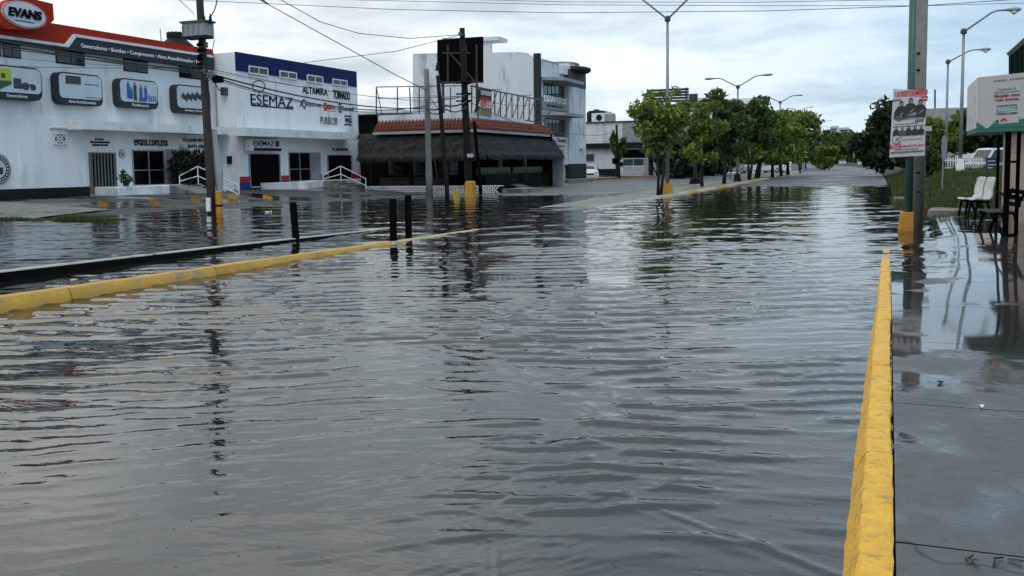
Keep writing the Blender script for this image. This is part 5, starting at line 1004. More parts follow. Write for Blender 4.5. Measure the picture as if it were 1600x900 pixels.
lamps = [(1043, 303, 30, 2.6, 1.5, 'near tall double street lamp whose arms leave the top of the view', YEL), (1152, 283, 136, 2.0, .75, 'second double street lamp rising over the median trees', CONCD), (1218, 270, 160, 2.0, .7, 'third double street lamp, above the dense middle crowns', None), (1249, 263, 174, 2.1, .75, 'fourth double street lamp, right of the third', None), (1282, 259, 193, 2.4, .7, 'slim far double street lamp by the road bend', None), (1297, 258, 200, 2.4, .6, 'farthest double street lamp before the towers', None)]
for i, (px, pb, pt, arm, rise, lb, bm) in enumerate(lamps):
    zf0 = (.1, .2, .3, .34, .36, .38)[i]; b = K(px, pb, Z=zf0)
    if i > 2: b = K(px, 258, Y=(0, 0, 0, 215, 300, 370)[i]); b = (b[0], b[1], .35)
    h = K(px + 2, pt, Y=b[1])[2] - b[2]
    lamp(b, h, arm, rise, (-1, 1), lb, 'double-arm street lamps on the median', rot=-.25 if i else -.2, r=.10 if i < 2 else .13, basem=bm, basew=.62)
nz1 = K(1500, 266, Y=57); lamp(nz1, K(1501, 50, Y=57)[2] - nz1[2], 2.0, 1.0, (1,), 'taller near single-arm lamp on the grass bank with a white foot', 'single-arm lamps on the right bank', rot=.12, r=.11, basem=WHITE2, basew=.5, baseh=.62, headm=STEEL)
nz2 = K(1477, 263, Y=75); lamp(nz2, K(1479.5, 97, Y=75)[2] - nz2[2], 2.0, .75, (1,), 'shorter far single-arm lamp on the grass bank', 'single-arm lamps on the right bank', rot=.12, r=.11, basem=WHITE2, basew=.4, baseh=.4, headm=STEEL)

# ------------------------------------------------------------------ trees
def tree(x, y, z, h, cw, label, seed, leaf=LEAFA, n=5000, ls=.15, trunks=1, fork=.32, base=.34, thick=.09, clumps=12, cat='tree', name='tree', group='trees on the median', flat=.62, lean=0.0):
    r = random.Random(seed); t = thing(name, label, cat, (x, y, z), group); mb = MB(); sp = []
    for q_ in range(trunks):
        a0 = r.uniform(0, 6.3); off = Vector((math.cos(a0), math.sin(a0), 0)) * (.12 * (trunks > 1)); B = Vector((x, y, z - .1)) + off * .6; dirx = off * 2 + Vector((lean, 0, 0)); F_ = Vector((x, y, z)) + dirx + Vector((r.uniform(-.12, .12), r.uniform(-.12, .12), h * fork))
        mb.tube([B, B.lerp(F_, .5) + Vector((r.uniform(-.08, .08), 0, 0)), F_], [thick, thick * .8, thick * .68], 7)
        nb = 4 if trunks > 1 else 6
        for k in range(nb):
            a = a0 + 2 * PI * k / nb + r.uniform(-.5, .5); rad = cw * .5 * r.uniform(.35, .85); zz = z + h * r.uniform(base + .2, .93)
            E_ = Vector((x + lean + rad * math.cos(a), y + rad * math.sin(a), zz)); M_ = F_.lerp(E_, .5) + Vector((r.uniform(-.2, .2), r.uniform(-.2, .2), .15))
            mb.tube([F_, M_, E_], [thick * .55, thick * .34, thick * .12], 5)
            for _ in range(2): e2 = M_.lerp(E_, r.uniform(.2, .9)); e3 = e2 + Vector((r.uniform(-1, 1), r.uniform(-1, 1), r.uniform(-.1, .8))) * cw * .16; mb.tube([e2, e3], [thick * .2, thick * .07], 4); sp.append((e3.x, e3.y, e3.z, cw * r.uniform(.10, .17), cw * r.uniform(.10, .17), h * r.uniform(.06, .1)))
            s_ = r.uniform(.14, .24); sp.append((E_.x, E_.y, E_.z, cw * s_, cw * s_, cw * s_ * flat))
    mb.build('trunk', BARK, t, smooth=True)
    for k in range(clumps):
        a = r.uniform(0, 6.3); rad = cw * .5 * math.sqrt(r.random()) * .85; zz = z + h * r.uniform(base, .95); s_ = r.uniform(.10, .21) * (1.15 - .35 * (zz - z) / h); sp.append((x + lean + rad * math.cos(a), y + rad * math.sin(a), zz, cw * s_, cw * s_, cw * s_ * flat))
    leafcloud('crown', sp, leaf, t, n, ls, seed, kind='stuff')
    return t
def treeat(px, pb, pt, pw_, zg, label, seed, **k):
    b = K(px, pb, Z=zg); sc = math.hypot(b[0], b[1]) * .97 / FO; h = K(px, pt, Y=b[1])[2] - zg; return tree(b[0], b[1], zg, h, pw_ * sc, label, seed, **k)
treeat(1030, 304.5, 126, 96, .08, 'first median tree with twin stems and loose droopy leaves left of the near lamp', 5, leaf=LEAFA, n=3000, ls=.16, trunks=2, thick=.085, clumps=22, fork=.38, base=.36, flat=.75)
treeat(1097, 290, 150, 72, .2, 'second median tree, slimmer, just right of the near lamp', 12, leaf=LEAFA, n=3200, ls=.17, thick=.12, clumps=16, base=.3)
treeat(1131, 286, 142, 88, .2, 'third median tree with rounded dark clumps standing above its neighbours', 13, leaf=LEAFB, n=6200, ls=.2, thick=.15, clumps=22, base=.3)
treeat(1170, 280, 152, 84, .24, 'fourth median tree behind the second lamp with leaning stems', 14, leaf=LEAFB, n=6200, ls=.22, trunks=2, thick=.13, clumps=20, base=.28)
treeat(1183, 277, 172, 90, .26, 'fifth median tree with a thick leaning dark trunk before the white saloon', 15, leaf=LEAFY, n=6200, ls=.22, thick=.28, clumps=20, base=.28, lean=.5)
treeat(1207, 275.5, 178, 88, .28, 'sixth median tree, bright green crown over the white car', 16, leaf=LEAFY, n=6200, ls=.23, thick=.17, clumps=22, base=.26)
treeat(1222, 273.5, 172, 84, .28, 'seventh median tree with a forked trunk', 17, leaf=LEAFY, n=6200, ls=.24, trunks=2, thick=.16, clumps=22, base=.26)
treeat(1231, 272, 180, 82, .3, 'last median tree, its crown falling away towards the bend', 18, leaf=LEAFB, n=4300, ls=.25, thick=.2, clumps=20, base=.24)
# trees beyond
G2 = 'trees beyond the road bend'
def far(px, pb, pt, pw_, Y, zg, label, seed, leaf=LEAFB, n=4500, ls=.45, group=G2, **k):
    b = K(px, pb, Y=Y); sc = math.hypot(b[0], Y) / FO; tree(b[0], Y, zg, K(px, pt, Y=Y)[2] - zg, pw_ * sc, label, seed, leaf=leaf, n=n, ls=ls, group=group, thick=.25, base=.12, fork=.2, **k)
far(1062, 275, 205, 80, 96, .1, 'dark tree shading the service road behind the first median trees', 31, clumps=20, leaf=LEAFC)
far(1112, 272, 205, 92, 112, .15, 'dark tree over the parked cars behind the third median tree', 32, clumps=22, leaf=LEAFC)
far(1160, 268, 200, 80, 150, .2, 'far dark tree behind the second lamp', 33, clumps=14)
far(1258, 262, 204, 44, 210, .3, 'broad dark tree left of the far lamps', 34, clumps=16, ls=.55)
far(1225, 262, 178, 60, 190, .3, 'tall dark tree behind the dense middle crowns', 35, clumps=16, ls=.55)
far(1288, 264, 230, 40, 170, .3, 'low spreading bushy tree at the traffic island in the bend', 36, leaf=LEAFA, clumps=16, ls=.4)
far(1300, 258, 214, 44, 330, .4, 'dark tree mass right of the far island', 37, clumps=16, ls=.8)
far(1332, 258, 210, 50, 420, .4, 'distant tree above the yellow building', 38, clumps=14, ls=.9)
far(1388, 259, 206, 36, 300, .5, 'distant tree between the yellow building and the almond tree', 39, clumps=14, ls=.8)
far(1300, 256, 206, 70, 480, .5, 'farthest low tree line by the towers', 40, clumps=14, ls=1.1)
far(965, 268, 192, 24, 104, .2, 'small palm-like tree on a thin dark trunk before the low white building', 41, n=700, ls=.3, clumps=3, group='slim trees')
GA = 'trees on the right bank'
b = K(1378, 262, Y=100); tree(b[0], 100, .5, K(1372, 152, Y=100)[2] - .5, 6.0, 'dark almond tree with large round leaves sticking out left of the poster', 50, leaf=LEAFC, n=5200, ls=.34, thick=.25, base=.12, fork=.2, clumps=26, group=GA, flat=1.0, lean=.6)
far(1392, 264, 172, 60, 92, .9, 'dark tree directly behind the poster poles', 51, leaf=LEAFC, n=4200, ls=.34, clumps=20, group=GA)
far(1432, 262, 186, 70, 110, 1.0, 'mid green tree right of the poster', 52, leaf=LEAFA, n=5000, ls=.3, clumps=18, group=GA)
far(1470, 262, 180, 70, 118, 1.0, 'bright bushy tree between poster and bank lamps', 53, leaf=LEAFY, n=5000, ls=.32, clumps=18, group=GA)
far(1508, 262, 176, 76, 120, 1.0, 'dark tree behind the single-arm lamps', 54, leaf=LEAFB, n=5000, ls=.34, clumps=18, group=GA)
far(1556, 262, 178, 90, 104, 1.0, 'dark tree behind the parked vans under the sign box', 55, leaf=LEAFC, n=5000, ls=.34, clumps=18, group=GA)
far(1608, 262, 170, 90, 100, 1.0, 'dark tree at the far right behind the brick kiosk', 56, leaf=LEAFC, n=4000, ls=.34, clumps=16, group=GA)
for k_, (px, pt) in enumerate(((1448, 232), (1460, 238))): far(px, 276, pt, 26, 60, .6, ('tall grassy weed clump on the bank right of the poster', 'second weed clump nearer the bank lamps')[k_], 60 + k_, leaf=LEAFG, n=900, ls=.3, clumps=5, group='weed clumps on the bank', cat='shrub', name='weed_clump')
# island planting at the bend
MB().box(-17.6, -12.8, 148, 168, .1, .42).build('traffic_island', SLABM, kind='structure')

# ------------------------------------------------------------------ cars, people
def car(x, y, z, rz, paint, label, L=4.3, W_=1.74, H=1.42, kind='saloon', name='parked_car', plate=False):
    t = thing(name, label, 'car', (0, 0, 0), 'vehicles parked or passing along the road'); hl = L / 2
    if kind == 'saloon': prof = [(-hl, .42), (-hl + .05, .78), (-hl + .5, .88), (-hl + .95, .93), (-hl + 1.55, H - .04), (-.1, H), (.55, H - .06), (1.25, .98), (hl - .35, .80), (hl - .05, .66), (hl, .40)]; win = [(-hl + 1.08, .97), (-hl + 1.62, H - .09), (-.05, H - .06), (.5, H - .11), (1.08, .97)]
    elif kind == 'pickup': prof = [(-hl, .55), (-hl, 1.02), (-.5, 1.02), (-.42, H), (.75, H), (1.25, 1.06), (hl - .1, .95), (hl, .5)]; win = [(-.32, 1.06), (-.3, H - .08), (.7, H - .08), (1.08, 1.06)]
    else: prof = [(-hl, .45), (-hl + .02, 1.0), (-hl + .2, H - .05), (-.2, H), (.5, H - .04), (1.15, 1.08), (hl - .3, .95), (hl, .5)]; win = [(-hl + .3, 1.04), (-hl + .42, H - .12), (.4, H - .1), (1.0, 1.06)]
    mb = MB(); hw = W_ / 2; n = len(prof); rows = []
    def hwz(zz): return hw * (1 if zz < .95 else 1 - .18 * (zz - .95) / (H - .95))
    for s_ in (-1, 1):
        for (px, pz) in prof: mb.v.append((px, s_ * hwz(pz), pz))
    lo = [(-hl + .02, .22), (hl - .02, .22)]
    for s_ in (-1, 1):
        for (px, pz) in lo: mb.v.append((px, s_ * hw * .96, pz))
    for i in range(n - 1): mb.f.append((i, i + 1, n + i + 1, n + i))
    b0 = 2 * n; mb.f.append(tuple([b0] + list(range(n)) + [b0 + 1])); mb.f.append(tuple([b0 + 3] + list(range(2 * n - 1, n - 1, -1)) + [b0 + 2])); mb.f.append((b0, b0 + 1, b0 + 3, b0 + 2)); mb.f.append((0, n, b0 + 2, b0)); mb.f.append((n - 1, b0 + 1, b0 + 3, 2 * n - 1))
    mb.build('body', paint, t, bevel=.05)
    for s_ in (-1, 1):
        mid = sum(p[0] for p in win) / len(win); pts = [(px, s_ * (hwz(pz) + .004), pz) for px, pz in win]; MB().prism(pts, (0, s_ * .012, 0)).build('side_window', GLASS, t)
        for xw_ in (-hl * .6, hl * .62):
            wh = MB(); c = (xw_, s_ * (hw - .08), .32)
            ring_ = lambda r, a, b: [[(c[0] + r * math.cos(2 * PI * k / 18), yy, c[2] + r * math.sin(2 * PI * k / 18)) for k in range(18)] for yy in (a, b)]
            ya_, yb_2 = c[1] - .1, c[1] + .1; wh.prism(ring_(.32, ya_, yb_2)[0], (0, .2, 0)); w_ = wh.build('wheel', RUBBER, t); rim = MB(); yo = yb_2 if s_ > 0 else ya_ - .012; rim.prism(ring_(.19, yo, yo)[0], (0, .012, 0)); rim.build('rim', ALU, w_)
        MB().box(hl - .1, hl + .005, s_ * (hw - .38), s_ * (hw - .08), .6, .74).build('headlight', CLAMP, t); MB().box(-hl - .005, -hl + .06, s_ * (hw - .3), s_ * (hw - .06), .7, .85).build('tail_light', mat('tail_light_red', (.3, .01, .01), .3), t)
        MB().box(.55, .75, s_ * (hw + .0), s_ * (hw + .16), .95, 1.07).build('mirror', paint, t)
    i0 = [i for i, p in enumerate(prof) if p[1] >= H - .07][-1]; a, b = prof[i0], prof[i0 + 1]
    def screen(a, b, nm):
        d = Vector((b[0] - a[0], 0, b[1] - a[1])); nn = Vector((-d.z, 0, d.x)).normalized(); nn = nn if nn.z > 0 else -nn; P = []
        for f_, s_ in ((.06, -1), (.94, -1), (.94, 1), (.06, 1)): px, pz = a[0] + (b[0] - a[0]) * f_, a[1] + (b[1] - a[1]) * f_; P.append((px + nn.x * .006, s_ * hwz(pz) * .9, pz + nn.z * .006))
        MB().prism(P, tuple(nn * .008)).build(nm, GLASS, t)
    screen(a, b, 'windscreen'); j = [i for i, p in enumerate(prof) if p[1] >= H - .07][0]; screen(prof[j], prof[j - 1], 'rear_window')
    MB().box(hl - .02, hl + .01, -.4, .4, .42, .56).build('grille', BLACK, t)
    t.location = (x, y, z); t.rotation_euler = (0, 0, rz); return t
def carat(px, pb, zg, rz, paint, label, **k): b = K(px, pb, Z=zg); return car(b[0], b[1], zg, rz, paint, label, **k)
carat(1206, 270, .26, math.radians(155), CARW, 'white saloon car with dark windows seen between the median tree trunks', L=4.4)
carat(1170, 268, .22, math.radians(165), CARW, 'white pickup partly hidden by the leaning median tree', kind='pickup', H=1.7, L=5)
carat(1146, 271, .2, math.radians(175), CARS, 'silver car parked left of the second street lamp', L=4.2)
carat(1079, 277, .12, math.radians(-75), CARR, 'dark maroon car with pale bonnet between the near lamp and second tree')
carat(1056, 279, .1, math.radians(-80), CARK, 'black parked car in deep shade behind the near lamp', kind='suv', H=1.65)
carat(1316, 258.6, .36, math.radians(-86), CARS, 'small silver car driving far down the road', kind='suv', H=1.5, name='driving_car')
carat(1347, 259, .36, math.radians(-88), CARW, 'white car far down the road before the yellow building', name='driving_car')
b = K(907, 268, Y=98); car(b[0] + .6, 98, .15, math.radians(-60), CARW, 'white car just showing beside the office tower', L=4.2)
b = K(1518, 262, Y=66); 
carG = 'vehicles behind the bank fence'
def veh(px, py_top, Y, rz, paint, label, kind, H, L=4.6):
    b = K(px, py_top, Y=Y); return car(b[0], Y, b[2] - H, rz, paint, label, kind=kind, H=H, L=L)
veh(1514, 246, 96, math.radians(185), CARW, 'long white pickup parked behind the white fence', 'pickup', 1.6, 5.2)
veh(1550, 232, 72, math.radians(215), CARW, 'white van with big windscreen under the sign box', 'suv', 2.0, 4.8)
def skinfig(name, verts, edges, m, parent, sub=1):
    me = bpy.data.meshes.new(name); off = world_of(parent); me.from_pydata([tuple(Vector(v[:3]) - Vector((0, 0, 0))) for v in verts], edges, []); me.update(); o = bpy.data.objects.new(name, me); C.objects.link(o); o.parent = parent
    sk = o.modifiers.new('skin', 'SKIN'); 
    for i, v in enumerate(verts): me.skin_vertices[0].data[i].radius = (v[3], v[3]); me.skin_vertices[0].data[i].use_root = (i == 0)
    s_ = o.modifiers.new('sub', 'SUBSURF'); s_.levels = s_.render_levels = sub; me.materials.append(m); return o
def add_skin(me):
    if not me.skin_vertices: me.attributes  # skin layer is made by the modifier
pb_ = K(1250.5, 271, Z=.27); per = thing('person', 'person in a white shirt and dark trousers riding a bicycle past the last median tree', 'person', (pb_[0], pb_[1], .27))
def figure(name, verts, edges, m, parent):
    bm_ = __import__('bmesh').new(); lay = bm_.verts.layers.skin.verify(); vs = []
    for i, v in enumerate(verts): q_ = bm_.verts.new(v[:3]); q_[lay].radius = (v[3], v[3] * (v[4] if len(v) > 4 else 1)); q_[lay].use_root = (i == 0); vs.append(q_)
    for a, b in edges: bm_.edges.new((vs[a], vs[b]))
    me = bpy.data.meshes.new(name); bm_.to_mesh(me); bm_.free(); me.materials.append(m); o = bpy.data.objects.new(name, me); C.objects.link(o); o.parent = parent
    o.modifiers.new('skin', 'SKIN').use_smooth_shade = True; s_ = o.modifiers.new('sub', 'SUBSURF'); s_.levels = s_.render_levels = 2; return o
# seated rider facing the camera (-Y); local coordinates, saddle at .95
BV = [(0, .12, .98, .12), (0, .08, 1.2, .125), (0, .0, 1.42, .13), (0, -.03, 1.52, .055), (0, -.05, 1.60, .07), (0, -.06, 1.70, .085), (0, -.05, 1.78, .06),
      (.17, -.0, 1.42, .06), (.27, -.18, 1.22, .045), (.26, -.42, 1.06, .035), (.25, -.48, 1.05, .03), (-.17, 0, 1.42, .06), (-.27, -.18, 1.22, .045), (-.26, -.42, 1.06, .035), (-.25, -.48, 1.05, .03),
      (.11, .02, .93, .085), (.13, -.32, .74, .06), (.12, -.14, .36, .042), (.12, -.24, .30, .032), (-.11, .02, .93, .085), (-.13, -.30, .62, .06), (-.12, -.06, .20, .042), (-.12, -.16, .13, .032)]
BE = [(0, 1), (1, 2), (2, 3), (3, 4), (4, 5), (5, 6), (2, 7), (7, 8), (8, 9), (9, 10), (2, 11), (11, 12), (12, 13), (13, 14), (0, 15), (15, 16), (16, 17), (17, 18), (0, 19), (19, 20), (20, 21), (21, 22)]
figure('body', BV, BE, SKIN, per)
figure('shirt', [(0, .12, 1.0, .145), (0, .08, 1.2, .15), (0, .0, 1.42, .15), (.18, 0, 1.42, .08), (.26, -.15, 1.25, .065), (-.18, 0, 1.42, .08), (-.26, -.15, 1.25, .065)], [(0, 1), (1, 2), (2, 3), (3, 4), (2, 5), (5, 6)], SHIRT, per)
figure('trousers', [(0, .12, .96, .14), (.11, .02, .92, .105), (.13, -.32, .74, .08), (.12, -.16, .42, .06), (-.11, .02, .92, .105), (-.13, -.30, .62, .08), (-.12, -.09, .28, .06)], [(0, 1), (1, 2), (2, 3), (0, 4), (4, 5), (5, 6)], TROUS, per)
figure('hair', [(0, -.02, 1.74, .088), (0, -.04, 1.80, .075)], [(0, 1)], BLACK, per)
bk = thing('bicycle', 'dark bicycle under the rider in the white shirt', 'bicycle', (pb_[0], pb_[1], .27)); bx, by, bz = pb_[0], pb_[1], .27
for yy_, nm in ((-.55, 'wheel'), (.5, 'wheel')): MB().tube([(bx, by + yy_ + .33 * math.cos(a), bz + .34 + .33 * math.sin(a)) for a in np.linspace(0, 2 * PI, 21)], .022, 6).build(nm, RUBBER, bk)
mb = MB(); B_ = lambda y, z: (bx, by + y, bz + z)
for a, b in ((B_(.5, .34), B_(.1, .3)), (B_(.1, .3), B_(.22, .9)), (B_(.1, .3), B_(-.38, .8)), (B_(.22, .85), B_(-.36, .85)), (B_(.5, .34), B_(.2, .8)), (B_(-.55, .34), B_(-.36, .98))): mb.tube([a, b], .02, 6)
mb.build('frame', STEELD, bk); MB().tube([(bx - .27, by - .42, bz + 1.04), (bx, by - .38, bz + .99), (bx + .27, by - .42, bz + 1.04)], .018, 6).build('handlebar', STEELD, bk); MB().hexa([(bx - .08, by + .08, bz + .9), (bx + .08, by + .08, bz + .9), (bx + .09, by + .34, bz + .9), (bx - .09, by + .34, bz + .9)], [(bx - .03, by + .08, bz + .94), (bx + .03, by + .08, bz + .94), (bx + .08, by + .34, bz + .95), (bx - .08, by + .34, bz + .95)]).build('saddle', BLACK, bk)

# flat-bed trailer by the almond tree
b0, b1 = K(1367, 266, Z=.25), K(1389, 266, Z=.25); tY = b0[1]; tl = thing('flatbed_truck', 'dark brown truck bed parked at the foot of the almond tree', 'truck', ((b0[0] + b1[0]) / 2, tY, .25)); zt1 = K(1378, 250, Y=tY)[2]; zm = K(1378, 259, Y=tY)[2]
TRK = mat('rusty_truck_board', (.07, .05, .045), .8, .3, 3)
for k in range(3): MB().box(b0[0], b1[0], tY, tY + .06, zm + (zt1 - zm) * k / 3 + .01, zm + (zt1 - zm) * (k + 1) / 3 - .02).build('tail_board', TRK, tl)
MB().box(b0[0], b1[0], tY + .061, tY + 5, zm, zt1 - .1).build('bed', TRK, tl); MB().box(b0[0] + .3, b1[0] - .3, tY + 5.05, tY + 6.8, .7, zt1 + .4).build('cab', CARK, tl)
for x in (b0[0] + .25, b1[0] - .25):
    for yy_ in (.9, 5.6):
        MB().prism([(x - .13, tY + yy_ + .42 * math.cos(2 * PI * k / 16), .67 + .42 * math.sin(2 * PI * k / 16)) for k in range(16)], (.26, 0, 0)).build('wheel', RUBBER, tl)
MB().box(b0[0] + .5, b1[0] - .5, tY - .04, tY - .005, .68, .78).build('bumper', PLASTW, tl)

# far end of the road: yellow building, towers, brown hoarding
Yy = 330; q5 = lambda x, y: K(x, y, Y=Yy); yb_3 = thing('yellow_building', 'small yellow and brown building closing the end of the road', 'building', q5(1343, 258)); a, b = q5(1333, 258), q5(1352, 232)
YW = mat('yellow_wall', (.50, .40, .14), .8, .08, .5); MB().box(a[0], b[0], Yy, Yy + 10, 0, b[2]).build('wall', YW, yb_3)
c, d = q5(1341, 256), q5(1352, 233); MB().box(c[0], d[0], Yy - .3, Yy, .4, d[2]).build('brown_front', mat('brown_front', (.20, .11, .07), .8), yb_3)
c, d = q5(1345, 246), q5(1350, 240); MB().box(c[0], d[0], Yy - .5, Yy - .3, c[2], d[2]).build('sign_panel', WHITE2, yb_3); c, d = q5(1334, 257), q5(1339, 246); MB().box(c[0], d[0], Yy - .25, Yy - .1, .4, d[2]).build('doorway', BLACK, yb_3); c = q5(1342, 229); MB().box(c[0] - 1, c[0] + 1, Yy + 2, Yy + 4, b[2], c[2]).build('roof_box', YW, yb_3)
for (a0, a1, t_, lb, Yt) in ((1297, 1309, 197, 'left pale apartment tower far beyond the trees', 900), (1310, 1326, 199, 'right grey apartment tower far beyond the trees', 950)):
    a, b = K(a0, 240, Y=Yt), K(a1, t_, Y=Yt); tw = thing('apartment_tower', lb, 'building', (a[0], Yt, 0), 'towers on the horizon'); FARW = mat('far_tower_wall', (.5, .53, .56), .8); MB().box(a[0], b[0], Yt, Yt + 15, -5, b[2]).build('wall', FARW, tw)
    nfl = 6
    for k in range(nfl): zz = b[2] - 2.6 - k * 3.3; MB().box(a[0] + .8, b[0] - .8, Yt - .2, Yt - .01, zz - .8, zz + .6).build('window_band', GLASS, tw)
a, b = K(1270, 210, Y=230), K(1283, 198, Y=230); t = thing('brown_hoarding', 'small reddish brown roadside hoarding beside the far lamps', 'billboard', (a[0], 230, 0)); MB().box(a[0], b[0], 230, 230.3, a[2], b[2]).build('panel', mat('brown_hoarding', (.16, .075, .06), .8), t); MB().tube([((a[0] + b[0]) / 2, 230.5, 0), ((a[0] + b[0]) / 2, 230.5, a[2])], .25, 8).build('post', STEELD, t)
# mast on the skyline right
a = K(1462, 200, Y=300); rebase(tag(MB().tube([(a[0], 300, 0), K(1461, 140, Y=300)], .25, 5).build('radio_mast', STEELD), 'thin radio mast on the skyline between poster and lamps', 'mast'), (a[0], 300, 0))
a, b = K(1430, 215, Y=260), K(1500, 168, Y=260); t = thing('skyline_building', 'grey flat-topped building mostly hidden by trees right of the poster', 'building', (a[0], 260, 0)); MB().box(a[0], b[0], 260, 275, 0, K(1470, 169, Y=260)[2]).build('wall', GREYW, t)

# ------------------------------------------------------------------ parking stops, litter, bollards on the left
for i, (px, py) in enumerate(((160, 322), (241, 319), (306, 316), (363, 311), (417, 311))):
    b = onland(px, py, zleft); lb = ('orange parking stop nearest the grass strip', 'orange parking stop before the shop door', 'orange parking stop left of the transformer pole', 'yellow parking stop right of the transformer pole', 'yellow parking stop before the blue-banded showroom')[i]
    t = thing('parking_stop', lb, 'parking stop', b, 'painted parking stops on the apron'); OR = mat('orange_stop_paint', (.28, .12, .015), .6, .2, 6, dirt=(.1, .05, .02)) if i < 3 else YEL
    for s_ in (0, 1): x0, x1, zz = b[0] - .2 + s_ * .24, b[0] + .03 + s_ * .24, b[2] + .2 - .07 * s_; MB().hexa([(x0, b[1] - .1, b[2] - .05), (x1, b[1] - .1, b[2] - .05), (x1, b[1] + .15, b[2] - .05), (x0, b[1] + .15, b[2] - .05)], [(x0 + .02, b[1] - .05, zz), (x1 - .02, b[1] - .05, zz), (x1 - .02, b[1] + .1, zz), (x0 + .02, b[1] + .1, zz)]).build('block', OR, t)
def strip(name, pts, m, zf, w_=.12, dz=.006, parent=None):
    V = []; F = []
    for i in range(len(pts) - 1):
        a, b = Vector(pts[i]), Vector(pts[i + 1]); n = max(2, int((b - a).length / .5)); d = (b - a).normalized(); s_ = Vector((-d.y, d.x)) * w_ / 2
        for k in range(n + 1):
            p = a.lerp(b, k / n); 
            for q_ in (p - s_, p + s_): V.append((q_.x, q_.y, float(zf(np.array(q_.x), np.array(q_.y))) + dz))
        o = len(V) - 2 * (n + 1); F += [(o + 2 * k, o + 2 * k + 1, o + 2 * k + 3, o + 2 * k + 2) for k in range(n)]
    return npmesh(name, V, F, m, kind='structure')
a, b = onland(150, 320, zleft), onland(306, 323, zleft); strip('parking_line', [a[:2], b[:2]], MARK, zleft)
for k in range(7): y = 29 + k * 2.5; strip('parking_bay_line', [(-33.0, y), (-29.6, y - 1.2)], MARK, zleft, .1)
# pale slab at the corner of the apron, with joints and a grass edge
xsl = [-44, -40.5, -37, -33.5, -30.8, -28.2]
root = bpy.data.objects.new('corner_pavement', None); C.objects.link(root); root['kind'] = 'structure'
for i in range(len(xsl) - 1):
    for (a, b) in ((25.5, 27.4), (27.42, 29.2)):
        s = grid('paving_slab', np.linspace(xsl[i] + .015, xsl[i + 1] - .015, 5), np.linspace(a, b, 4), lambda x, y: zleft(x, y) + .05, SLABM); s.parent = root
def grass(name, label, xy, zf, n, h, m, seed):
    r = np.random.default_rng(seed); x, y = xy(r, n); z = zf(x, y); a = r.uniform(0, 2 * PI, n); hh = h * r.uniform(.5, 1.3, n) * (.45 + 1.2 * sm(.5 + fbm(x, y, 1.3, 44))); w_ = .012 + h * .03; dx, dy = np.cos(a) * w_, np.sin(a) * w_; lx, ly = r.normal(0, .35, n) * hh, r.normal(0, .35, n) * hh
    V = np.stack([np.stack([x - dx, y - dy, z - .02], -1), np.stack([x + dx, y + dy, z - .02], -1), np.stack([x + lx, y + ly, z + hh], -1)], 1).reshape(-1, 3); o = npmesh(name, V, np.arange(3 * n).reshape(-1, 3), m, kind='stuff'); o['label'] = label; o['category'] = 'grass'; return o
grass('grass_strip', 'strip of short green grass at the water edge of the apron, bottom of the left pavement', lambda r, n: (r.uniform(-40, -23.6, n), 24.7 + np.abs(r.normal(0, .3, n)) + .1), lambda x, y: np.maximum(zleft(x, y), 0), 9000, .13, LEAFG, 3)
def bankxy(r, n):
    y = 28 + 70 * r.random(n) ** 1.6; x = .15 + 9 * r.random(n) * (.35 + .65 * r.random(n)) + np.interp(y, [28, 36], [1.0, 0]); return x + cur(y), y
grass('bank_grass', 'rough green grass covering the right bank behind the poster poles', bankxy, zbank, 60000, .17, LEAFG, 4)
# submerged median bollards
for (px, pb, pt, ptx, lb) in ((464, 378, 316, 457.5, 'black square bollard leaning left at the far median kerb'), (614.5, 381, 311, 614, 'thicker upright black bollard at the flooded tip of the yellow kerb'), (638.5, 374, 305, 637.5, 'upright black bollard, rightmost and farthest of the three')):
    b = K(px, pb, Z=0); tpt = K(ptx, pt, Y=b[1]); t = thing('black_bollard', lb, 'bollard', b, 'black bollards on the flooded median'); MB().bar((b[0], b[1], -.3), tpt, .12).build('post', BLACK, t, bevel=.008); MB().bar((tpt[0], tpt[1], tpt[2]), (tpt[0], tpt[1], tpt[2] + .01), .10).build('cap', BLACKP, t)
b = onland(420, 333, zleft); t = MB().add(*[[(b[0] + .13 * math.cos(k), b[1] + .1 * math.sin(k * 1.7), b[2] + .05 + .06 * math.sin(k * 2.3)) for k in range(7)], [(0, 1, 2), (2, 3, 4), (4, 5, 6), (0, 2, 4), (1, 3, 5), (0, 5, 6)]]).build('plastic_bag', WHITE2); rebase(tag(t, 'small crumpled white plastic bag on the wet apron', 'bag'), b)
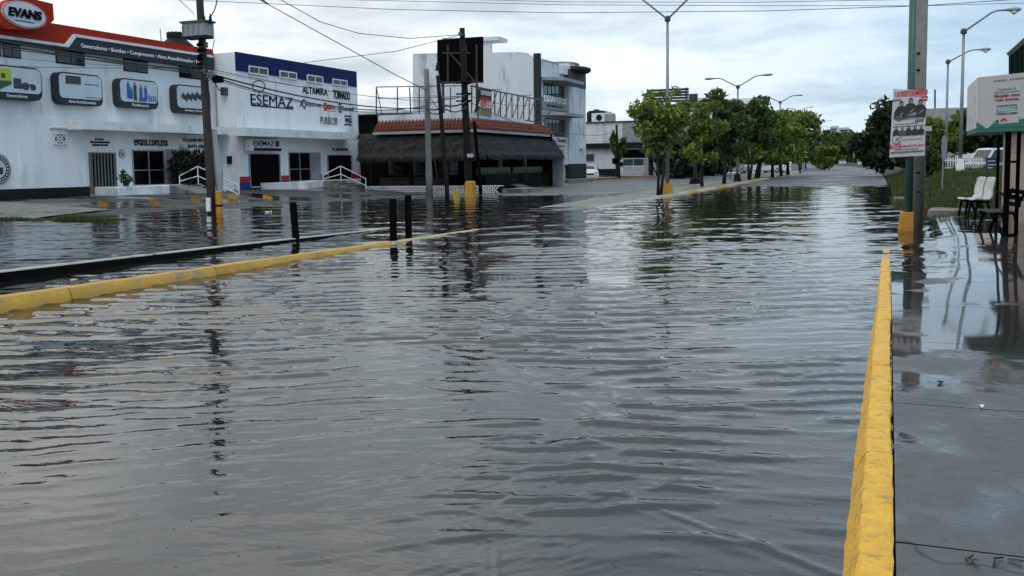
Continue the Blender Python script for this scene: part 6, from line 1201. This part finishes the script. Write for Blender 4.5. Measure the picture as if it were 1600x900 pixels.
# small signpost and white car details at mid-left road side
b = K(1028, 285, Y=88); t = thing('thin_post', 'thin black post at the edge of the service road', 'post', (b[0] + .2, 88, 0)); MB().tube([(b[0] + .2, 88, 0), K(1008, 236, Y=88)], .07, 6).build('shaft', BLACK, t)
b = K(968, 272, Y=100); t = upole('utility_pole', 'dark slim pole with a black box before the low white building', (b[0], 100, 0), K(963, 195, Y=100), .14, .11, CONCD); MB().box(b[0] - .75, b[0] - .2, 99.8, 100.1, K(966, 256, Y=100)[2], K(966, 247, Y=100)[2]).build('meter_box', BLACK, t)
b = K(1141, 284, Y=82); rebase(tag(MB().tube([(b[0], 82, .1), (b[0], 82, K(1141, 246, Y=82)[2])], .045, 6).build('thin_post', STEELD), 'thin grey post on the median left of the second lamp', 'post'), (b[0], 82, .1))
tk = K(1098, 287, Y=72); t = thing('stone_pole_foot', 'stubby weathered pole and square foot next to the second median tree', 'pole base', (tk[0] - .6, 72, .15)); MB().hexa([(tk[0] - 1.0, 71.7, 0), (tk[0] - .1, 71.7, 0), (tk[0] - .1, 72.3, 0), (tk[0] - 1.0, 72.3, 0)], [(tk[0] - .85, 71.8, .5), (tk[0] - .25, 71.8, .5), (tk[0] - .25, 72.2, .5), (tk[0] - .85, 72.2, .5)]).build('block', CONCD, t); MB().tube([(tk[0] - .55, 72, .4), (tk[0] - .55, 72, 6.4)], .14, 8).build('shaft', CONCR, t)

# ------------------------------------------------------------------ right side: poles with poster
gp = K(1419, 362, Z=0); gY = gp[1] + .17; pg = thing('green_lamp_pole', 'green painted steel pole set in a yellow concrete foot at the kerb', 'pole', (gp[0], gY, 0))
gt_ = K(1427.5, -40, Y=gY); MB().tube([(gp[0], gY, .3), gt_], [.088, .078], 14).build('shaft', GREENP, pg, smooth=True)
x0, x1 = K(1401, 363, Z=0)[0], K(1429, 363, Z=0)[0]; y0 = gp[1]; hb = K(1415, 331, Y=gY)[2]
MB().hexa([(x0, y0, -.3), (x1, y0, -.3), (x1, y0 + .42, -.3), (x0, y0 + .42, -.3)], [(x0 + .07, y0 + .06, hb), (x1 - .02, y0 + .06, hb), (x1 - .02, y0 + .38, hb), (x0 + .07, y0 + .38, hb)]).build('foot', YEL, pg, bevel=.02)
cp = K(1431, 352, Z=0); cY = cp[1]; pc = thing('concrete_pole', 'thick grey concrete pole right behind the green pole', 'pole', (cp[0], cY, 0)); ct = K(1442, -40, Y=cY); MB().tube([(cp[0], cY, -.3), ct], [.165, .135], 16).build('shaft', CONC, pc, smooth=True)
for y in (84, 110, 270, 300): c = K(1436, y, Y=cY); MB().box(c[0] - .06, c[0] + .02, cY - .17, cY - .12, c[2] - .02, c[2] + .02).build('step_hole', BLACK, pc)
# poster
Yq = gY - .14; ps = thing('event_poster', 'tall event poster strapped to the two poles, red heading above dark figures', 'poster', K(1418, 245, Y=Yq))
P4 = [K(1389.5, 246, Y=Yq), K(1445, 243, Y=Yq), K(1447.5, 141.5, Y=Yq), K(1396, 139, Y=Yq)]
MB().prism(P4, (0, .02, 0)).build('board', mat('poster_paper', (.50, .49, .50), .55, .06, 3), ps)
o_ = Vector(P4[0]); uu = Vector(P4[1]) - o_; vv = Vector(P4[3]) - o_
def pq(a, b, d=.004): p = o_ + uu * a + vv * b; return (p.x, p.y - d, p.z)
def patch(pts, m, name='print', d=.004): MB().prism([pq(a, b, d) for a, b in pts], (0, -.002, 0)).build(name, m, ps)
PDK2 = mat('poster_black_print', (.018, .018, .02), .5); PGR = mat('poster_grey_print', (.22, .21, .22), .5, .3, 12); PRD = mat('poster_red_print', (.45, .015, .03), .5); PGN = mat('poster_green_print', (.05, .2, .12), .5); PSK = mat('poster_beige_print', (.30, .21, .19), .5)
def ptext(s, a0, b0, a1, b1, m, **k): p = pq(a0, b0, .006); text(s, p, uu, vv, uu.length * (a1 - a0), vv.length * (b1 - b0), m, ps, depth=.003, **k)
patch([(.08, .88), (.95, .86), (.97, .95), (.75, .965), (.14, .955)], mat('poster_pink_print', (.5, .22, .24), .5))
ptext('15 SEPTIEMBRE', .06, .885, .97, .955, PRD, bold=.05); ptext('VIERNES', .62, .955, .92, .972, PRD, bold=.02); patch([(.0, .815), (.22, .82), (.24, .85), (.02, .845)], PGN); patch([(.78, .79), (.98, .79), (.98, .86), (.8, .86)], PRD, d=.005); ptext('8 PM', .82, .81, .95, .84, TXTW)
def personprint(cx, cy, s_, m=PDK2, d=.007, arms=True):
    MB().prism([pq(cx + s_ * .10 * math.cos(2 * PI * k / 12), cy + s_ * .075 * math.sin(2 * PI * k / 12) + s_ * .15, d) for k in range(12)], (0, -.002, 0)).build('printed_head', PSK if m is PDK2 and d > .0085 else m, ps)
    patch([(cx - s_ * .26, cy - s_ * .22), (cx + s_ * .26, cy - s_ * .22), (cx + s_ * .27, cy), (cx + s_ * .14, cy + s_ * .08), (cx - s_ * .14, cy + s_ * .08), (cx - s_ * .27, cy)], m, 'printed_figure', d + .001)
PGR2 = mat('poster_mid_print', (.07, .065, .07), .5, .5, 14)
patch([(.05, .56), (.20, .52), (.55, .57), (.95, .60), (.95, .68), (.6, .66), (.1, .66)], PGR2, d=.005)
for cx_1, cy_1, s_1, dd in ((.25, .68, .78, .006), (.78, .69, .74, .009), (.51, .71, .80, .012)):
    patch([(cx_1 - s_1 * .24, cy_1 - s_1 * .16), (cx_1 + s_1 * .22, cy_1 - s_1 * .18), (cx_1 + s_1 * .25, cy_1 - .01), (cx_1 + s_1 * .12, cy_1 + s_1 * .075), (cx_1 - s_1 * .12, cy_1 + s_1 * .075), (cx_1 - s_1 * .24, cy_1 - .02)], PDK2, 'printed_figure', dd)
    MB().prism([pq(cx_1 + s_1 * .075 * math.cos(2 * PI * k / 12), cy_1 + s_1 * .055 * math.sin(2 * PI * k / 12) + s_1 * .125, dd + .002) for k in range(12)], (0, -.002, 0)).build('printed_head', PDK2, ps)
    MB().prism([pq(cx_1 + s_1 * .045 * math.cos(2 * PI * k / 12), cy_1 + s_1 * .032 * math.sin(2 * PI * k / 12) + s_1 * .112, dd + .005) for k in range(12)], (0, -.002, 0)).build('printed_face', PSK, ps)
    patch([(cx_1 - .02, cy_1 - .06), (cx_1 + .10, cy_1 - .02), (cx_1 + .11, cy_1 - .035), (cx_1, cy_1 - .075)], PSK, 'printed_hand', dd + .005)
patch([(.38, .60), (.62, .635), (.74, .625), (.62, .585)], PGR, d=.018)
ptext('LOS GRANDES', .10, .535, .95, .60, PGR, shear=.3, bold=.04)
for k in range(5): patch([(.66 + .05 * k, .49 + .01 * (k % 2)), (.69 + .05 * k, .49), (.70 + .05 * k, .53), (.67 + .05 * k, .53)], PDK2, d=.008)
for k, (cx_1, hh_1) in enumerate(((.15, 0), (.32, -.012), (.50, .01), (.68, -.005), (.85, -.01))):
    patch([(cx_1 - .085, .305), (cx_1 + .085, .305), (cx_1 + .09, .37), (cx_1 + .05, .40 + hh_1), (cx_1 - .05, .40 + hh_1), (cx_1 - .09, .37)], PDK2 if k != 1 else PGR2, 'printed_figure', .008 + .002 * (k % 2))
    MB().prism([pq(cx_1 + .038 * math.cos(2 * PI * j / 12), .422 + hh_1 + .022 * math.sin(2 * PI * j / 12), .008) for j in range(12)], (0, -.002, 0)).build('printed_head', PDK2, ps)
    MB().prism([pq(cx_1 + .022 * math.cos(2 * PI * j / 12), .418 + hh_1 + .013 * math.sin(2 * PI * j / 12), .011) for j in range(12)], (0, -.002, 0)).build('printed_face', PSK, ps)
patch([(.05, .44), (.97, .44), (.97, .447), (.05, .447)], PDK2, d=.005); patch([(.1, .47), (.75, .47), (.75, .485), (.1, .485)], PGR)
cxx, cyy = .18, .255; MB().prism([pq(cxx + .13 * math.cos(2 * PI * k / 20), cyy + .065 * math.sin(2 * PI * k / 20), .012) for k in range(20)], (0, -.002, 0)).build('round_logo', PDK2, ps); MB().prism([pq(cxx + .115 * math.cos(2 * PI * k / 20), cyy + .057 * math.sin(2 * PI * k / 20), .015) for k in range(20)], (0, -.002, 0)).build('round_logo_face', mat('poster_paper2', (.5, .49, .5), .55), ps); patch([(.14, .23), (.2, .29), (.22, .28), (.16, .22)], PDK2, d=.018); patch([(.2, .28), (.24, .21), (.26, .22), (.22, .285)], PDK2, d=.018)
ptext('PRESALE EN TAQUILLA Y BOLETOS', .34, .235, .9, .262, PGR)
patch([(.0, .125), (.33, .13), (.33, .185), (.0, .18)], PRD, d=.005); ptext('PLAZA DE TOROS', .03, .16, .3, .175, TXTW); ptext('REA', .08, .135, .25, .153, TXTW); ptext('MAZATLÁN', .36, .138, .95, .18, PRD, bold=.06); ptext('BOLETOS EN LA PLAZA', .15, .095, .8, .117, PDK2, bold=.03); patch([(.03, .05), (.97, .06), (.97, .085), (.03, .078)], PGR); ptext('PALCOS 1200 GENERAL 400 PREVENTA', .05, .055, .93, .075, PDK2)
# bank signs
sg = thing('back_facing_sign', 'back of a narrow diamond road sign on a thin post on the bank', 'road sign', K(1472, 297, Y=44)); MB().tube([K(1472, 298, Y=44), K(1475, 212, Y=44)], .03, 6).build('post', STEEL, sg); c = K(1475, 230, Y=43.95); MB().prism([(c[0] - .11, c[1], c[2]), (c[0] - .07, c[1], c[2] - .45), (c[0], c[1], c[2] - .55), (c[0] + .09, c[1], c[2] - .42), (c[0] + .12, c[1], c[2]), (c[0] + .08, c[1], c[2] + .42), (c[0], c[1], c[2] + .5), (c[0] - .08, c[1], c[2] + .4)], (0, .02, 0)).build('plate', STEEL, sg)
sg = thing('street_sign', 'small white street name sign to the right of the poster', 'road sign', K(1452, 206, Y=33)); MB().box(K(1446, 204, Y=33)[0], K(1456, 204, Y=33)[0], 33, 33.03, K(1450, 205, Y=33)[2], K(1450, 197, Y=33)[2]).build('plate', PLASTW, sg); MB().box(K(1446, 209, Y=33)[0], K(1454, 209, Y=33)[0], 33, 33.03, K(1450, 212, Y=33)[2], K(1450, 208, Y=33)[2]).build('plate', STEELD, sg); MB().tube([K(1446, 200, Y=33.1), K(1435, 200, Y=33.1)], .025, 6).build('bracket', STEELD, sg); MB().tube([K(1444.5, 300, Y=33.1), K(1445.5, 196, Y=33.1)], .03, 6).build('post', STEELD, sg)
# white picket fence on the bank
fn = thing('picket_fence', 'white picket fence along the top of the grass bank', 'fence', (5.5, 62, 1)); Yf_ = 60
a, b = K(1477, 262, Y=Yf_), K(1533, 262, Y=Yf_); zp0, zp1 = a[2] - .15, K(1500, 246, Y=Yf_)[2]; n = 15
for k in range(n): x = a[0] + (b[0] - a[0]) * k / (n - 1); MB().box(x - .03, x + .03, Yf_, Yf_ + .03, zp0, zp1 + .03 * (k % 2)).build('picket', WHITED, fn)
for zz in (.2, .8): MB().box(a[0] - .1, b[0] + .1, Yf_ + .031, Yf_ + .07, zp0 + (zp1 - zp0) * zz - .04, zp0 + (zp1 - zp0) * zz + .04).build('rail', RAILW, fn)
a, b = K(1496, 245, Y=75), K(1560, 236, Y=75); t = thing('white_roof', 'low white sheet roof behind the picket fence', 'shed', (a[0], 75, 1.0)); MB().prism([(a[0], 75, a[2] - .1), (b[0] + 1, 75, b[2]), (b[0] + 1, 75, b[2] + .15), (a[0], 75, a[2] + .1)], (0, 3, 0)).build('roof', WHITE2, t)
for x in (a[0] + .2, b[0]): MB().box(x, x + .1, 75.2, 75.3, .8, a[2] - .1).build('post', STEELD, t)
a, b = K(1540, 266, Y=40), K(1562, 246, Y=40); t = thing('advert_board', 'dark navy advertising board with faint pale lines under the sign box', 'sign', (a[0], 40, .6)); MB().box(a[0], b[0], 40, 40.06, a[2], b[2]).build('board', mat('navy_board', (.015, .02, .045), .5), t)
for k, (yy_, ww) in enumerate(((.72, .7), (.42, .8), (.18, .5))): MB().box(a[0] + .06, a[0] + .06 + (b[0] - a[0] - .1) * ww, 39.985, 39.999, a[2] + (b[2] - a[2]) * yy_ - .015, a[2] + (b[2] - a[2]) * yy_ + .02).build('print_line', PLASTW, t)
for x in (a[0] + .05, b[0] - .05): MB().box(x - .03, x + .03, 40.07, 40.12, .3, b[2]).build('leg', STEELD, t)

# raised slab behind the seats
z_ = .14
MB().prism([K(1449, 337, Z=.05)[:2] + (-.1,), K(1456, 324, Z=.2)[:2] + (-.1,), (7.5, K(1456, 324, Z=.2)[1], -.1), (7.5, K(1449, 337, Z=.05)[1], -.1)], (0, 0, .30)).build('raised_slab', SLABM, kind='structure')
xg, yg = K(1418, 312, Z=.1)[:2]; MB().box(xg - .5, xg + .25, yg, yg + 1.6, -.1, .16).build('concrete_block', SLABM); rebase(tag(bpy.data.objects['concrete_block'], 'low concrete block at the water edge left of the pole pair', 'block'), (xg, yg, 0))
grass('pavement_weeds', 'patch of low weeds where the pavement meets the bank behind the concrete pole', lambda r, n: (r.uniform(.8, 2.4, n), 28.4 + np.abs(r.normal(0, .9, n))), lambda x, y: np.maximum(zbank(x, y), .0), 2600, .12, LEAFG, 8)

# white moulded double seat
st = thing('double_seat', 'pair of dirty white moulded seats on black legs at the edge of the pavement', 'bench', (0, 0, 0))
def seat(yc):
    prof = [(0, .46), (.06, .475), (.30, .445), (.42, .47), (.49, .58), (.54, .76), (.60, 1.0), (.61, 1.06)]; w_ = .265; mb = MB(); n = len(prof); cc = 9
    for (dx, z) in prof:
        for k in range(cc): s_ = -1 + 2 * k / (cc - 1); mb.v.append((dx - (.05 * s_ * s_ if z > .6 else 0), yc + s_ * w_ * (1 - .10 * max(0, z - .45)), z + (.02 * s_ * s_ if z < .55 else (-.03 * s_ ** 4 if z > .99 else 0))))
    for i in range(n - 1):
        for k in range(cc - 1): mb.f.append((i * cc + k, i * cc + k + 1, (i + 1) * cc + k + 1, (i + 1) * cc + k))
    o = mb.build('seat_shell', SEATW, st, smooth=True); so = o.modifiers.new('t', 'SOLIDIFY'); so.thickness = .03; so.offset = -1
for yy_ in (.29, -.29):
    seat(yy_)
    for dx, dx2 in ((.10, .02), (.34, .52)):
        for s_ in (-.2, .2): MB().bar((dx, yy_ + s_, .45), (dx2, yy_ + s_, 0), .045).build('leg', BLACK, st)
    for s_ in (-.2, .2): MB().bar((.06, yy_ + s_, .43), (.46, yy_ + s_, .43), .035).build('seat_bearer', BLACK, st)
MB().bar((.22, -.6, .42), (.22, .6, .42), .05).build('cross_beam', BLACK, st)
sc_ = K(1516, 340, Z=.1); st.location = (sc_[0] - .12, sc_[1] - .1, .11); st.rotation_euler = (0, 0, math.radians(20)); st.scale = (.95, .95, 1.0)

# slatted bench inside the shelter
bn = thing('slatted_bench', 'dark steel bench with grey slatted seat inside the shelter frame', 'bench', (0, 0, 0))
for k in range(4): MB().box(k * .125, k * .125 + .10, -.6, .6, .42, .45).build('slat', WOOD, bn)
for yy_ in (-.5, .5):
    MB().bar((.02, yy_, .40), (.5, yy_, .40), .045).build('seat_bearer', BLACK, bn); MB().bar((.12, yy_, .40), (0, yy_, 0), .045).build('leg', BLACK, bn); MB().bar((.46, yy_, .42), (.54, yy_, 0), .045).build('leg', BLACK, bn); MB().bar((.48, yy_, .42), (.68, yy_, .90), .045).build('back_post', BLACK, bn)
for k in range(3): MB().bar((.55 + k * .05, -.6, .58 + k * .13), (.55 + k * .05, .6, .58 + k * .13), .025, .09).build('back_slat', BLACK, bn)
sc_ = K(1556, 362, Z=.1); bn.location = (sc_[0] - .22, sc_[1] + .2, .10); bn.rotation_euler = (0, 0, math.radians(8))

# shelter: steel frame + sign box
sh = thing('bus_shelter', 'black steel shelter frame of posts and rails beside the beige kiosk wall', 'shelter', (2.4, 22, .08)); ztp_ = 2.45
posts = [(1556.5, 354, .06), (1571, 371, .10), (1587.5, 369, .07)]; PB = []
for px, py, w_ in posts: b = K(px, py, Z=.09); PB.append(b); MB().box(b[0] - w_ / 2, b[0] + w_ / 2, b[1], b[1] + w_, .0, ztp_).build('post', BLACK, sh)
for zpx in (253, 307): a = K(1571, zpx, Y=PB[1][1])[2]; b_ = K(1588, zpx, Y=PB[2][1])[2]; MB().bar((PB[1][0], PB[1][1] + .03, a), (PB[2][0], PB[2][1] + .03, a), .045).build('rail', BLACK, sh)
a = K(1570, 307, Y=PB[1][1])[2]; MB().bar((PB[1][0], PB[1][1] + .04, a), (PB[0][0], PB[0][1] + .03, a), .04).build('rail', BLACK, sh)
MB().bar((PB[1][0], PB[1][1] + .05, .12), (PB[2][0], PB[2][1] + .05, .12), .05).build('foot_rail', BLACK, sh); MB().bar((PB[1][0], PB[1][1] + .05, .16), (PB[0][0], PB[0][1] + .05, .16), .045).build('foot_rail', BLACK, sh)
MB().box(PB[2][0] + .5, PB[2][0] + .56, PB[1][1] + 1.6, PB[1][1] + 1.66, 0, ztp_).build('post', BLACK, sh)
# sign box turned towards traffic
Bc = Vector(K(1527, 160, Y=21.4)); Ac = Vector((Bc.x + .02, Bc.y + 2.6, 0)); Ac.x = K(1512, 160, Y=Ac.y)[0]
d45 = Vector((.72, -.69, 0)); zs0, zs1 = K(1527, 201, Y=21.4)[2], K(1526, 121, Y=21.4)[2]; Wd = 1.35
B0 = Vector((Bc.x, Bc.y, 0)); C0 = B0 + d45 * Wd; A0 = Vector((Ac.x, Ac.y, 0)); D0 = Vector((C0.x + .9, C0.y + 3.0, 0))
sb = thing('shelter_sign_box', 'white advertising box with teal and dark red lettering above the shelter', 'sign', (B0.x, B0.y, zs0)); prof = [tuple(p[:2]) for p in (A0, B0, C0, D0)]
MB().hexa([(x, y, zs0) for x, y in prof], [(x, y, zs1) for x, y in prof]).build('casing', PLASTW, sb)
nn = Vector((d45.y, -d45.x, 0)); nn = nn if nn.y < 0 else -nn
def sp_(a, z, d=.004): p = B0 + d45 * (Wd * a) + nn * d; return (p.x, p.y, zs0 + (zs1 - zs0) * z)
def stext(s, a0, z0, a1, z1, m, **k): text(s, sp_(a0, z0, .004), d45, (0, 0, 1), Wd * (a1 - a0), (zs1 - zs0) * (z1 - z0), m, sb, depth=.004, **k)
SG = mat('sign_green_print', (.01, .13, .09), .5); mb = MB(); mb.prism([sp_(.0, 0), sp_(.16, .0), sp_(.12, .04), sp_(.0, .13)], tuple(nn * .003)); mb.prism([sp_(.2, 0), sp_(1, 0), sp_(1, .12), sp_(.92, .12), sp_(.8, .16), sp_(.46, .06), sp_(.42, .15), sp_(.34, .15), sp_(.26, .06)], tuple(nn * .003)); mb.build('green_wave', SG, sb)
SR = mat('dark_red_print', (.20, .02, .04), .5); SDK = mat('sign_dark_print', (.05, .05, .06), .5)
stext('MAZATLÁN', .27, .885, .48, .915, SDK, bold=.03); stext('DIF MAZATLÁN', .54, .885, .86, .92, SDK, bold=.02)
stext('Cuando la', .34, .70, .64, .76, TXTC, bold=.01); stext('familia se cuida,', .29, .645, .70, .695, TXTC, bold=.01); stext('Mazatlán tiene', .29, .575, .70, .635, SR, bold=.05); stext('más fuerza.', .31, .50, .70, .56, SR, bold=.05); stext('¡CONVICCIÓN,', .33, .38, .66, .44, SDK, bold=.04, shear=.2)
MB().prism([sp_(.33, .29), sp_(.66, .32), sp_(.67, .375), sp_(.34, .355)], tuple(nn * .003)).build('teal_bar', TXTC, sb); stext('INICIATIVA', .37, .315, .63, .35, TXTW); stext('TOMANDO RUMBO!', .33, .24, .67, .28, SDK, bold=.02)
MB().prism([sp_(.38, .07, .006), sp_(.70, .08, .006), sp_(.70, .20, .006), sp_(.38, .20, .006)], tuple(nn * .003)).build('logo_patch', PLASTW, sb)
mb = MB()
for k in range(5): a = PI * k / 4; cc_ = (.46 + .035 * math.cos(a), .125 + .035 * math.sin(a)); mb.prism([sp_(cc_[0] + .022 * math.cos(2 * PI * j / 8), cc_[1] + .022 * math.sin(2 * PI * j / 8), .011 + .001 * k) for j in range(8)], tuple(nn * .002))
mb.build('red_flower_logo', TXTR, sb); stext('Gobierno', .53, .135, .67, .165, SDK); stext('Municipal', .53, .095, .67, .125, SDK)
DW = mat('peeling_dirty_side', (.58, .59, .60), .6, .1, 4, dirt=(.10, .10, .11), dirt_amt=.95, dirt_scale=7, stretch=(1, 1, .35)); dA = (B0 - A0).normalized(); nA = Vector((-abs(dA.y), dA.x if dA.y < 0 else -dA.x, 0)); nA = Vector((dA.y, -dA.x, 0)); nA = nA if nA.x < 0 else -nA
MB().prism([tuple(A0 + Vector((0, 0, zs0 + .01))), tuple(B0 + Vector((0, 0, zs0 + .01))), tuple(B0 + Vector((0, 0, zs1 - .01))), tuple(A0 + Vector((0, 0, zs1 - .01)))], tuple(nA * .012)).build('peeling_side', DW, sb)
MB().hexa([(x, y, zs0 - .08) for x, y in prof], [(x, y, zs0 - .003) for x, y in prof]).build('bottom_frame', SG, sb)
# kiosk wall: coursed blocks above vertical boards
kx = K(1600, 352, Z=.09)[0]; ky0 = 19.5; ky1 = K(1565, 300, X=kx)[1]; kk = thing('beige_kiosk', 'beige kiosk wall of coursed blocks above vertical boards, at the right edge', 'kiosk', (kx, 24, 0)); zb1 = K(1590, 236, X=kx)[2]
MB().box(kx + .03, kx + 3, ky0, ky1, 0, 2.4).build('core_wall', mat('mortar', (.2, .15, .12), .9), kk)
y = ky0; k = 0
while y < ky1 - .02: ye2 = min(y + .20, ky1); MB().box(kx - .0 + .004 * (k % 2), kx + .035, y + .006, ye2 - .006, .02, zb1 - .02).build('board', PINKP, kk); y = ye2; k += 1
z = zb1; row = 0
while z < 2.35:
    y = ky0 - .2 * (row % 2)
    while y < ky1 - .03:
        ya_, yb_2 = max(y, ky0), min(y + .4, ky1)
        if yb_2 - ya_ > .05: MB().box(kx + .002 * random.random(), kx + .034, ya_ + .006, yb_2 - .006, z + .006, min(z + .2, 2.39) - .006).build('block', PINK, kk)
        y += .4
    z += .2; row += 1
MB().box(kx - .02, kx + .03, ky0, ky1, zb1 - .02, zb1 + .004).build('ledge', PINKP, kk); MB().box(kx - .4, kx + 3.2, ky0, ky1 + .3, 2.4, 2.52).build('roof_slab', STEELD, kk)
# dark corrugated roof structure over the kiosk
Yc = 30; P6 = lambda x, y: K(x, y, Y=Yc); gr = thing('dark_green_roof', 'dark green ribbed metal roof structure at the top right corner', 'roof', (P6(1576, 115)[0], Yc, 2.4)); DG = mat('dark_green_sheet', (.006, .016, .012), .6, .2, 4, spec=.1)
pts = [P6(1576, 200), P6(1576, 85), P6(1600, 64), P6(1660, 10), P6(1660, 200)]; MB().prism(pts, (.75, 3, 0)).build('side_sheet', DG, gr)
for k in range(10): x = 1578 + k * 7; yt = 85 - (x - 1576) * .88 + 2; a, b = P6(x, 200), P6(x, yt); MB().bar((a[0], Yc - .02, a[2]), (b[0], Yc - .02, b[2]), .05).build('rib', DG, gr)
MB().bar(P6(1575, 86), P6(1662, 8), .12).build('eave_trim', STEELD, gr)
# litter near the camera
for (px, py, s_, lb) in ((1469, 600, .05, 'dark curled leaf lying on the wet pavement'), (1534, 638, .03, 'tiny pale scrap on the wet pavement')):
    b = onland(px, py, zwalk, .1); V = [(b[0] + s_ * math.cos(a) * (.5 if abs(math.sin(a)) < .5 else .3), b[1] + s_ * math.sin(a), b[2] + .006 + .012 * abs(math.cos(a))) for a in np.linspace(0, 2 * PI, 9)[:-1]]
    rebase(tag(MB().add(V, [tuple(range(8))]).build('fallen_leaf' if s_ > .04 else 'paper_scrap', BARK if s_ > .04 else WHITE2), lb, 'leaf' if s_ > .04 else 'scrap'), b)
b = onland(1548, 880, zwalk, .1); t = thing('twig_litter', 'small scatter of twigs and leaf bits on the pavement, bottom right', 'twigs', b); r_ = random.Random(4)
for k in range(9): a = r_.uniform(0, 6.3); c = (b[0] + r_.uniform(-.1, .1), b[1] + r_.uniform(-.08, .08), b[2] + .006); MB().tube([c, (c[0] + .05 * math.cos(a), c[1] + .05 * math.sin(a), c[2] + .006)], .0035, 4).build('twig', BARK if k % 2 else WOOD, t)
r_ = np.random.default_rng(9); V = []; F = []
for k in range(420):
    d = 3 + 14 * r_.random() ** 1.7; a = dirc + r_.uniform(-.62, .62); x, y = d * math.cos(a), d * math.sin(a)
    if x > -.2: continue
    s_ = r_.uniform(.002, .007); a = r_.uniform(0, 6.3); k0 = len(V); z = float(ripple(np.array([[x]]), np.array([[y]]))[0, 0]) + .003
    V += [(x + s_ * 1.6 * math.cos(a), y + s_ * 1.6 * math.sin(a), z), (x - s_ * .6 * math.sin(a), y + s_ * .6 * math.cos(a), z + .002), (x - s_ * 1.6 * math.cos(a), y - s_ * 1.6 * math.sin(a), z), (x + s_ * .6 * math.sin(a), y - s_ * .6 * math.cos(a), z + .002)]; F.append((k0, k0 + 1, k0 + 2, k0 + 3))
o = npmesh('floating_debris', V, F, LITTER, kind='stuff'); o['label'] = 'tiny floating leaf bits and specks on the near water'; o['category'] = 'debris'
V = []; F = []
for k in range(160):
    x, y = r_.uniform(.1, 3), 3 + 9 * r_.random() ** 1.5; s_ = r_.uniform(.002, .009); a = r_.uniform(0, 6.3); k0 = len(V); z = float(zwalk(np.array(x), np.array(y))) + .005
    V += [(x + s_ * 1.6 * math.cos(a), y + s_ * 1.6 * math.sin(a), z), (x - s_ * .6 * math.sin(a), y + s_ * .6 * math.cos(a), z + .002), (x - s_ * 1.6 * math.cos(a), y - s_ * 1.6 * math.sin(a), z), (x + s_ * .6 * math.sin(a), y - s_ * .6 * math.cos(a), z + .002)]; F.append((k0, k0 + 1, k0 + 2, k0 + 3))
o = npmesh('pavement_grit', V, F, LITTER, kind='stuff'); o['label'] = 'tiny leaf scraps and grit scattered on the wet pavement'; o['category'] = 'debris'
